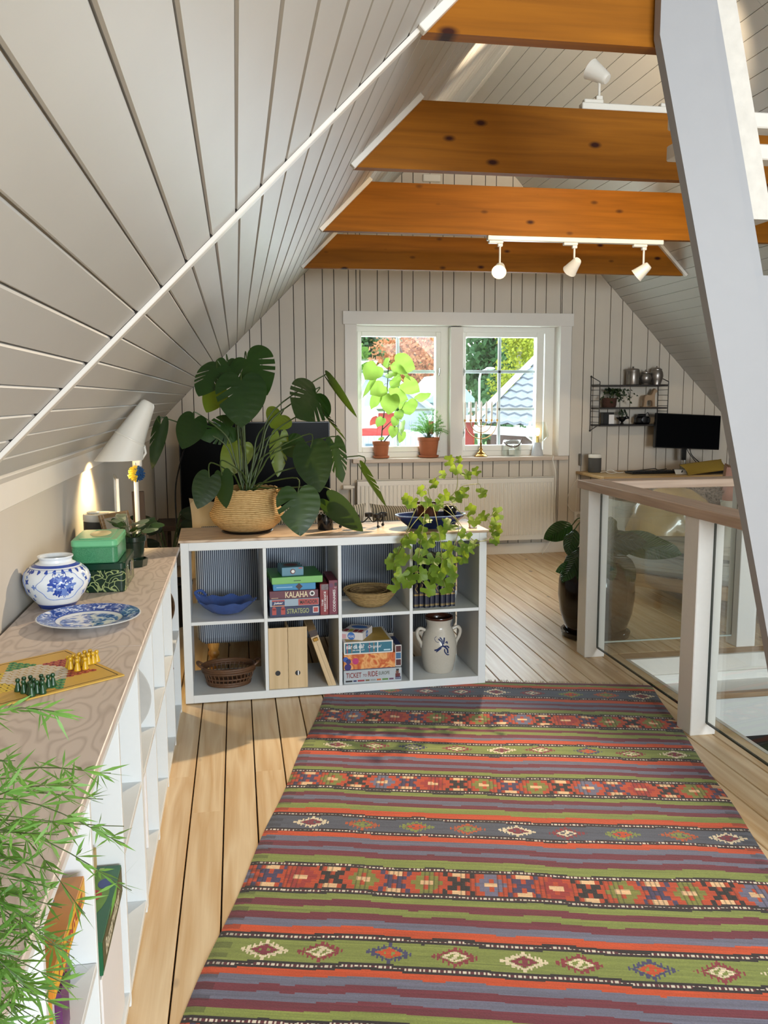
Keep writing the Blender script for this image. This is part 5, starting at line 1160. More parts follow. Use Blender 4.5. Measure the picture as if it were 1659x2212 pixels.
for pth, r in (([(-.022, .185), (-.012, .176), (-.004, .164), (.0, .148)], .004), ([(-.014, .192), (-.006, .182), (.002, .165)], .004), ([(.008, .19), (.005, .175), (.002, .16)], .0035), ([(.0, .15), (.012, .142), (.022, .13), (.024, .112)], .004), ([(.004, .148), (.02, .148), (.03, .138)], .0035), ([(-.002, .15), (-.016, .142), (-.03, .132), (-.042, .128)], .004), ([(-.01, .14), (-.028, .126), (-.034, .12)], .003), ([(.006, .135), (.008, .12), (.02, .105), (.03, .103)], .003), ([(-.03, .196), (-.04, .186), (-.034, .172), (-.022, .168)], .0012), ([(.012, .165), (.02, .17), (.022, .16)], .003)):
    m.tube([onjar(x, z_) for x, z_ in [(q.x, q.y) for q in smoothpath([(a_, b_, 0) for a_, b_ in pth], 4)]], r, 5)
m.build('blue_motif', BRUSH, t)
# ================================================================= on the cube shelf
zt = KTOP
# black lidded jar with lace
t = thing('lace_jar', 'black glass jar with white lace trim beside the basket', 'jar', (.420, 4.205, zt))
MB().lathe([(0, 0), (.036, 0), (.039, .006), (.038, .09), (.036, .098), (.036, .103), (.030, .103), (.030, .01), (0, .01)], 32).build('body', plain('black_glass', '#0a0b0e', .12), t)
for i in range(14):
    a = 2*PI*i/14; MB().tube([(.0385*math.cos(a+d), .0385*math.sin(a+d), z_) for d, z_ in ((-.2, .092), (-.12, .083), (0, .079), (.12, .083), (.2, .092))], .0014, 5).build('lace_loop', WHT, t)
MB().lathe([(.0375, .09), (.0395, .092), (.0392, .099), (.037, .1)], 32).build('lace_band', WHT, t)
# five-cup candle holder
IRON = plain('black_iron', '#0b0a0a', .5)
t = thing('candle_holder', 'black iron candle holder with five tea light cups', 'candle holder', (.625, 4.225, zt), .1)
for k, (x_, y_) in enumerate(((-.125, .02), (-.06, -.03), (.02, .02), (.055, -.028), (.095, .02))):
    m = MB().lathe([(0, .052), (.019, .052), (.0205, .068), (.0215, .070), (.0195, .07), (.018, .056), (0, .056)], 20, c=(x_, y_, 0)); cup = m.build('cup', IRON, t)
    if k != 2: MB().ball((x_, y_-.006 if k % 2 else y_+.006, .008), .008, 6).tube([(x_, y_, .052), (x_, y_, .012)], .003, 6).build('leg', IRON, t)
P_ = [(-.125, .02, .05), (-.06, -.03, .05), (.02, .02, .05), (.055, -.028, .05), (.095, .02, .05)]
for a_, b_ in zip(P_[:-1], P_[1:]):
    c_ = ((a_[0]+b_[0])/2, (a_[1]+b_[1])/2, .028); MB().tube(smoothpath([a_, c_, b_], 6), .003, 6).build('scroll', IRON, t)
# white candle block
t = thing('white_candle', 'short square white candle on the right end of the cube shelf', 'candle', (1.150, 4.12, zt)); MB().box(-.018, -.018, 0, .018, .018, .035, .003).build('wax', plain('white_wax', '#e2ded6', .4), t); MB().tube([(0, 0, .035), (0, .001, .042)], .0008, 5).build('wick', BLKI, t)
# blue oval bowl under the geranium
OBL = plain('navy_enamel', '#1c2b56', .2, vary=.15)
t = thing('oval_bowl', 'dark blue oval bowl holding the trailing geranium pot', 'bowl', (.945, 4.175, zt), .03)
MB().lathe([(0, 0), (.60, 0), (.64, .006), (.90, .042), (1.0, .062), (1.0, .066), (.95, .064), (.86, .044), (.6, .010), (0, .008)], 48, sx=.178, sy=.105).build('bowl', OBL, t)
MB().tube([(.179*math.cos(2*PI*i/48), .1055*math.sin(2*PI*i/48), .065) for i in range(48)], .0028, 6, closed=True).build('rim', plain('pale_blue_rim', '#8ea1c4', .25), t)
t = thing('dark_mug', 'dark glass candle cup beside the geranium pot in the blue bowl', 'cup', (1.048, 4.185, zt+.0105)); MB().lathe([(0, 0), (.028, 0), (.031, .004), (.034, .088), (.032, .089), (.028, .01), (0, .008)], 28).build('body', plain('smoked_glass', '#100f12', .1), t)
# ================================================================= window sill
TER = plain('terracotta', '#a6623f', .75, vary=.12, scale=25); ZS = .8955
def terrapot(label, x, y, r, hh, name='terracotta_pot_plant'):
    t = thing(name, label, 'potted plant', (x, y, ZS))
    MB().lathe([(0, 0), (r*.78, 0), (r*.92, .006), (r*.96, .020), (r*.9, .021), (r*.80, .008), (0, .007)], 32).build('saucer', TER, t)
    MB().lathe([(0, .008), (r*.70, .008), (r*.74, .014), (r*.93, hh-.03), (r*.93, hh-.03), (r, hh-.028), (r*1.02, hh-.002), (r, hh), (r*.9, hh-.002), (r*.86, hh-.03), (0, hh-.04)], 40).build('pot', TER, t)
    MB().lathe([(0, hh-.016), (r*.88, hh-.016)], 20).build('soil', SOIL, t); return t
linden = terrapot('large-leaved bright green house lime in a terracotta pot on the sill', 1.26, 7.555, .077, .150, 'potted_house_lime')
fernp = terrapot('feathery green fern in the wider terracotta pot on the sill', 1.69, 7.555, .098, .180, 'potted_fern')
BRASS = plain('polished_brass', '#b58a4a', .2, 1.0, vary=.15)
t = thing('candelabrum', 'brass seven-armed candelabrum with white candles on the sill', 'candelabrum', (2.175, 7.55, ZS))
MB().lathe([(0, 0), (.062, 0), (.064, .006), (.052, .018), (.044, .022), (.040, .032), (.022, .044), (.014, .056), (.018, .068), (.010, .08), (.008, .10), (.013, .115), (.007, .13), (.007, .19), (.011, .20), (.006, .21), (.005, .312), (.010, .316), (.0105, .335), (.006, .336), (0, .336)], 8).build('stem', BRASS, t)
CW = plain('candle_white', '#e6e3da', .4)
for k, rr_ in enumerate((.048, .098, .150)):
    zc = .345 - .0; pts = [(rr_*math.cos(a), 0, .318 + rr_*1.05*math.sin(a)) for a in np.linspace(PI, 2*PI, 25)]
    MB().tube(pts, .0038, 8).build('arm', BRASS, t)
    for s in (-1, 1): MB().lathe([(.004, .314), (.010, .317), (.0105, .336), (.006, .336), (0, .334)], 14, c=(s*rr_, 0, 0)).build('socket', BRASS, t)
for s in (-.150, -.098, -.048, 0, .048, .098, .150): MB().lathe([(0, .334), (.0092, .334), (.0092, .475), (.007, .488), (.002, .498), (0, .50)], 16, c=(s, 0, 0)).build('candle', CW, t)
LG = glassmat('lamp_glass', (.95, .97, .96), 1.0)
LEATH = plain('brown_leather', '#4a3325', .6)
t = thing('tealight_lantern', 'clear glass tea light lantern with a brown leather strap', 'lantern', (2.47, 7.56, ZS))
MB().lathe([(0, .002), (.076, .002), (.082, .010), (.084, .02), (.084, .115), (.078, .14), (.070, .146), (.068, .144), (.076, .138), (.081, .115), (.081, .02), (.076, .012), (0, .012)], 40).build('glass', LG, t)
MB().tube(smoothpath([(-.083, -.02, .128), (-.06, -.07, .10), (0, -.088, .088), (.055, -.065, .115), (.084, -.02, .155)], 6), .006, 6).build('strap', LEATH, t)
MB().lathe([(0, .013), (.027, .013), (.028, .06), (.025, .062), (0, .058)], 24, c=(.0, 0, 0)).build('candle', CW, t)
t = thing('glass_table_lamp', 'small table lamp with concrete cone base and clear glass shade', 'lamp', (2.715, 7.57, ZS))
MB().lathe([(0, 0), (.056, 0), (.057, .003), (.032, .118), (.031, .120), (0, .12)], 36).build('base', plain('pale_concrete', '#b9bcc0', .7, vary=.06), t)
MB().lathe([(0, .120), (.015, .120), (.015, .175), (.013, .178), (0, .178)], 20).build('lamp_holder', plain('gold_holder', '#d8b868', .35, .6), t)
MB().lathe([(.034, .118), (.055, .135), (.102, .172), (.105, .182), (.075, .308), (.0735, .308), (.1030, .182), (.100, .174), (.054, .138), (.034, .121)], 40).build('shade', LG, t)
MB().lathe([(0, .178), (.010, .18), (.020, .20), (.024, .222), (.020, .242), (.010, .252), (0, .254)], 20).build('bulb', emit('filament_bulb', '#ffc86e', 7.0), t)
o = MB().tube(smoothpath([(2.76, 7.60, ZS+.006), (2.83, 7.47, ZS+.004), (2.80, 7.385, .86), (2.83, 7.375, .70), (2.815, 7.37, .45), (2.83, 7.375, .25), (2.78, 7.385, .10), (2.72, 7.40, .006)], 8), .003, 6).build('lamp_cord', LAMPW); tag(o, 'thin white lamp cord falling from the sill past the radiator', 'cord')
# ================================================================= wall shelf contents
ALU = plain('worn_aluminium', '#8d8680', .35, .85, vary=.12, scale=60)
zs3 = 1.12+.398+.0145; zs2 = 1.12+.198+.0145; zs1 = 1.12+.045+.0145
def canister(label, x, prof):
    t = thing('canister', label, 'canister', (x, 7.395, zs3)); MB().lathe(prof[0], 32).build('body', ALU, t); MB().lathe(prof[1], 32).build('lid', ALU, t)
canister('straight aluminium canister with a knob lid on the wall shelf', 3.545, ([(0, 0), (.056, 0), (.058, .006), (.056, .01), (.056, .118), (.058, .122), (0, .122)], [(0, .122), (.059, .122), (.059, .132), (.05, .144), (.012, .150), (.006, .153), (.010, .160), (.008, .165), (0, .165)]))
canister('smallest round aluminium canister between its two neighbours on the shelf', 3.668, ([(0, 0), (.036, 0), (.038, .006), (.034, .012), (.048, .035), (.055, .06), (.048, .09), (.038, .104), (0, .106)], [(0, .106), (.040, .106), (.040, .112), (.02, .122), (.006, .126), (.008, .134), (0, .138)]))
canister('bulging ringed aluminium canister at the window-far end of the shelf', 3.775, ([(0, 0), (.040, 0), (.042, .006), (.040, .012), (.054, .05), (.060, .08), (.056, .11), (.046, .132), (0, .134)], [(0, .134), (.047, .134), (.047, .140), (.03, .152), (.006, .158), (.009, .166), (0, .170)]))
HORSE = plain('bare_wood_horse', '#9b8268', .6, vary=.1)
t = thing('wooden_horse', 'carved pale wooden horse on the middle wall shelf board', 'figurine', (3.705, 7.39, zs2), .1)
outl = [(-.062, 0), (-.058, .04), (-.056, .075), (-.050, .100), (-.035, .110), (.0, .108), (.018, .112), (.030, .135), (.040, .158), (.048, .163), (.052, .172), (.058, .162), (.078, .148), (.080, .138), (.066, .132), (.056, .128), (.052, .105), (.052, .08), (.054, .04), (.056, .0), (.030, 0), (.028, .045), (.018, .062), (-.018, .062), (-.030, .05), (-.032, 0)]
b_ = MB().prism(outl, -.022, .022, M=Matrix(((1, 0, 0, 0), (0, 0, 1, 0), (0, 1, 0, 0), (0, 0, 0, 1))))
bm = bmesh.new(); me = b_.mesh('t'); bm.from_mesh(me); bmesh.ops.bevel(bm, geom=[e for e in bm.edges if len(e.link_faces) == 2 and e.calc_face_angle() > .6], offset=.006, segments=2, affect='EDGES', clamp_overlap=True)
b2 = MB().add([v.co.copy() for v in bm.verts], [[v.index for v in f.verts] for f in bm.faces], 0, True); bm.free(); b2.build('body', HORSE, t)
MB().box(-.075, -.026, -.0, .070, .026, .006, .002).build('plinth', HORSE, t, (0, 0, -.0))
t = thing('small_card_frame', 'small dark box with a pale card on the lowest wall shelf board', 'frame', (3.315, 7.38, zs1)); MB().box(-.05, -.01, 0, .05, .05, .108, .002).build('box', BLK, t); MB().box(.0, -.0125, .004, .05, -.0105, .088).build('card', PAPER, t)
t = thing('black_camera', 'black camera with a strap resting on the lowest wall shelf board', 'camera', (3.645, 7.38, zs1)); MB().box(-.07, -.03, 0, .07, .04, .070, .016).build('body', BLK, t); MB().box(-.045, -.02, .065, .03, .03, .092, .010).build('prism_hump', BLK, t); MB().lathe([(0, 0), (.030, 0), (.030, .02), (.026, .022), (0, .018)], 24, M=Matrix.Translation((0, -.028, .04)) @ Matrix.Rotation(PI/2, 4, 'X')).build('lens', BLK, t); MB().tube(smoothpath([(.03, 0, .088), (.05, 0, .104), (.066, 0, .068)], 5), .003, 6).build('strap', BLK, t)
# ================================================================= desk things
zd = .7525
sp2 = speaker('grey speaker with a white top on the left end of the desk', (3.175, 7.33, zd), .058, .162)
tag(MB().box(3.085, 7.44, zd+.05, 3.10, 7.499, zd+.16, .006).build('wall_switch', plain('grey_plastic', '#77746f', .5)), 'small grey box on the plank wall beside the desk speaker', 'switch box')
o = MB().tube(smoothpath([(3.20, 7.26, zd+.004), (3.27, 7.20, zd+.02), (3.31, 7.16, zd+.012), (3.25, 7.14, zd+.005), (3.22, 7.18, zd+.016), (3.28, 7.22, zd+.03), (3.34, 7.20, zd+.005), (3.40, 7.22, zd+.004)], 8), .003, 6).build('white_cable', LAMPW); tag(o, 'coiled white cable lying before the desk speaker', 'cable')
o = MB().tube(smoothpath([(3.055, 7.42, zd-.06), (3.02, 7.46, .62), (2.98, 7.48, .50), (3.0, 7.485, .42), (3.06, 7.48, .38), (3.07, 7.485, .55), (3.075, 7.47, .74)], 8), .0025, 6).build('wall_cable', LAMPW); tag(o, 'thin white cable looping down the plank wall under the desk end', 'cable')
t = thing('wall_socket', 'white wall socket low on the plank wall beside the desk', 'socket', (3.10, 7.499, .335)); MB().box(-.042, -.012, -.042, .042, 0, .042, .004).build('plate', WHITE2, t); MB().lathe([(0, 0), (.020, 0), (.020, .003), (0, .0)], 20, M=Matrix.Translation((0, -.0125, 0)) @ Matrix.Rotation(PI/2, 4, 'X')).build('socket_well', plain('socket_grey', '#b5b0a8', .5), t)
kb = thing('keyboard', 'black computer keyboard on the desk', 'keyboard', (3.62, 7.12, zd), .02)
MB().box(-.22, -.07, 0, .22, .07, .018, .004).build('tray', BLK, kb)
KEY = plain('key_plastic', '#1b1b1d', .5); km = MB().box(-.007, -.007, 0, .007, .007, .006, .0015).mesh('key', [KEY])
for r in range(5):
    for c in range(22): link('key', km, kb, (-.205+c*.0195, -.052+r*.024, .018))
mon = thing('monitor', 'black computer monitor on the desk against the plank wall', 'monitor', (4.005, 7.24, zd))
M = Matrix.Rotation(.05, 4, 'Y') @ Matrix.Rotation(-.06, 4, 'X')
MB().box(-.315, -.02, .205, .315, .02, .515, .004, M=M).build('casing', BLK, mon); MB().box(-.308, -.0215, .212, .308, -.0205, .508, M=M).build('screen', SCREEN, mon)
MB().box(-.02, .02, .10, .02, .045, .36, .003).build('mount', BLK, mon); MB().tube([(.02, .05, 0), (.02, .05, .36)], .016, 14).build('pole', CHROME, mon); MB().box(-.06, .0, 0, .10, .12, .012, .003).build('clamp', BLK, mon)
MB().tube(smoothpath([(.04, .02, .24), (.06, -.0, .15), (.14, .0, .08), (.22, -.02, .02), (.26, -.03, .005)], 8), .004, 6).build('cable', BLK, mon)
MB().tube(smoothpath([(.0, .02, .24), (.03, .0, .17), (.10, .02, .10), (.2, .05, .006)], 8), .0035, 6).build('cable', BLK, mon)
tag(MB().box(3.95, 7.0, zd, 4.35, 7.18, zd+.022, .004).build('drawing_tablet', BLK), 'flat black tablet lying on the desk under the monitor', 'tablet')
t = thing('paper_card', 'white card propped on the desk beside the mustard pouch', 'card', (3.83, 6.98, zd), -.2); MB().box(-.05, -.0, 0, .05, .003, .06, .0008, M=Matrix.Rotation(-.9, 4, 'X')).build('sheet', PAPER, t); MB().box(-.01, -.0012, .02, .0, -.0006, .05, M=Matrix.Rotation(-.9, 4, 'X') @ Matrix.Rotation(.5, 4, 'Y')).build('black_mark', INK, t)
MUST = plain('mustard_felt', '#8f7428', .9, vary=.08)
o = pillowmesh(.42, .16, .05).build('mustard_pouch', MUST, None, (4.02, 6.93, zd+.062), (.55, -.10, .06)); tag(o, 'flat mustard yellow felt pouch on the desk front', 'pouch')
for k in range(2):
    pass
o = MB().tube(smoothpath([(3.45, 7.30, zd+.004), (3.62, 7.36, zd+.006), (3.75, 7.33, zd+.022), (3.82, 7.38, zd+.005), (3.88, 7.34, zd+.018)], 8), .004, 6).build('desk_cable', BLK); tag(o, 'black cable snaking along the back of the desk behind the keyboard', 'cable')
# ================================================================= behind the glass: wrapped sack, cushions
SACK = plain('tan_sack', '#b59a6b', .22, vary=.12, scale=5, coat=.6)
t = thing('glossy_tan_beanbag', 'large glossy tan sack leaning on the daybed behind the glass', 'beanbag', (2.88, 5.36, .50), -.3)
m = MB(); P = []
for i in range(33):
    a = 2*PI*i/32; row = []
    for j in range(17):
        f = j/16; z_ = .33*f; r = (.29*(1-f**1.7)**.62+.055*(f)**1.2*(1 if f < .97 else .7))*(1+.05*math.sin(a*5+f*3)+.03*math.sin(a*9-f*7)) if f > .06 else .29*(.6+.4*(f/.06)); row.append((r*math.cos(a), .72*r*math.sin(a), z_))
    P.append(row)
m.grid(P); m.add([P[i][16] for i in range(32)], [tuple(range(32))]); m.build('sack', SACK, t)
MB().tube(smoothpath([(-.03, -.03, .32), (-.05, -.05, .34), (0, -.06, .35), (.05, -.04, .34), (.03, -.02, .32)], 5), .009, 7).build('tied_end', SACK, t)
CANE = weave('cane_weave', '#a98c5f', '#6f5532', 120)
t = thing('cane_headboard', 'woven cane chair back behind the glossy tan sack', 'chair', (3.22, 6.76, 0), -.1)
MB().tube(smoothpath([(-.26, 0, 0), (-.26, 0, .40), (-.22, .02, .62), (0, .03, .66), (.22, .02, .62), (.26, 0, .40), (.26, 0, 0)], 6), .017, 8).build('frame', FRW, t); MB().box(-.22, .005, .40, .22, .012, .60).build('cane_panel', CANE, t); MB().box(-.24, -.42, .34, .24, .02, .38, .01).build('seat', FRW, t)
for a_ in (-.22, .22): MB().tube([(a_, -.40, 0), (a_, -.40, .34)], .016, 8).build('leg', FRW, t)
def ball_cushion(name, label, loc, size, rot, mt, cat='cushion', seed=1):
    o = pillowmesh(*size).build(name, mt, None, loc, rot); tag(o, label, cat); return o
GREYC = plain('dusty_grey_cotton', '#a3a49e', .9, vary=.06, scale=20)
ball_cushion('grey_pillow', 'crumpled pale grey pillow low on the daybed behind the urn leaves', (2.60, 5.62, .585), (.32, .30, .13), (.9, .1, -.9), GREYC)
ball_cushion('cream_pillow', 'plump cream pillow at the foot of the tan sack by the middle post', (3.17, 4.92, .62), (.36, .34, .20), (1.0, 0, -.6), MATT2)
FLUF = plain('taupe_fleece', '#8d7d6e', 1, vary=.3, scale=90, bump=1.0)
t = thing('fleece_throw', 'fluffy taupe fleece bundle beside the pink pillow', 'throw', (3.28, 5.66, .60)); m = MB().ball((0, 0, .08), .16, 12, sq=(1, .8, .75)); r_ = random.Random(9)
for k in range(1100):
    d = Vector((r_.gauss(0, 1), r_.gauss(0, 1), r_.gauss(0, 1))).normalized(); b0 = Vector((d.x*.155, d.y*.124, .08+d.z*.116)); m.tube([b0, b0+d*.012+Vector((r_.uniform(-.01, .01), r_.uniform(-.01, .01), .006)), b0+d*.022+Vector((r_.uniform(-.015, .015), r_.uniform(-.015, .015), 0))], [.003, .0025, .001], 3, cap=False)
stuff(m.build('fleece', FLUF, t))
PINK = plain('dusty_pink_velvet', '#a97b6a', .8, sheen=.5)
t = thing('pink_pillow', 'dusty pink pillow with a brown rope border behind the strut', 'cushion', (3.56, 5.56, .70)); t.rotation_euler = (1.1, .35, -.35)
pillowmesh(.42, .40, .16).build('cover', PINK, t); pts = []
for k in range(60):
    a = k/60*4; s_ = int(a); f = a-s_; c4 = [(-1, -1), (1, -1), (1, 1), (-1, 1)]; p0, p1 = c4[s_], c4[(s_+1) % 4]; x_ = p0[0]+(p1[0]-p0[0])*f; y_ = p0[1]+(p1[1]-p0[1])*f; kk = 1-.10*(1-min(abs(x_), abs(y_))**2); pts.append((x_*.21*(1-.10*(1-y_*y_)), y_*.20*(1-.10*(1-x_*x_)), 0))
MB().tube(pts, .011, 7, closed=True).build('rope_border', plain('brown_rope', '#6b4f36', .9, bump=1, scale=150), t)
ball_cushion('white_pillow', 'white striped pillow standing beside the rope edged pink pillow', (3.74, 5.06, .66), (.38, .34, .13), (1.2, -.2, -.5), stripes('faint_stripe', '#c9cbca', '#dfe2e4', 60.0, 0, .2))
# ================================================================= plants
MONL = leafmat('monstera_leaf', '#12280d', '#203d15', '#5f8020', .32, .14, 14)
MONY = leafmat('monstera_pale_lit_leaf', '#4f6a1c', '#6f8427', '#a9b53a', .35, .35, 14)  # paler greens; one leaf has yellow light put into its colour
STEM = plain('green_stem', '#38491b', .5, vary=.15)
HALF = [(0, .0), (.10, -.15), (.24, -.20), (.38, -.13), (.475, .03), (.50, .22), (.45, .46), (.33, .68), (.17, .87), (.05, .97), (0, 1.0)]
HALF = [(p.x, p.y) for p in smoothpath([(a, b, 0) for a, b in HALF], 4)]
def leafmesh(L, W, slits=0, seed=0, mat=None, fold=.18, droop=.25, wave=.0, half=HALF, name='leaf'):
    r_ = random.Random(seed); mb = MB()
    for s in (-1, 1):
        pts = list(half); cuts = []
        ns = slits if slits else 0
        cand = [.30, .46, .60, .72][:ns+1] if ns else []
        use = cand if (ns > 1 or (ns == 1 and s == 1)) else []
        if ns == 1: use = use[:2]
        out = []
        for i, (x, y) in enumerate(pts):
            out.append((x, y))
            for c in use:
                y1 = pts[min(i+1, len(pts)-1)][1]
                if i > 12 and y <= c+.02 < y1:
                    out.append((x*.97, c-.005)); out.append((.15+.03*r_.random(), c-.17)); out.append((.17+.02*r_.random(), c-.19+.035)); out.append((pts[i+1][0]*.96, c+.045 if c+.045 < y1+.03 else y1))
        mid = [(0, 1-k/8) for k in range(1, 8)]
        poly = out + mid
        tri = tessellate_polygon([[Vector((x, y, 0)) for x, y in poly]])
        mb.add([(s*x*W, y*L, 0) for x, y in poly], [t if s > 0 else t[::-1] for t in tri], 0, True)
    bm = bmesh.new(); me = mb.mesh('t', fix=False); bm.from_mesh(me); bpy.data.meshes.remove(me)
    bmesh.ops.remove_doubles(bm, verts=bm.verts, dist=1e-5)
    bmesh.ops.subdivide_edges(bm, edges=[e for e in bm.edges if e.calc_length() > .18*W], cuts=1, use_grid_fill=True)
    bmesh.ops.triangulate(bm, faces=bm.faces)
    for v in bm.verts:
        x, y = v.co.x/W, v.co.y/L
        v.co.z = -fold*W*(abs(x)**1.3)*1.2 - droop*L*max(0, y)**2*.5 + wave*W*math.sin(y*9+x*7+seed) + .003*W*math.cos(y*40-abs(x)*30)
    me = bpy.data.meshes.new(name); bm.to_mesh(me); bm.free(); me.polygons.foreach_set('use_smooth', [True]*len(me.polygons)); me.materials.append(mat); me.update(); return me
CAMP = Vector((0, 0, EYE))
def placeleaf(parent, me, B, T, turn=0.0, name='leaf', off=Vector((0, 0, 0))):
    B, T = Vector(B), Vector(T); y = (T-B).normalized(); z = (CAMP-B).normalized(); z = (z - y*z.dot(y)).normalized()
    z = Matrix.Rotation(math.radians(turn), 3, y) @ z; x = y.cross(z)
    o = link(name, me, parent); o.matrix_local = basis(x, y, z, B-off); return o
def petiole(parent, pts, r0_, r1_, mt=None, off=Vector((0, 0, 0)), name='petiole'):
    P = [Vector(p)-off for p in smoothpath(pts, 5)]; n = len(P); MB().tube(P, [r0_+(r1_-r0_)*i/(n-1) for i in range(n)], 7).build(name, mt or STEM, parent)
# ---- monstera in a belly basket
SEAG = weave('seagrass_weave', '#cfae78', '#96743f', 36, bump=.7)
mo = Vector((.038, 4.225, KTOP))
mon_ = thing('potted_monstera', 'big monstera with split leaves in a woven seagrass belly basket', 'potted plant', mo)
MB().lathe([(0, 0), (.118, 0), (.125, .006), (.122, .009), (0, .006)], 40).build('dark_dish', BLK, mon_)
bsk = MB().lathe([(0, .009), (.108, .009), (.128, .018), (.160, .045), (.178, .075), (.180, .095), (.172, .108), (.160, .13), (.151, .165), (.147, .205), (.150, .212), (.143, .212), (.138, .18), (0, .175)], 56)
bsk.build('basket', SEAG, mon_)
for zz, rr_ in ((.210, .147), (.203, .149)): MB().tube([(rr_*math.cos(2*PI*i/60), rr_*math.sin(2*PI*i/60), zz+.003*math.sin(i*2.5)) for i in range(60)], .005, 6, closed=True).build('braided_rim', SEAG, mon_)
for s, dz in ((-1, .075), (1, -.01)):
    MB().tube(smoothpath([(s*.145, -.035, .19), (s*.185, -.03, .205+dz*.5), (s*.195, 0, .215+dz*.6), (s*.180, .03, .205+dz*.5), (s*.143, .035, .19)], 6), .007, 8).build('basket_handle', SEAG, mon_)
MB().lathe([(0, .180), (.139, .176)], 30).build('soil', SOIL, mon_)
MON = [[-0.087, 4.25, 1.572, -0.174, 4.15, 1.444, 0.16, 35, 2, 0], [0.057, 4.28, 1.615, 0.142, 4.15, 1.447, 0.226, 10, 2, 0], [0.026, 4.12, 1.51, 0.02, 4.02, 1.3, 0.224, 0, 1, 0], [-0.087, 4.33, 1.469, -0.142, 4.27, 1.363, 0.112, 10, 0, 1], [-0.039, 4.36, 1.602, -0.045, 4.3, 1.478, 0.117, 0, 0, 0], [0.392, 4.3, 1.45, 0.288, 4.15, 1.339, 0.231, -8, 2, 0], [0.461, 4.35, 1.514, 0.585, 4.3, 1.322, 0.094, 55, 0, 0], [-0.197, 4.2, 1.331, -0.251, 4.1, 1.2, 0.131, 5, 0, 0], [-0.358, 4.25, 1.305, -0.408, 4.2, 1.098, 0.091, 40, 1, 0], [-0.025, 4.3, 1.289, -0.17, 4.22, 1.24, 0.139, 10, 3, 0], [0.219, 4.35, 1.343, 0.169, 4.38, 1.278, 0.14, 0, 0, 1], [0.017, 4.4, 1.193, -0.064, 4.35, 1.04, 0.147, 0, 0, 1], [-0.131, 4.05, 1.064, -0.185, 3.98, 0.932, 0.12, 0, 0, 0], [-0.073, 4.08, 1.071, -0.061, 4.02, 0.925, 0.097, 25, 0, 0], [0.348, 4.15, 1.188, 0.378, 4.05, 0.988, 0.178, 0, 0, 0], [0.468, 4.2, 1.206, 0.495, 4.12, 1.023, 0.095, 0, 3, 0], [0.272, 4.0, 0.987, 0.276, 3.93, 0.799, 0.194, 0, 1, 0], [0.426, 4.05, 0.94, 0.575, 4.0, 0.796, 0.122, 20, 0, 0], [0.606, 4.2, 1.075, 0.706, 4.15, 0.887, 0.068, 55, 2, 0], [0.213, 4.4, 1.232, 0.198, 4.36, 1.034, 0.095, 0, 2, 1], [0.258, 4.35, 1.209, 0.339, 4.3, 1.141, 0.117, 0, 0, 0], [0.422, 4.33, 1.358, 0.533, 4.3, 1.205, 0.051, 62, 3, 0]]
for i, (bx, by, bz, tx, ty, tz, w_, turn, sl, kind) in enumerate(MON):
    B, T = Vector((bx, by, bz)), Vector((tx, ty, tz)); Lf = (T-B).length
    W = max(w_, .50*Lf if turn > 45 else w_)*1.06
    me = leafmesh(Lf, W, sl, i, MONY if kind else MONL, .10 if turn < 45 else .2, .12)
    o = placeleaf(mon_, me, B, T, turn*(1.3 if turn > 50 else 1), off=mo)
    if i in (3, 10, 11): o['label'] = 'paler yellow green leaf'
    root = mo + Vector((.02*math.cos(i*2.4), .02*math.sin(i*2.4)+.02, .175))
    d = B-root; top = root + Vector((d.x*.35, d.y*.4, d.z*.65+.05))
    pre = B + (B-T).normalized()*.02 + Vector((0, .03, .015 if B.z > 1.2 else .05))
    petiole(mon_, [root, root.lerp(top, .5)+Vector((0, 0, .02)), top, pre, B], .0048, .0026, off=mo)
# ---- geranium
GERL = leafmat('geranium_leaf', '#4d6a1d', '#7d9a34', '#a8c23c', .5, .35, 30)
def palmate(R, seed, name='leaf', mt=None, lobes=5, n=30):
    r_ = random.Random(seed); vs = [(0, 0, 0)]; ph = r_.uniform(-.1, .1)
    for i in range(n+1):
        a = -PI*.86 + 2*PI*.86*i/n; rr = R*(.86+.11*math.cos(lobes*a*1.16+ph)+.045*math.cos(15*a)); rr2 = rr
        vs.append((rr*math.sin(a), rr*math.cos(a), R*(.16*math.cos(2.5*a+seed)+.10)))
    vs2 = [vs[0]] + [(x*.5, y*.5, z*.15+R*.02) for x, y, z in vs[1:]] + vs[1:]; m_ = n+1
    fs = [(0, 1+i, 2+i) for i in range(n)] + [(1+i, 1+i+m_, 2+i+m_, 2+i) for i in range(n)]
    return MB().add(vs2, fs, 0, True).mesh(name, [mt or GERL], fix=False)
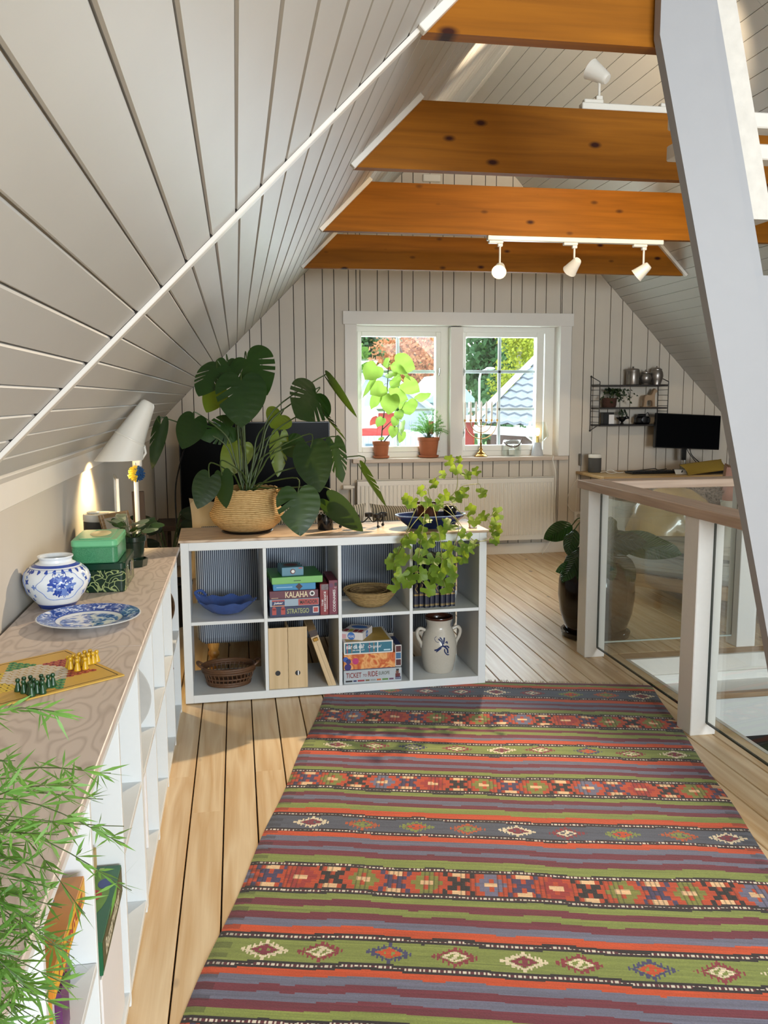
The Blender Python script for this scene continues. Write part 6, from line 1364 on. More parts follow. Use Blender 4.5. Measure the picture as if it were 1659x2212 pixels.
GST = [[[0.869, 4.15, 0.855], [0.814, 4.05, 0.824], [0.779, 4.05, 0.735], [0.752, 4.05, 0.667]], [[0.904, 4.15, 0.842], [0.856, 3.93, 0.836], [0.834, 3.93, 0.686], [0.823, 3.93, 0.575]], [[0.94, 4.15, 0.853], [0.921, 3.92, 0.834], [0.944, 3.92, 0.684], [0.933, 3.92, 0.595]], [[0.987, 4.15, 0.863], [1.021, 4.05, 0.91], [1.079, 4.05, 0.862], [1.173, 4.05, 0.826], [1.232, 4.05, 0.858]], [[0.963, 4.15, 0.876], [1.056, 4.1, 0.972], [1.056, 4.1, 1.086], [1.032, 4.1, 1.109]], [[0.94, 4.15, 0.876], [0.916, 4.1, 0.975], [0.939, 4.1, 1.008]], [[1.069, 4.1, 0.966], [1.091, 4.1, 0.994], [1.174, 4.1, 1.003]], [[1.011, 4.15, 0.849], [1.043, 4.0, 0.832], [1.113, 3.95, 0.743], [1.23, 4.0, 0.751]], [[0.963, 4.15, 0.841], [1.025, 3.93, 0.831], [0.992, 3.93, 0.68], [1.015, 3.93, 0.59]], [[0.881, 4.15, 0.866], [0.824, 4.1, 0.909], [0.812, 4.1, 0.92]], [[0.928, 4.15, 0.849], [0.805, 3.95, 0.827], [0.749, 3.95, 0.73], [0.715, 3.95, 0.609]], [[1.024, 3.93, 0.74], [1.051, 3.94, 0.733], [1.074, 3.94, 0.698]]]
GLF = [[0.75, 3.9, 0.683, 0.037], [0.717, 3.96, 0.651, 0.037], [0.746, 3.95, 0.695, 0.03], [0.85, 3.93, 0.677, 0.039], [0.784, 3.9, 0.77, 0.032], [0.874, 3.92, 0.758, 0.037], [0.911, 3.93, 0.667, 0.034], [0.84, 3.93, 0.596, 0.034], [0.795, 3.9, 0.604, 0.037], [0.784, 3.94, 0.559, 0.032], [0.935, 3.92, 0.62, 0.043], [0.958, 3.91, 0.533, 0.037], [0.978, 3.9, 0.586, 0.032], [1.0, 3.93, 0.641, 0.034], [0.911, 3.92, 0.587, 0.037], [0.874, 3.92, 0.525, 0.037], [1.041, 3.9, 0.673, 0.028], [1.08, 3.94, 0.694, 0.026], [0.97, 3.92, 0.71, 0.037], [1.038, 3.93, 0.717, 0.032], [1.051, 3.9, 0.784, 0.028], [0.931, 3.93, 0.789, 0.034], [0.842, 3.93, 0.794, 0.032], [0.779, 3.94, 0.749, 0.03], [0.831, 4.1, 0.92, 0.032], [0.812, 4.1, 0.936, 0.026], [0.886, 4.1, 0.975, 0.024], [0.942, 4.1, 1.008, 0.024], [0.998, 4.1, 0.95, 0.028], [1.057, 4.1, 0.937, 0.032], [1.099, 4.1, 0.959, 0.03], [1.056, 4.1, 1.081, 0.028], [1.02, 4.1, 1.12, 0.026], [1.067, 4.1, 1.124, 0.019], [1.105, 4.1, 1.051, 0.028], [0.986, 4.1, 1.053, 0.019], [1.161, 4.1, 1.066, 0.022], [1.186, 4.1, 0.957, 0.026], [1.271, 4.1, 0.851, 0.03], [1.247, 4.05, 0.816, 0.026], [1.221, 3.95, 0.79, 0.026], [1.213, 3.96, 0.747, 0.028], [1.188, 4.05, 0.85, 0.026], [1.224, 4.05, 0.782, 0.017], [0.963, 4.1, 0.902, 0.028], [0.905, 4.1, 0.918, 0.026], [1.116, 4.05, 0.878, 0.03], [1.128, 4.02, 0.831, 0.028], [0.983, 3.93, 0.83, 0.037], [1.114, 3.96, 0.727, 0.024], [0.893, 4.05, 0.838, 0.028], [0.722, 3.95, 0.543, 0.032], [0.746, 3.9, 0.606, 0.032]]
go = Vector((.922, 4.18, KTOP+.0105))
ger = thing('potted_geranium', 'trailing scented geranium spilling over the shelf edge from its brown pot', 'potted plant', go)
BROWNP = plain('brown_glaze', '#4d2c1a', .3, vary=.2)
MB().lathe([(0, 0), (.048, 0), (.050, .004), (.066, .095), (.070, .10), (.069, .112), (.063, .112), (.056, .09), (0, .088)], 32).build('pot', BROWNP, ger); MB().lathe([(0, .098), (.061, .098)], 20).build('soil', SOIL, ger)
GSTEM = plain('pale_stem', '#8a8a4c', .6, vary=.1)
for st_ in GST:
    if st_[0][1] > 4.12: st_ = [[.922+(st_[0][0]-.922)*.3, 4.18, KTOP+.108]] + [[st_[0][0], 4.12, max(st_[0][2], .90)]] + st_[1:]
    petiole(ger, st_, .0026, .0015, GSTEM, off=go, name='stem')
spts = []
for st_ in GST: spts += [Vector(q) for q in smoothpath(st_, 8)]
for i, (x_, y_, z_, R_) in enumerate(GLF):
    c = Vector((x_, y_, z_)); r_ = random.Random(i*3+1)
    nrm = ((CAMP-c).normalized() + Vector((r_.uniform(-.7, .7), r_.uniform(-.3, .3), r_.uniform(.0, .9)))).normalized()
    yv = Vector((r_.uniform(-1, 1), 0, r_.uniform(-1, .2))); yv = (yv-nrm*yv.dot(nrm)).normalized()
    o = link('leaf', palmate(R_*1.32, i), ger); o.matrix_local = basis(yv.cross(nrm), yv, nrm, c-go)
    q = min(spts, key=lambda p: (p-c).length); 
    if (q-c).length > .008: petiole(ger, [q, (q+c)/2+Vector((0, 0, .012)), c], .0012, .001, GSTEM, off=go)
# ---- house lime on the sill
LIML = leafmat('house_lime_leaf', '#5f8a2c', '#88ad48', '#a2c054', .5, .36, 12)
WPL = [[1.209, 7.53, 1.694, 1.113, 7.47, 1.593, 0.185], [1.402, 7.53, 1.738, 1.543, 7.47, 1.684, 0.202], [1.188, 7.53, 1.586, 1.08, 7.47, 1.438, 0.056], [1.269, 7.53, 1.525, 1.161, 7.47, 1.465, 0.153], [1.476, 7.53, 1.553, 1.585, 7.47, 1.484, 0.161], [1.335, 7.50, 1.433, 1.307, 7.44, 1.292, 0.177], [1.435, 7.53, 1.686, 1.502, 7.47, 1.576, 0.048], [1.369, 7.53, 1.586, 1.407, 7.47, 1.536, 0.145], [1.224, 7.53, 1.445, 1.16, 7.47, 1.337, 0.097], [1.348, 7.53, 1.465, 1.481, 7.47, 1.416, 0.145], [1.597, 7.53, 1.415, 1.689, 7.47, 1.455, 0.121], [1.493, 7.53, 1.383, 1.502, 7.47, 1.283, 0.177], [1.388, 7.53, 1.242, 1.357, 7.47, 1.183, 0.081], [1.367, 7.53, 1.16, 1.348, 7.47, 1.082, 0.089], [1.442, 7.53, 1.2, 1.418, 7.47, 1.101, 0.097], [1.264, 7.53, 1.243, 1.212, 7.47, 1.184, 0.089], [1.251, 7.53, 1.06, 1.265, 7.47, 1.083, 0.048], [1.328, 7.53, 1.734, 1.268, 7.47, 1.719, 0.089], [1.361, 7.53, 1.646, 1.296, 7.47, 1.604, 0.105], [1.409, 7.53, 1.303, 1.423, 7.47, 1.243, 0.097], [1.451, 7.53, 1.119, 1.414, 7.47, 1.04, 0.073]]
WPS = [[[1.26, 7.555, 1.03], [1.261, 7.54, 1.075], [1.278, 7.54, 1.242], [1.312, 7.54, 1.485], [1.325, 7.54, 1.70], [1.335, 7.54, 1.74]], [[1.275, 7.55, 1.03], [1.319, 7.54, 1.087], [1.369, 7.54, 1.14], [1.403, 7.54, 1.241], [1.461, 7.54, 1.363]], [[1.261, 7.54, 1.141], [1.349, 7.54, 1.221]]]
LIMH = [(0, 0), (.16, -.10), (.32, -.10), (.44, .04), (.50, .24), (.46, .46), (.36, .66), (.24, .80), (.12, .90), (0, 1)]
LIMH = [(p.x, p.y) for p in smoothpath([(a, b, 0) for a, b in LIMH], 3)]
lo = Vector((1.26, 7.555, ZS)); DST = plain('dark_stem', '#3a3a20', .6)
for s_ in WPS: petiole(linden, s_, .006, .003, DST, off=lo, name='stem')
sp_ = []
for s_ in WPS: sp_ += [Vector(q) for q in smoothpath(s_, 8)]
for i, (bx, by, bz, tx, ty, tz, w_) in enumerate(WPL):
    B, T = Vector((bx, by, bz)), Vector((tx, ty, tz)); B = B + (B-T)*.12; Lf = (T-B).length
    placeleaf(linden, leafmesh(Lf*1.05, max(w_, .3*Lf), 0, i, LIML, .12, .15, .03, LIMH), B, T, [12, -15, 50, 10, -10, 0, 60, 15][i % 8] if w_ > .06 else 40, off=lo)
    q = min(sp_, key=lambda p: (p-B).length + (0 if p.z < B.z+.02 else .2)); petiole(linden, [q, (q+B)/2+Vector((0, 0, .012)), B], .0018, .0014, DST, off=lo)
# ---- fine fern on the sill
FERN = leafmat('fern_needles', '#3f7a22', '#64a037', '#86c648', .6, .35, 30)
def sprays(parent, root, n, hgt, spread, seed, mt, leafL, leafW, per=22, droop=.6, stem_mt=None, dirs=None, per_cluster=3, start=.3, stemr=.0016, bow=.22):
    r_ = random.Random(seed); stm, fol = MB(), MB()
    for k in range(n):
        if dirs: end = Vector(dirs[k % len(dirs)]) - root + Vector((r_.gauss(0, .012), r_.gauss(0, .02), r_.gauss(0, .012)))
        else:
            a = r_.uniform(0, 2*PI); rr = spread*math.sqrt(r_.uniform(.02, 1)); end = Vector((rr*math.cos(a), rr*math.sin(a)*.8, hgt*r_.uniform(.45, 1)*(1-droop*(rr/spread)**2)))
        b0 = Vector((r_.uniform(-.02, .02), r_.uniform(-.02, .02), 0)); midp = b0.lerp(end, .5) + Vector((r_.gauss(0, .03), r_.gauss(0, .03), bow*end.length))
        path = smoothpath([b0, midp, end], 8); stm.tube(path, [stemr*(1-.6*q/len(path)) for q in range(len(path))], 4)
        for j in range(per):
            f = start + (1-start)*j/per; ix = min(len(path)-2, int(f*(len(path)-1))); p = path[ix].lerp(path[ix+1], f*(len(path)-1)-ix); t_ = (path[ix+1]-path[ix]).normalized()
            for c in range(per_cluster):
                d = (t_*.7 + Vector((r_.gauss(0, 1), r_.gauss(0, 1), r_.gauss(0, .8)))*.75).normalized(); l = leafL*r_.uniform(.6, 1.15); sd = d.cross(Vector((r_.gauss(0, 1), r_.gauss(0, 1), r_.gauss(0, 1)))).normalized()*leafW
                fol.add([p, p+d*l*.45+sd, p+d*l, p+d*l*.45-sd], [(0, 1, 2, 3)])
    stuff(stm.build('stems', stem_mt or STEM, parent)); stuff(fol.build('needles', mt, parent, fix=False))
e1_ = link('shoot_base', None, fernp, (0, 0, .165)); bpy.data.objects.remove(e1_)
class _P: pass
def sprays_at(parent, base, *a, **k):
    n0 = len(COL.objects); sprays(parent, Vector((0, 0, 0)), *a, **k)
    for c in list(parent.children)[-2:]: c.location = base
r_ = random.Random(2)
def sprays2(parent, base, n, hgt, spread, seed, mt, leafL, leafW, **k):
    before = set(o.name for o in parent.children); sprays(parent, Vector((0, 0, 0)), n, hgt, spread, seed, mt, leafL, leafW, **k)
    for c in parent.children:
        if c.name not in before: c.location = base
sprays2(fernp, (0, 0, .165), 62, .30, .19, 3, FERN, .022, .0011, per=26, droop=.75)
# ---- near asparagus fern
ASP = leafmat('asparagus_leaf', '#3f6a26', '#6f9f48', '#86b456', .5, .35, 30)
af = thing('asparagus_fern', 'feathery bright green asparagus fern at the near end of the worktop', 'potted plant', (-.44, .84, ZT))
MB().lathe([(0, 0), (.07, 0), (.074, .004), (.088, .12), (.094, .124), (.095, .14), (.088, .14), (.08, .12), (0, .115)], 32).build('pot', TER, af); MB().lathe([(0, .125), (.083, .125)], 20).build('soil', SOIL, af)
def ap(x, y, Y):   # directions of the long shoots, metres
    return (x, Y, y)
ends = [(-.20, .90, 1.075), (-.225, .92, 1.06), (-.165, .95, 1.01), (-.185, .90, 1.03), (-.128, .92, .965), (-.150, .95, .96), (-.108, .90, .915), (-.155, .85, .885), (-.17, .90, .90), (-.16, .93, .925), (-.20, .88, .99), (-.23, .9, .96), (-.185, .92, .95), (-.18, .86, .86), (-.205, .86, .84), (-.235, .86, .87), (-.25, .9, .92), (-.27, .95, .94), (-.22, .84, .80), (-.19, .84, .80), (-.26, .82, .82), (-.28, .88, .98), (-.25, .93, 1.02)]
before = set(o.name for o in af.children)
base = Vector((-.44, .84, ZT+.125))
sprays(af, base, 23, 0, 0, 8, ASP, .034, .0018, per=9, dirs=ends, per_cluster=7, start=.3, stemr=.0011, bow=.3)
for c in af.children:
    if c.name not in before: c.location = (0, 0, .125)
before = set(o.name for o in af.children)
ends2 = [(random.Random(i).uniform(-.33, -.20), random.Random(i+50).uniform(.78, .92), random.Random(i+90).uniform(.78, .94)) for i in range(70)]
sprays(af, base, 70, 0, 0, 18, ASP, .033, .0018, per=9, dirs=ends2, per_cluster=7, start=.3, stemr=.0011, bow=.3)
for c in af.children:
    if c.name not in before: c.location = (0, 0, .125)
# ---- hoya leaves
HOY = leafmat('hoya_leaf', '#1c3518', '#33502a', '#7c9a55', .3, .2, 30); HOYW = leafmat('hoya_variegated_leaf', '#5f7a52', '#c9c9a8', '#c8cfa0', .35, .2, 60)
r_ = random.Random(6)
OVAL = [(0, 0), (.30, .12), (.48, .35), (.45, .65), (.25, .9), (0, 1)]; OVAL = [(p.x, p.y) for p in smoothpath([(a, b, 0) for a, b in OVAL], 3)]
hm = [leafmesh(.058, .036, 0, i, (HOY, HOY, HOYW)[i], .15, .2, .0, OVAL) for i in range(3)]
for i in range(30):
    a = r_.uniform(0, 2*PI); el = r_.uniform(-.1, 1.1); rr = r_.uniform(.01, .075); p = Vector((rr*math.cos(a)*1.1-.01, rr*math.sin(a)*.8, .118 + r_.uniform(.0, .085)*(1-rr*6)+.01))
    d = Vector((math.cos(a)*math.cos(el), math.sin(a)*math.cos(el), math.sin(el)*.7-.15)).normalized(); zz = (Vector((0, -.5, 1))-d*Vector((0, -.5, 1)).dot(d)).normalized()
    o = link('leaf', hm[i % 3], hp); o.matrix_local = basis(d.cross(zz), d, zz, p)
    petiole(hp, [(p.x*.15, p.y*.15, .112), (p.x*.6, p.y*.6, .13), p], .0015, .0012, STEM)
# ---- urn with striped leaves
URN = plain('brown_glazed_urn', '#1d110b', .12, vary=.25, scale=6); 
uo = Vector((2.10, 4.775, 0))
urn = thing('urn_calathea', 'dark brown glazed floor urn with big ribbed leaves behind the railing', 'potted plant', uo)
MB().lathe([(0, 0), (.185, 0), (.20, .01), (.205, .035), (.19, .036), (.175, .012), (0, .01)], 48).build('saucer', URN, urn)
MB().lathe([(0, .012), (.165, .012), (.172, .03), (.212, .15), (.225, .25), (.222, .34), (.205, .42), (.178, .455), (.178, .462), (.186, .47), (.182, .476), (.168, .474), (.165, .44), (0, .43)], 56).build('urn', URN, urn); MB().lathe([(0, .445), (.166, .445)], 24).build('soil', SOIL, urn)
def ribbed():
    m = leafmat('ribbed_dark_leaf', '#12270f', '#1f3d17', '#4f7a2a', .22, .15, 8); nt = m.node_tree; p = [n for n in nt.nodes if n.type == 'BSDF_PRINCIPLED'][0]
    tc = N(nt, 'ShaderNodeTexCoord'); sp = N(nt, 'ShaderNodeSeparateXYZ'); nt.links.new(tc.outputs['Object'], sp.inputs[0]); ab = N(nt, 'ShaderNodeMath', operation='ABSOLUTE'); nt.links.new(sp.outputs[0], ab.inputs[0])
    ma = N(nt, 'ShaderNodeMath', operation='MULTIPLY_ADD', i_1=-.9); nt.links.new(ab.outputs[0], ma.inputs[0]); nt.links.new(sp.outputs[1], ma.inputs[2])
    mu = N(nt, 'ShaderNodeMath', operation='MULTIPLY', i_1=340.0); nt.links.new(ma.outputs[0], mu.inputs[0]); si = N(nt, 'ShaderNodeMath', operation='SINE'); nt.links.new(mu.outputs[0], si.inputs[0])
    b = N(nt, 'ShaderNodeBump', i_Strength=.6, i_Distance=.004); nt.links.new(si.outputs[0], b.inputs['Height']); nt.links.new(b.outputs[0], p.inputs['Normal']); return m
RIB = ribbed()
CAL = [[1.943, 4.6, 0.579, 1.768, 4.5, 0.418, 0.115], [1.934, 4.58, 0.499, 1.906, 4.5, 0.369, 0.094], [1.884, 4.6, 0.474, 1.767, 4.52, 0.454, 0.069], [2.04, 4.66, 0.60, 2.28, 4.52, 0.635, 0.17], [2.078, 4.72, 0.575, 2.234, 4.6, 0.541, 0.158], [2.134, 4.66, 0.61, 2.529, 4.55, 0.482, 0.134], [2.128, 4.62, 0.513, 2.231, 4.54, 0.373, 0.134], [2.053, 4.6, 0.497, 2.094, 4.53, 0.392, 0.109], [1.921, 4.7, 0.66, 1.841, 4.6, 0.55, 0.099], [2.066, 4.7, 0.629, 2.056, 4.56, 0.426, 0.12], [2.16, 4.85, .66, 2.34, 4.95, .60, .13], [1.98, 4.88, .66, 1.83, 4.98, .56, .12]]
LANC = [(0, 0), (.22, .06), (.42, .22), (.50, .42), (.42, .66), (.24, .86), (.08, .96), (0, 1)]; LANC = [(p.x, p.y) for p in smoothpath([(a, b, 0) for a, b in LANC], 3)]
for i, (bx, by, bz, tx, ty, tz, w_) in enumerate(CAL):
    B, T = Vector((bx, by, bz)), Vector((tx, ty, tz)); Lf = (T-B).length
    placeleaf(urn, leafmesh(Lf, max(w_, .42*Lf), 0, i, RIB, .22, .35, .05, LANC), B, T, [25, 0, -20, -35, 10, 30, 0, 0, 20, 5, 0, 0][i], off=uo)
    petiole(urn, [uo+Vector((.03*math.cos(i), .03*math.sin(i), .445)), uo.lerp(B, .6)+Vector((0, 0, .30)), B], .005, .0035, off=uo)
# ---- dark foliage plant by the television
DRK = leafmat('dark_foliage', '#0f1c0d', '#1d3018', '#33501f', .35, .1, 10)
do_ = Vector((-.44, 5.5, 0)); dp = thing('dark_house_plant', 'dark leafy house plant standing in the corner beside the television', 'potted plant', do_)
MB().lathe([(0, 0), (.10, 0), (.13, .25), (.14, .26), (.14, .28), (.13, .28), (.12, .24), (0, .23)], 32).build('pot', BLK, dp); MB().lathe([(0, .245), (.122, .245)], 20).build('soil', SOIL, dp)
r_ = random.Random(12)
for i in range(13):
    a = r_.uniform(0, 2*PI); B = do_ + Vector((.08*math.cos(a), .08*math.sin(a)-.03, r_.uniform(.50, .74))); T = B + Vector((.15*math.cos(a), .12*math.sin(a)-.05, r_.uniform(-.04, .08)))
    placeleaf(dp, leafmesh((T-B).length, .075, 0, i, DRK, .15, .25, .03, LANC), B, T, r_.uniform(-40, 40), off=do_); petiole(dp, [do_+Vector((0, 0, .24)), do_.lerp(B, .5)+Vector((0, 0, .2)), B], .004, .003, off=do_)
o = MB().tube(smoothpath([(-.405, 5.9, .45), (-.44, 6.2, .62), (-.46, 6.6, .80), (-.42, 6.9, 1.0), (-.40, 7.02, 1.05)], 8), .006, 6).build('television_cable', BLK); tag(o, 'black cable curving up to the left edge of the television', 'cable')
# ---- small plants on the wall shelf
VINE = leafmat('vine_leaf', '#14200f', '#2a3f1d', '#45631f', .5, .2, 40)
WK2 = weave('wicker_pot', '#5a3526', '#2b1812', 120)
t = thing('trailing_shelf_plant', 'trailing small-leaved plant in a wicker pot on the middle shelf board', 'potted plant', (3.325, 7.39, zs2)); MB().lathe([(0, 0), (.055, 0), (.062, .02), (.066, .085), (.060, .085), (.05, .07), (0, .065)], 24).build('pot', WK2, t); MB().lathe([(0, .075), (.056, .075)], 16).build('soil', SOIL, t)
sm = palmate(.010, 1, mt=VINE, lobes=3, n=10)
r_ = random.Random(3)
for k in range(20):
    a = r_.uniform(0, 2*PI) if k > 9 else r_.uniform(-.5, .4); ln = r_.uniform(.08, .28) if k < 9 else r_.uniform(.06, .11)
    e = Vector((math.cos(a)*ln, math.sin(a)*.06-.03, .10+r_.uniform(-.06, .07)*(1 if k > 9 else 1))); path = smoothpath([(0, 0, .08), (e.x*.4, e.y*.5, .155), tuple(e)], 7); MB().tube(path, .001, 4).build('shoot', STEM, t)
    for q in path[4::2]:
        for s in (-1, 1):
            o = link('leaf', sm, t); o.location = q + Vector((r_.uniform(-.008, .008), -.004, r_.uniform(-.01, .01))); o.rotation_euler = (r_.uniform(.6, 2), r_.uniform(-.5, .5), r_.uniform(0, 6)); o.scale = [r_.uniform(.8, 1.4)]*3
t = thing('black_pot_sprig', 'small black animal-shaped pot with a leafy sprig on the lowest shelf board', 'potted plant', (3.445, 7.375, zs1)); MB().lathe([(0, 0), (.018, 0), (.014, .01), (.010, .02), (.03, .04), (.034, .06), (.03, .066), (.028, .06), (0, .05)], 20).build('bowl', BLK, t); MB().ball((.045, 0, .062), .017, 8, sq=(1.1, .8, .9)).ball((.062, 0, .056), .009, 6).tube([(.040, -.006, .074), (.038, -.008, .090)], [.005, .001], 6).tube([(.050, .006, .074), (.052, .008, .090)], [.005, .001], 6).tube([(.02, 0, .05), (.045, 0, .06)], .012, 8).tube([(-.03, 0, .05), (-.055, 0, .06)], [.01, .004], 6).build('animal_head', BLK, t)
for k in range(7):
    e = Vector((.01*k-.03, .0, .10+.012*(k % 3))); MB().tube([(0, 0, .06), e], .001, 4).build('shoot', STEM, t)
    for j in range(2): o = link('leaf', sm, t); o.location = e + Vector((.006*j, -.003, -.012*j)); o.rotation_euler = (1.4, .2*k, k); o.scale = [1.4]*3
# ================================================================= outside the window
GRASS = plain('garden_grass', '#5f8f3a', .9, vary=.25, scale=1.2); 
struct(MB().box(-60, 9, -3.3, 70, 120, -3.2).build('ground', GRASS))
BARK = plain('bark', '#6a4a38', .9, vary=.3, scale=12); BARKW = plain('birch_bark', '#cfcac0', .8, vary=.2, scale=6)
def tree(name, label, loc, h, r, leafc, seed, n=8000, leaf=.10, crown=.35, bark=BARK, cone=False, trunk=.16):
    t = thing(name, label, 'tree', loc, 0, 'trees beyond the houses'); r_ = random.Random(seed)
    MB().tube([(0, 0, 0), (r_.uniform(-.2, .2), 0, h*.5), (r_.uniform(-.3, .3), 0, h*.92)], [trunk, trunk*.7, trunk*.2], 8).build('trunk', bark, t)
    for k in range(5):
        a = r_.uniform(0, 6.28); z0 = h*(crown+.08+.1*k); MB().tube([(0, 0, z0), (math.cos(a)*r*.7, math.sin(a)*r*.7, z0+r*.5)], [trunk*.4, .03], 6).build('branch', bark, t)
    g = np.random.default_rng(seed); d = g.normal(size=(n, 3)); d /= np.linalg.norm(d, axis=1, keepdims=True); q = g.random((n, 1))**.4
    cl = g.integers(0, 40, n); cc = g.normal(size=(40, 3)); cc /= np.linalg.norm(cc, axis=1, keepdims=True); cc *= g.random((40, 1))**.4*np.array([.66, .66, .9])
    P = cc[cl]*np.array([r, r, h*(1-crown)/2]) + d*q*np.array([r*.38, r*.38, r*.55])
    if cone: zz = (P[:, 2]/(h*(1-crown)/2)+1)/2; P[:, :2] *= np.clip(1.25-zz, .15, 1.2)[:, None]
    P[:, 2] += h*(crown+(1-crown)/2)
    A = g.normal(size=(n, 3)); A /= np.linalg.norm(A, axis=1, keepdims=True); B_ = np.cross(A, g.normal(size=(n, 3))); B_ /= np.linalg.norm(B_, axis=1, keepdims=True); s = leaf*(.6+.8*g.random((n, 1)))
    V = np.stack([P-A*s, P+B_*s*.6, P+A*s, P-B_*s*.6], 1).reshape(-1, 3)
    me = bpy.data.meshes.new('crown'); me.from_pydata(V.tolist(), [], np.arange(4*n).reshape(-1, 4).tolist()); me.materials.append(leafc); me.update(); stuff(link('crown', me, t)); return t
LG1 = leafmat('pine_green', '#54805a', '#86ab78', '#9cc488', .7, .3, .8); LG2 = leafmat('birch_yellow', '#a8b53a', '#d8cf55', '#e8e070', .7, .35, .8); LG3 = leafmat('autumn_rust', '#a8603f', '#c98a60', '#d89a6a', .7, .3, .8); LG4 = leafmat('fresh_green', '#6a9a3a', '#9ac25a', '#b0dc6a', .7, .35, .8)
tree('rust_tree', 'rounded rust red autumn tree seen through the left window sash', (6.85, 33, -3.2), 9.4, 2.3, LG3, 1, 9000, .085, .1)
tree('yellow_birch', 'yellow green birch with a pale trunk seen through the right window sash', (11.2, 34, -3.2), 13, 1.5, LG2, 2, 9000, .075, .25, BARKW)
tree('yellow_birch', 'second thinner birch to the right of the yellow birch, above the tiled roof', (14.2, 35, -3.2), 13, 1.5, LG4, 12, 8000, .08, .25, BARKW)
k = 0
GT = ((4.2, 38, 12, LG4, 'yellow green tree at the left edge of the window view'), (7.9, 38, 14, LG1, 'green pine just right of the rust tree'), (11.6, 38.5, 15, LG1, 'tall pine left of and behind the yellow birch'), (15.3, 38.5, 15, LG4, 'leafy tree above the tiled roof at the right edge of the window view'),
      (6.1, 43, 15, LG1, 'tall green pine behind the rust tree'), (9.8, 43, 17, LG1, 'tall pine behind the window mullion'), (13.5, 43, 17, LG4, 'leafy green tree behind the yellow birch'), (17.2, 43, 16, LG1, 'second row pine behind the tiled roof'),
      (4.6, 48, 15, LG1, 'far pine behind the yellow green tree at the left'), (8.3, 48, 17, LG4, 'far pale tree between the rust tree and the mullion'), (12.0, 48, 18, LG1, 'far pine behind the street lamp'), (15.7, 48, 18, LG1, 'far pine beyond the birches'), (19.4, 48, 17, LG4, 'far pale tree right of the birches'))
for i, (x_, y_, h_, mt, lab) in enumerate(GT): tree('garden_tree', lab, (x_, y_, -3.2), h_, 1.72, mt, 30+i, 8000, .165, .08, trunk=.2)
o = []
for i in range(12):
    t = thing('garden_bush', '%s rounded green bush from the left in the far hedge line' % ['first', 'second', 'third', 'fourth', 'fifth', 'sixth', 'seventh', 'eighth', 'ninth', 'tenth', 'eleventh', 'twelfth'][i], 'bush', (1.0+i*2.35, 28.5+(i % 2)*.3, -3.2), 0, 'hedge bushes beyond the houses'); g = np.random.default_rng(i); n = 700
    d = g.normal(size=(n, 3)); d /= np.linalg.norm(d, axis=1, keepdims=True); P = d*np.array([.92, .92, 1.5])*(.75+.25*g.random((n, 1))) + np.array([0, 0, 1.5]); A = g.normal(size=(n, 3))*.16; B_ = g.normal(size=(n, 3))*.12
    V = np.stack([P-A, P+B_, P+A, P-B_], 1).reshape(-1, 3); me = bpy.data.meshes.new('foliage'); me.from_pydata(V.tolist(), [], np.arange(4*n).reshape(-1, 4).tolist()); me.materials.append(LG4 if i % 2 else LG1); stuff(link('foliage', me, t))
# neighbour house with the big tiled roof, right
TILE = plain('grey_roof_tile', '#7c8288', .8, vary=.35, scale=9); WOODW = plain('white_boarding', '#aab3ba', .7, vary=.04, scale=3); REDW = plain('red_boarding', '#b03a34', .7, vary=.1, scale=3); FASC = plain('white_fascia', '#dfe6ea', .6)
def tiledroof(parent, E1, E2, up, rows, n_up, mt, thick=.03):
    E1, E2, up = Vector(E1), Vector(E2), Vector(up); nrm = (E2-E1).cross(up).normalized()
    if nrm.z < 0: nrm = -nrm
    for k in range(rows):
        a0 = E1+up*(k/rows); a1 = E2+up*(k/rows); b0 = E1+up*((k+1.08)/rows); b1 = E2+up*((k+1.08)/rows); m = MB(); P = []
        for i in range(n_up*4+1):
            f = i/(n_up*4); wv = .022*math.sin(f*n_up*2*PI); P.append([a0.lerp(a1, f)+nrm*(thick+.03+wv), b0.lerp(b1, f)+nrm*(thick-.01+wv)])
        m.grid(P, smooth=True); m.grid([[p[0], p[0]-nrm*.05] for p in P], smooth=False); m.build('tile_row', mt, parent)
hb = thing('grey_roofed_house', 'neighbour house with a big grey tiled roof seen in the right sash', 'house', (0, 0, 0))
E1, E2 = Vector((4.57, 16, .95)), Vector((7.9, 13.9, .75)); upv = Vector((3.75, 6.0, 1.88))
MB().add([E1, E2, E2+upv, E1+upv], [(0, 1, 2, 3)]).build('roof_deck', TILE, hb, fix=False)
tiledroof(hb, E1, E2, upv, 13, 16, TILE)
nn_ = (E2-E1).cross(upv).normalized(); nn_ = nn_ if nn_.z > 0 else -nn_
MB().tube([E1+nn_*.1-Vector((.05, 0, 0)), E1+upv+nn_*.1-Vector((.05, 0, 0))], .09, 4).build('barge_board', FASC, hb)
MB().tube([E1-Vector((.1, .02, .12)), E2+Vector((.1, -.02, -.12))], .09, 6).build('gutter', FASC, hb)
wdir = (E2-E1).normalized(); wb_ = MB(); q0 = E1+Vector((.5, .9, -.25)); q1 = E2+Vector((.2, .8, -.25))
wb_.add([q0, q1, (q1.x, q1.y, -3.2), (q0.x, q0.y, -3.2)], [(0, 1, 2, 3)]); wb_.build('wall', plain('brown_boarding', '#6f5a50', .7, vary=.2, scale=4), hb, fix=False)
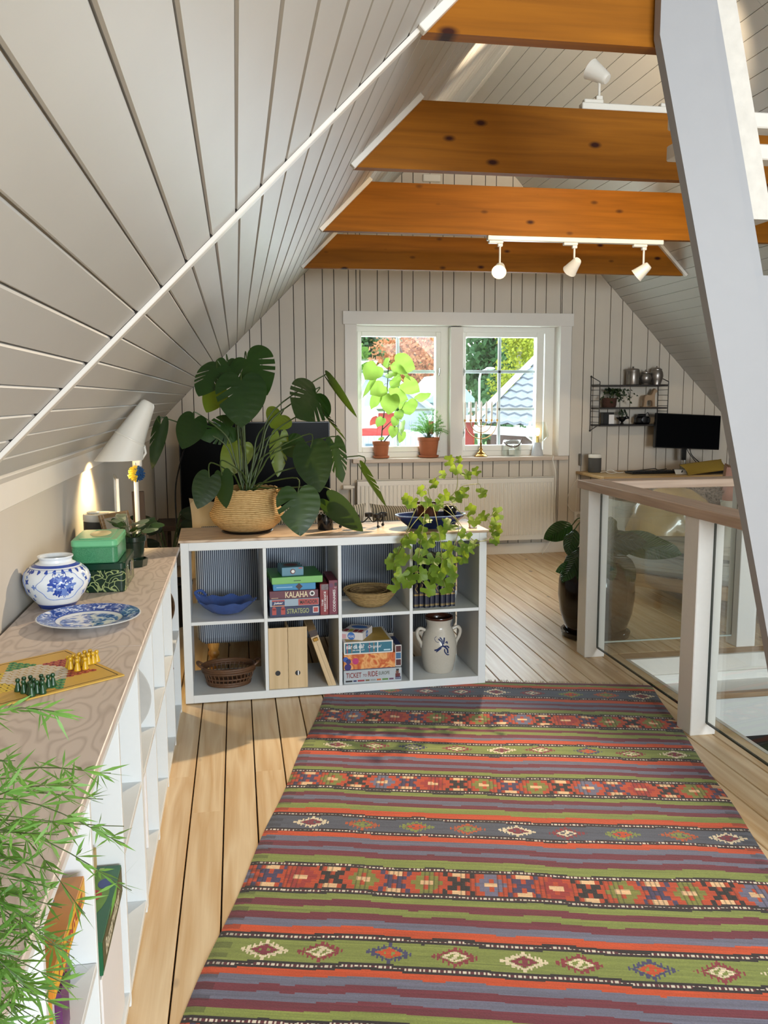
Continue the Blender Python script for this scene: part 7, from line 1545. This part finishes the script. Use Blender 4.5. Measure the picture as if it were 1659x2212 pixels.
# pale house with blue tile roof, left
ha = thing('white_gabled_house', 'white boarded house with a blue tiled roof seen in the left sash', 'house', (0, 0, 0))
MB().prism([(1.6, -3.2), (4.5, -3.2), (4.5, 1.15), (3.3, 2.08), (1.6, 1.0)], 20.0, 24.0, M=Matrix(((1, 0, 0, 0), (0, 0, 1, 0), (0, 1, 0, 0), (0, 0, 0, 1)))).build('walls', WOODW, ha)
BT = plain('blue_roof_tile', '#5f7fae', .6, vary=.1, scale=5)
tiledroof(ha, (.6, 23.4, 2.5), (3.35, 23.4, 2.5), (-.25, 1.6, .9), 5, 12, BT)
MB().box(.4, 23.5, -3.2, 3.3, 26.5, 2.5).build('side_wing', WOODW, ha)
MB().tube([(3.25, 19.9, 2.16), (4.65, 19.9, 1.08)], .07, 4).tube([(3.35, 19.9, 2.16), (1.5, 19.9, .98)], .07, 4).build('barge_board', FASC, ha)
for k in range(18): MB().box(1.7+k*.155, 19.97, -3.1, 1.715+k*.155, 20.0, .9).build('board_joint', plain('pale_joint_strip', '#b9c2c8', .8), ha)  # pale grey strips along the wall board joints
hc = thing('red_shed', 'low red shed with a pale front below the left window sash', 'shed', (0, 0, 0))
MB().box(1.5, 15.2, .76, 2.78, 15.3, 1.16).build('red_wall', REDW, hc); MB().box(1.5, 15.31, -3.2, 3.6, 18.2, .75).build('body', WOODW, hc)
MB().box(1.4, 15.0, 1.165, 2.9, 18.4, 1.25).build('roof', plain('flat_roof', '#d5d8da', .7), hc); MB().box(1.5, 15.15, -3.2, 3.6, 15.3, .76).build('pale_front', WOODW, hc)
MB().box(2.25, 15.10, .12, 2.65, 15.15, .62).build('window', plain('dark_pane', '#5f7380', .2), hc)
for k in range(22): MB().box(1.55+k*.095, 15.135, -3.2, 1.562+k*.095, 15.152, .75).build('board_joint', plain('pale_joint_strip', '#b9c2c8', .8), hc)
lp_ = thing('street_lamp', 'tall pale street lamp post seen in the right sash', 'street lamp', (7.42, 26, -3.2)); MB().tube([(0, 0, 0), (0, 0, 5.2), (.05, 0, 5.42), (.25, 0, 5.50)], [.04, .035, .03, .03], 8).build('pole', FASC, lp_); MB().ball((.34, 0, 5.51), .12, 8, sq=(1.3, .6, .4)).build('lamp_head', FASC, lp_)
bs = thing('blue_boarded_shed', 'pale blue boarded wall below the candelabrum in the window view', 'shed', (0, 0, 0)); MB().box(4.6, 14.0, -3.2, 5.75, 16.0, -.05).build('walls', plain('pale_blue_boarding', '#b4c4d2', .7, vary=.05), bs); MB().box(4.5, 13.8, -.05, 5.8, 16.2, .06).build('roof', plain('brown_felt_roof', '#a58b7c', .8), bs)
for k in range(9): MB().box(4.65+k*.13, 13.985, -3.2, 4.665+k*.13, 14.002, -.06).build('board_joint', plain('pale_joint_strip', '#b9c2c8', .8), bs)
hd = thing('pale_barn', 'far barn with a pale teal roof peeping left of the tiled roof', 'barn', (5.62, 22.5, -3.2)); MB().box(-.5, 0, 0, .5, 3, 4.55).build('walls', WOODW, hd); MB().prism([(-.6, 4.5), (.62, 4.5), (.62, 4.6), (.0, 5.25), (-.6, 4.6)], -.2, 3.2, M=Matrix(((1, 0, 0, 0), (0, 0, 1, 0), (0, 1, 0, 0), (0, 0, 0, 1)))).build('roof', plain('teal_sheet_roof', '#a3c9c6', .6), hd)
rh = thing('red_hut', 'small red hut with a pale roof edge behind the candelabrum', 'hut', (4.55, 17.5, -3.2)); MB().box(-.3, 0, 0, .35, 1.5, 4.12).build('walls', REDW, rh); MB().box(-.36, -.1, 4.12, .42, 1.6, 4.24).build('roof', FASC, rh)
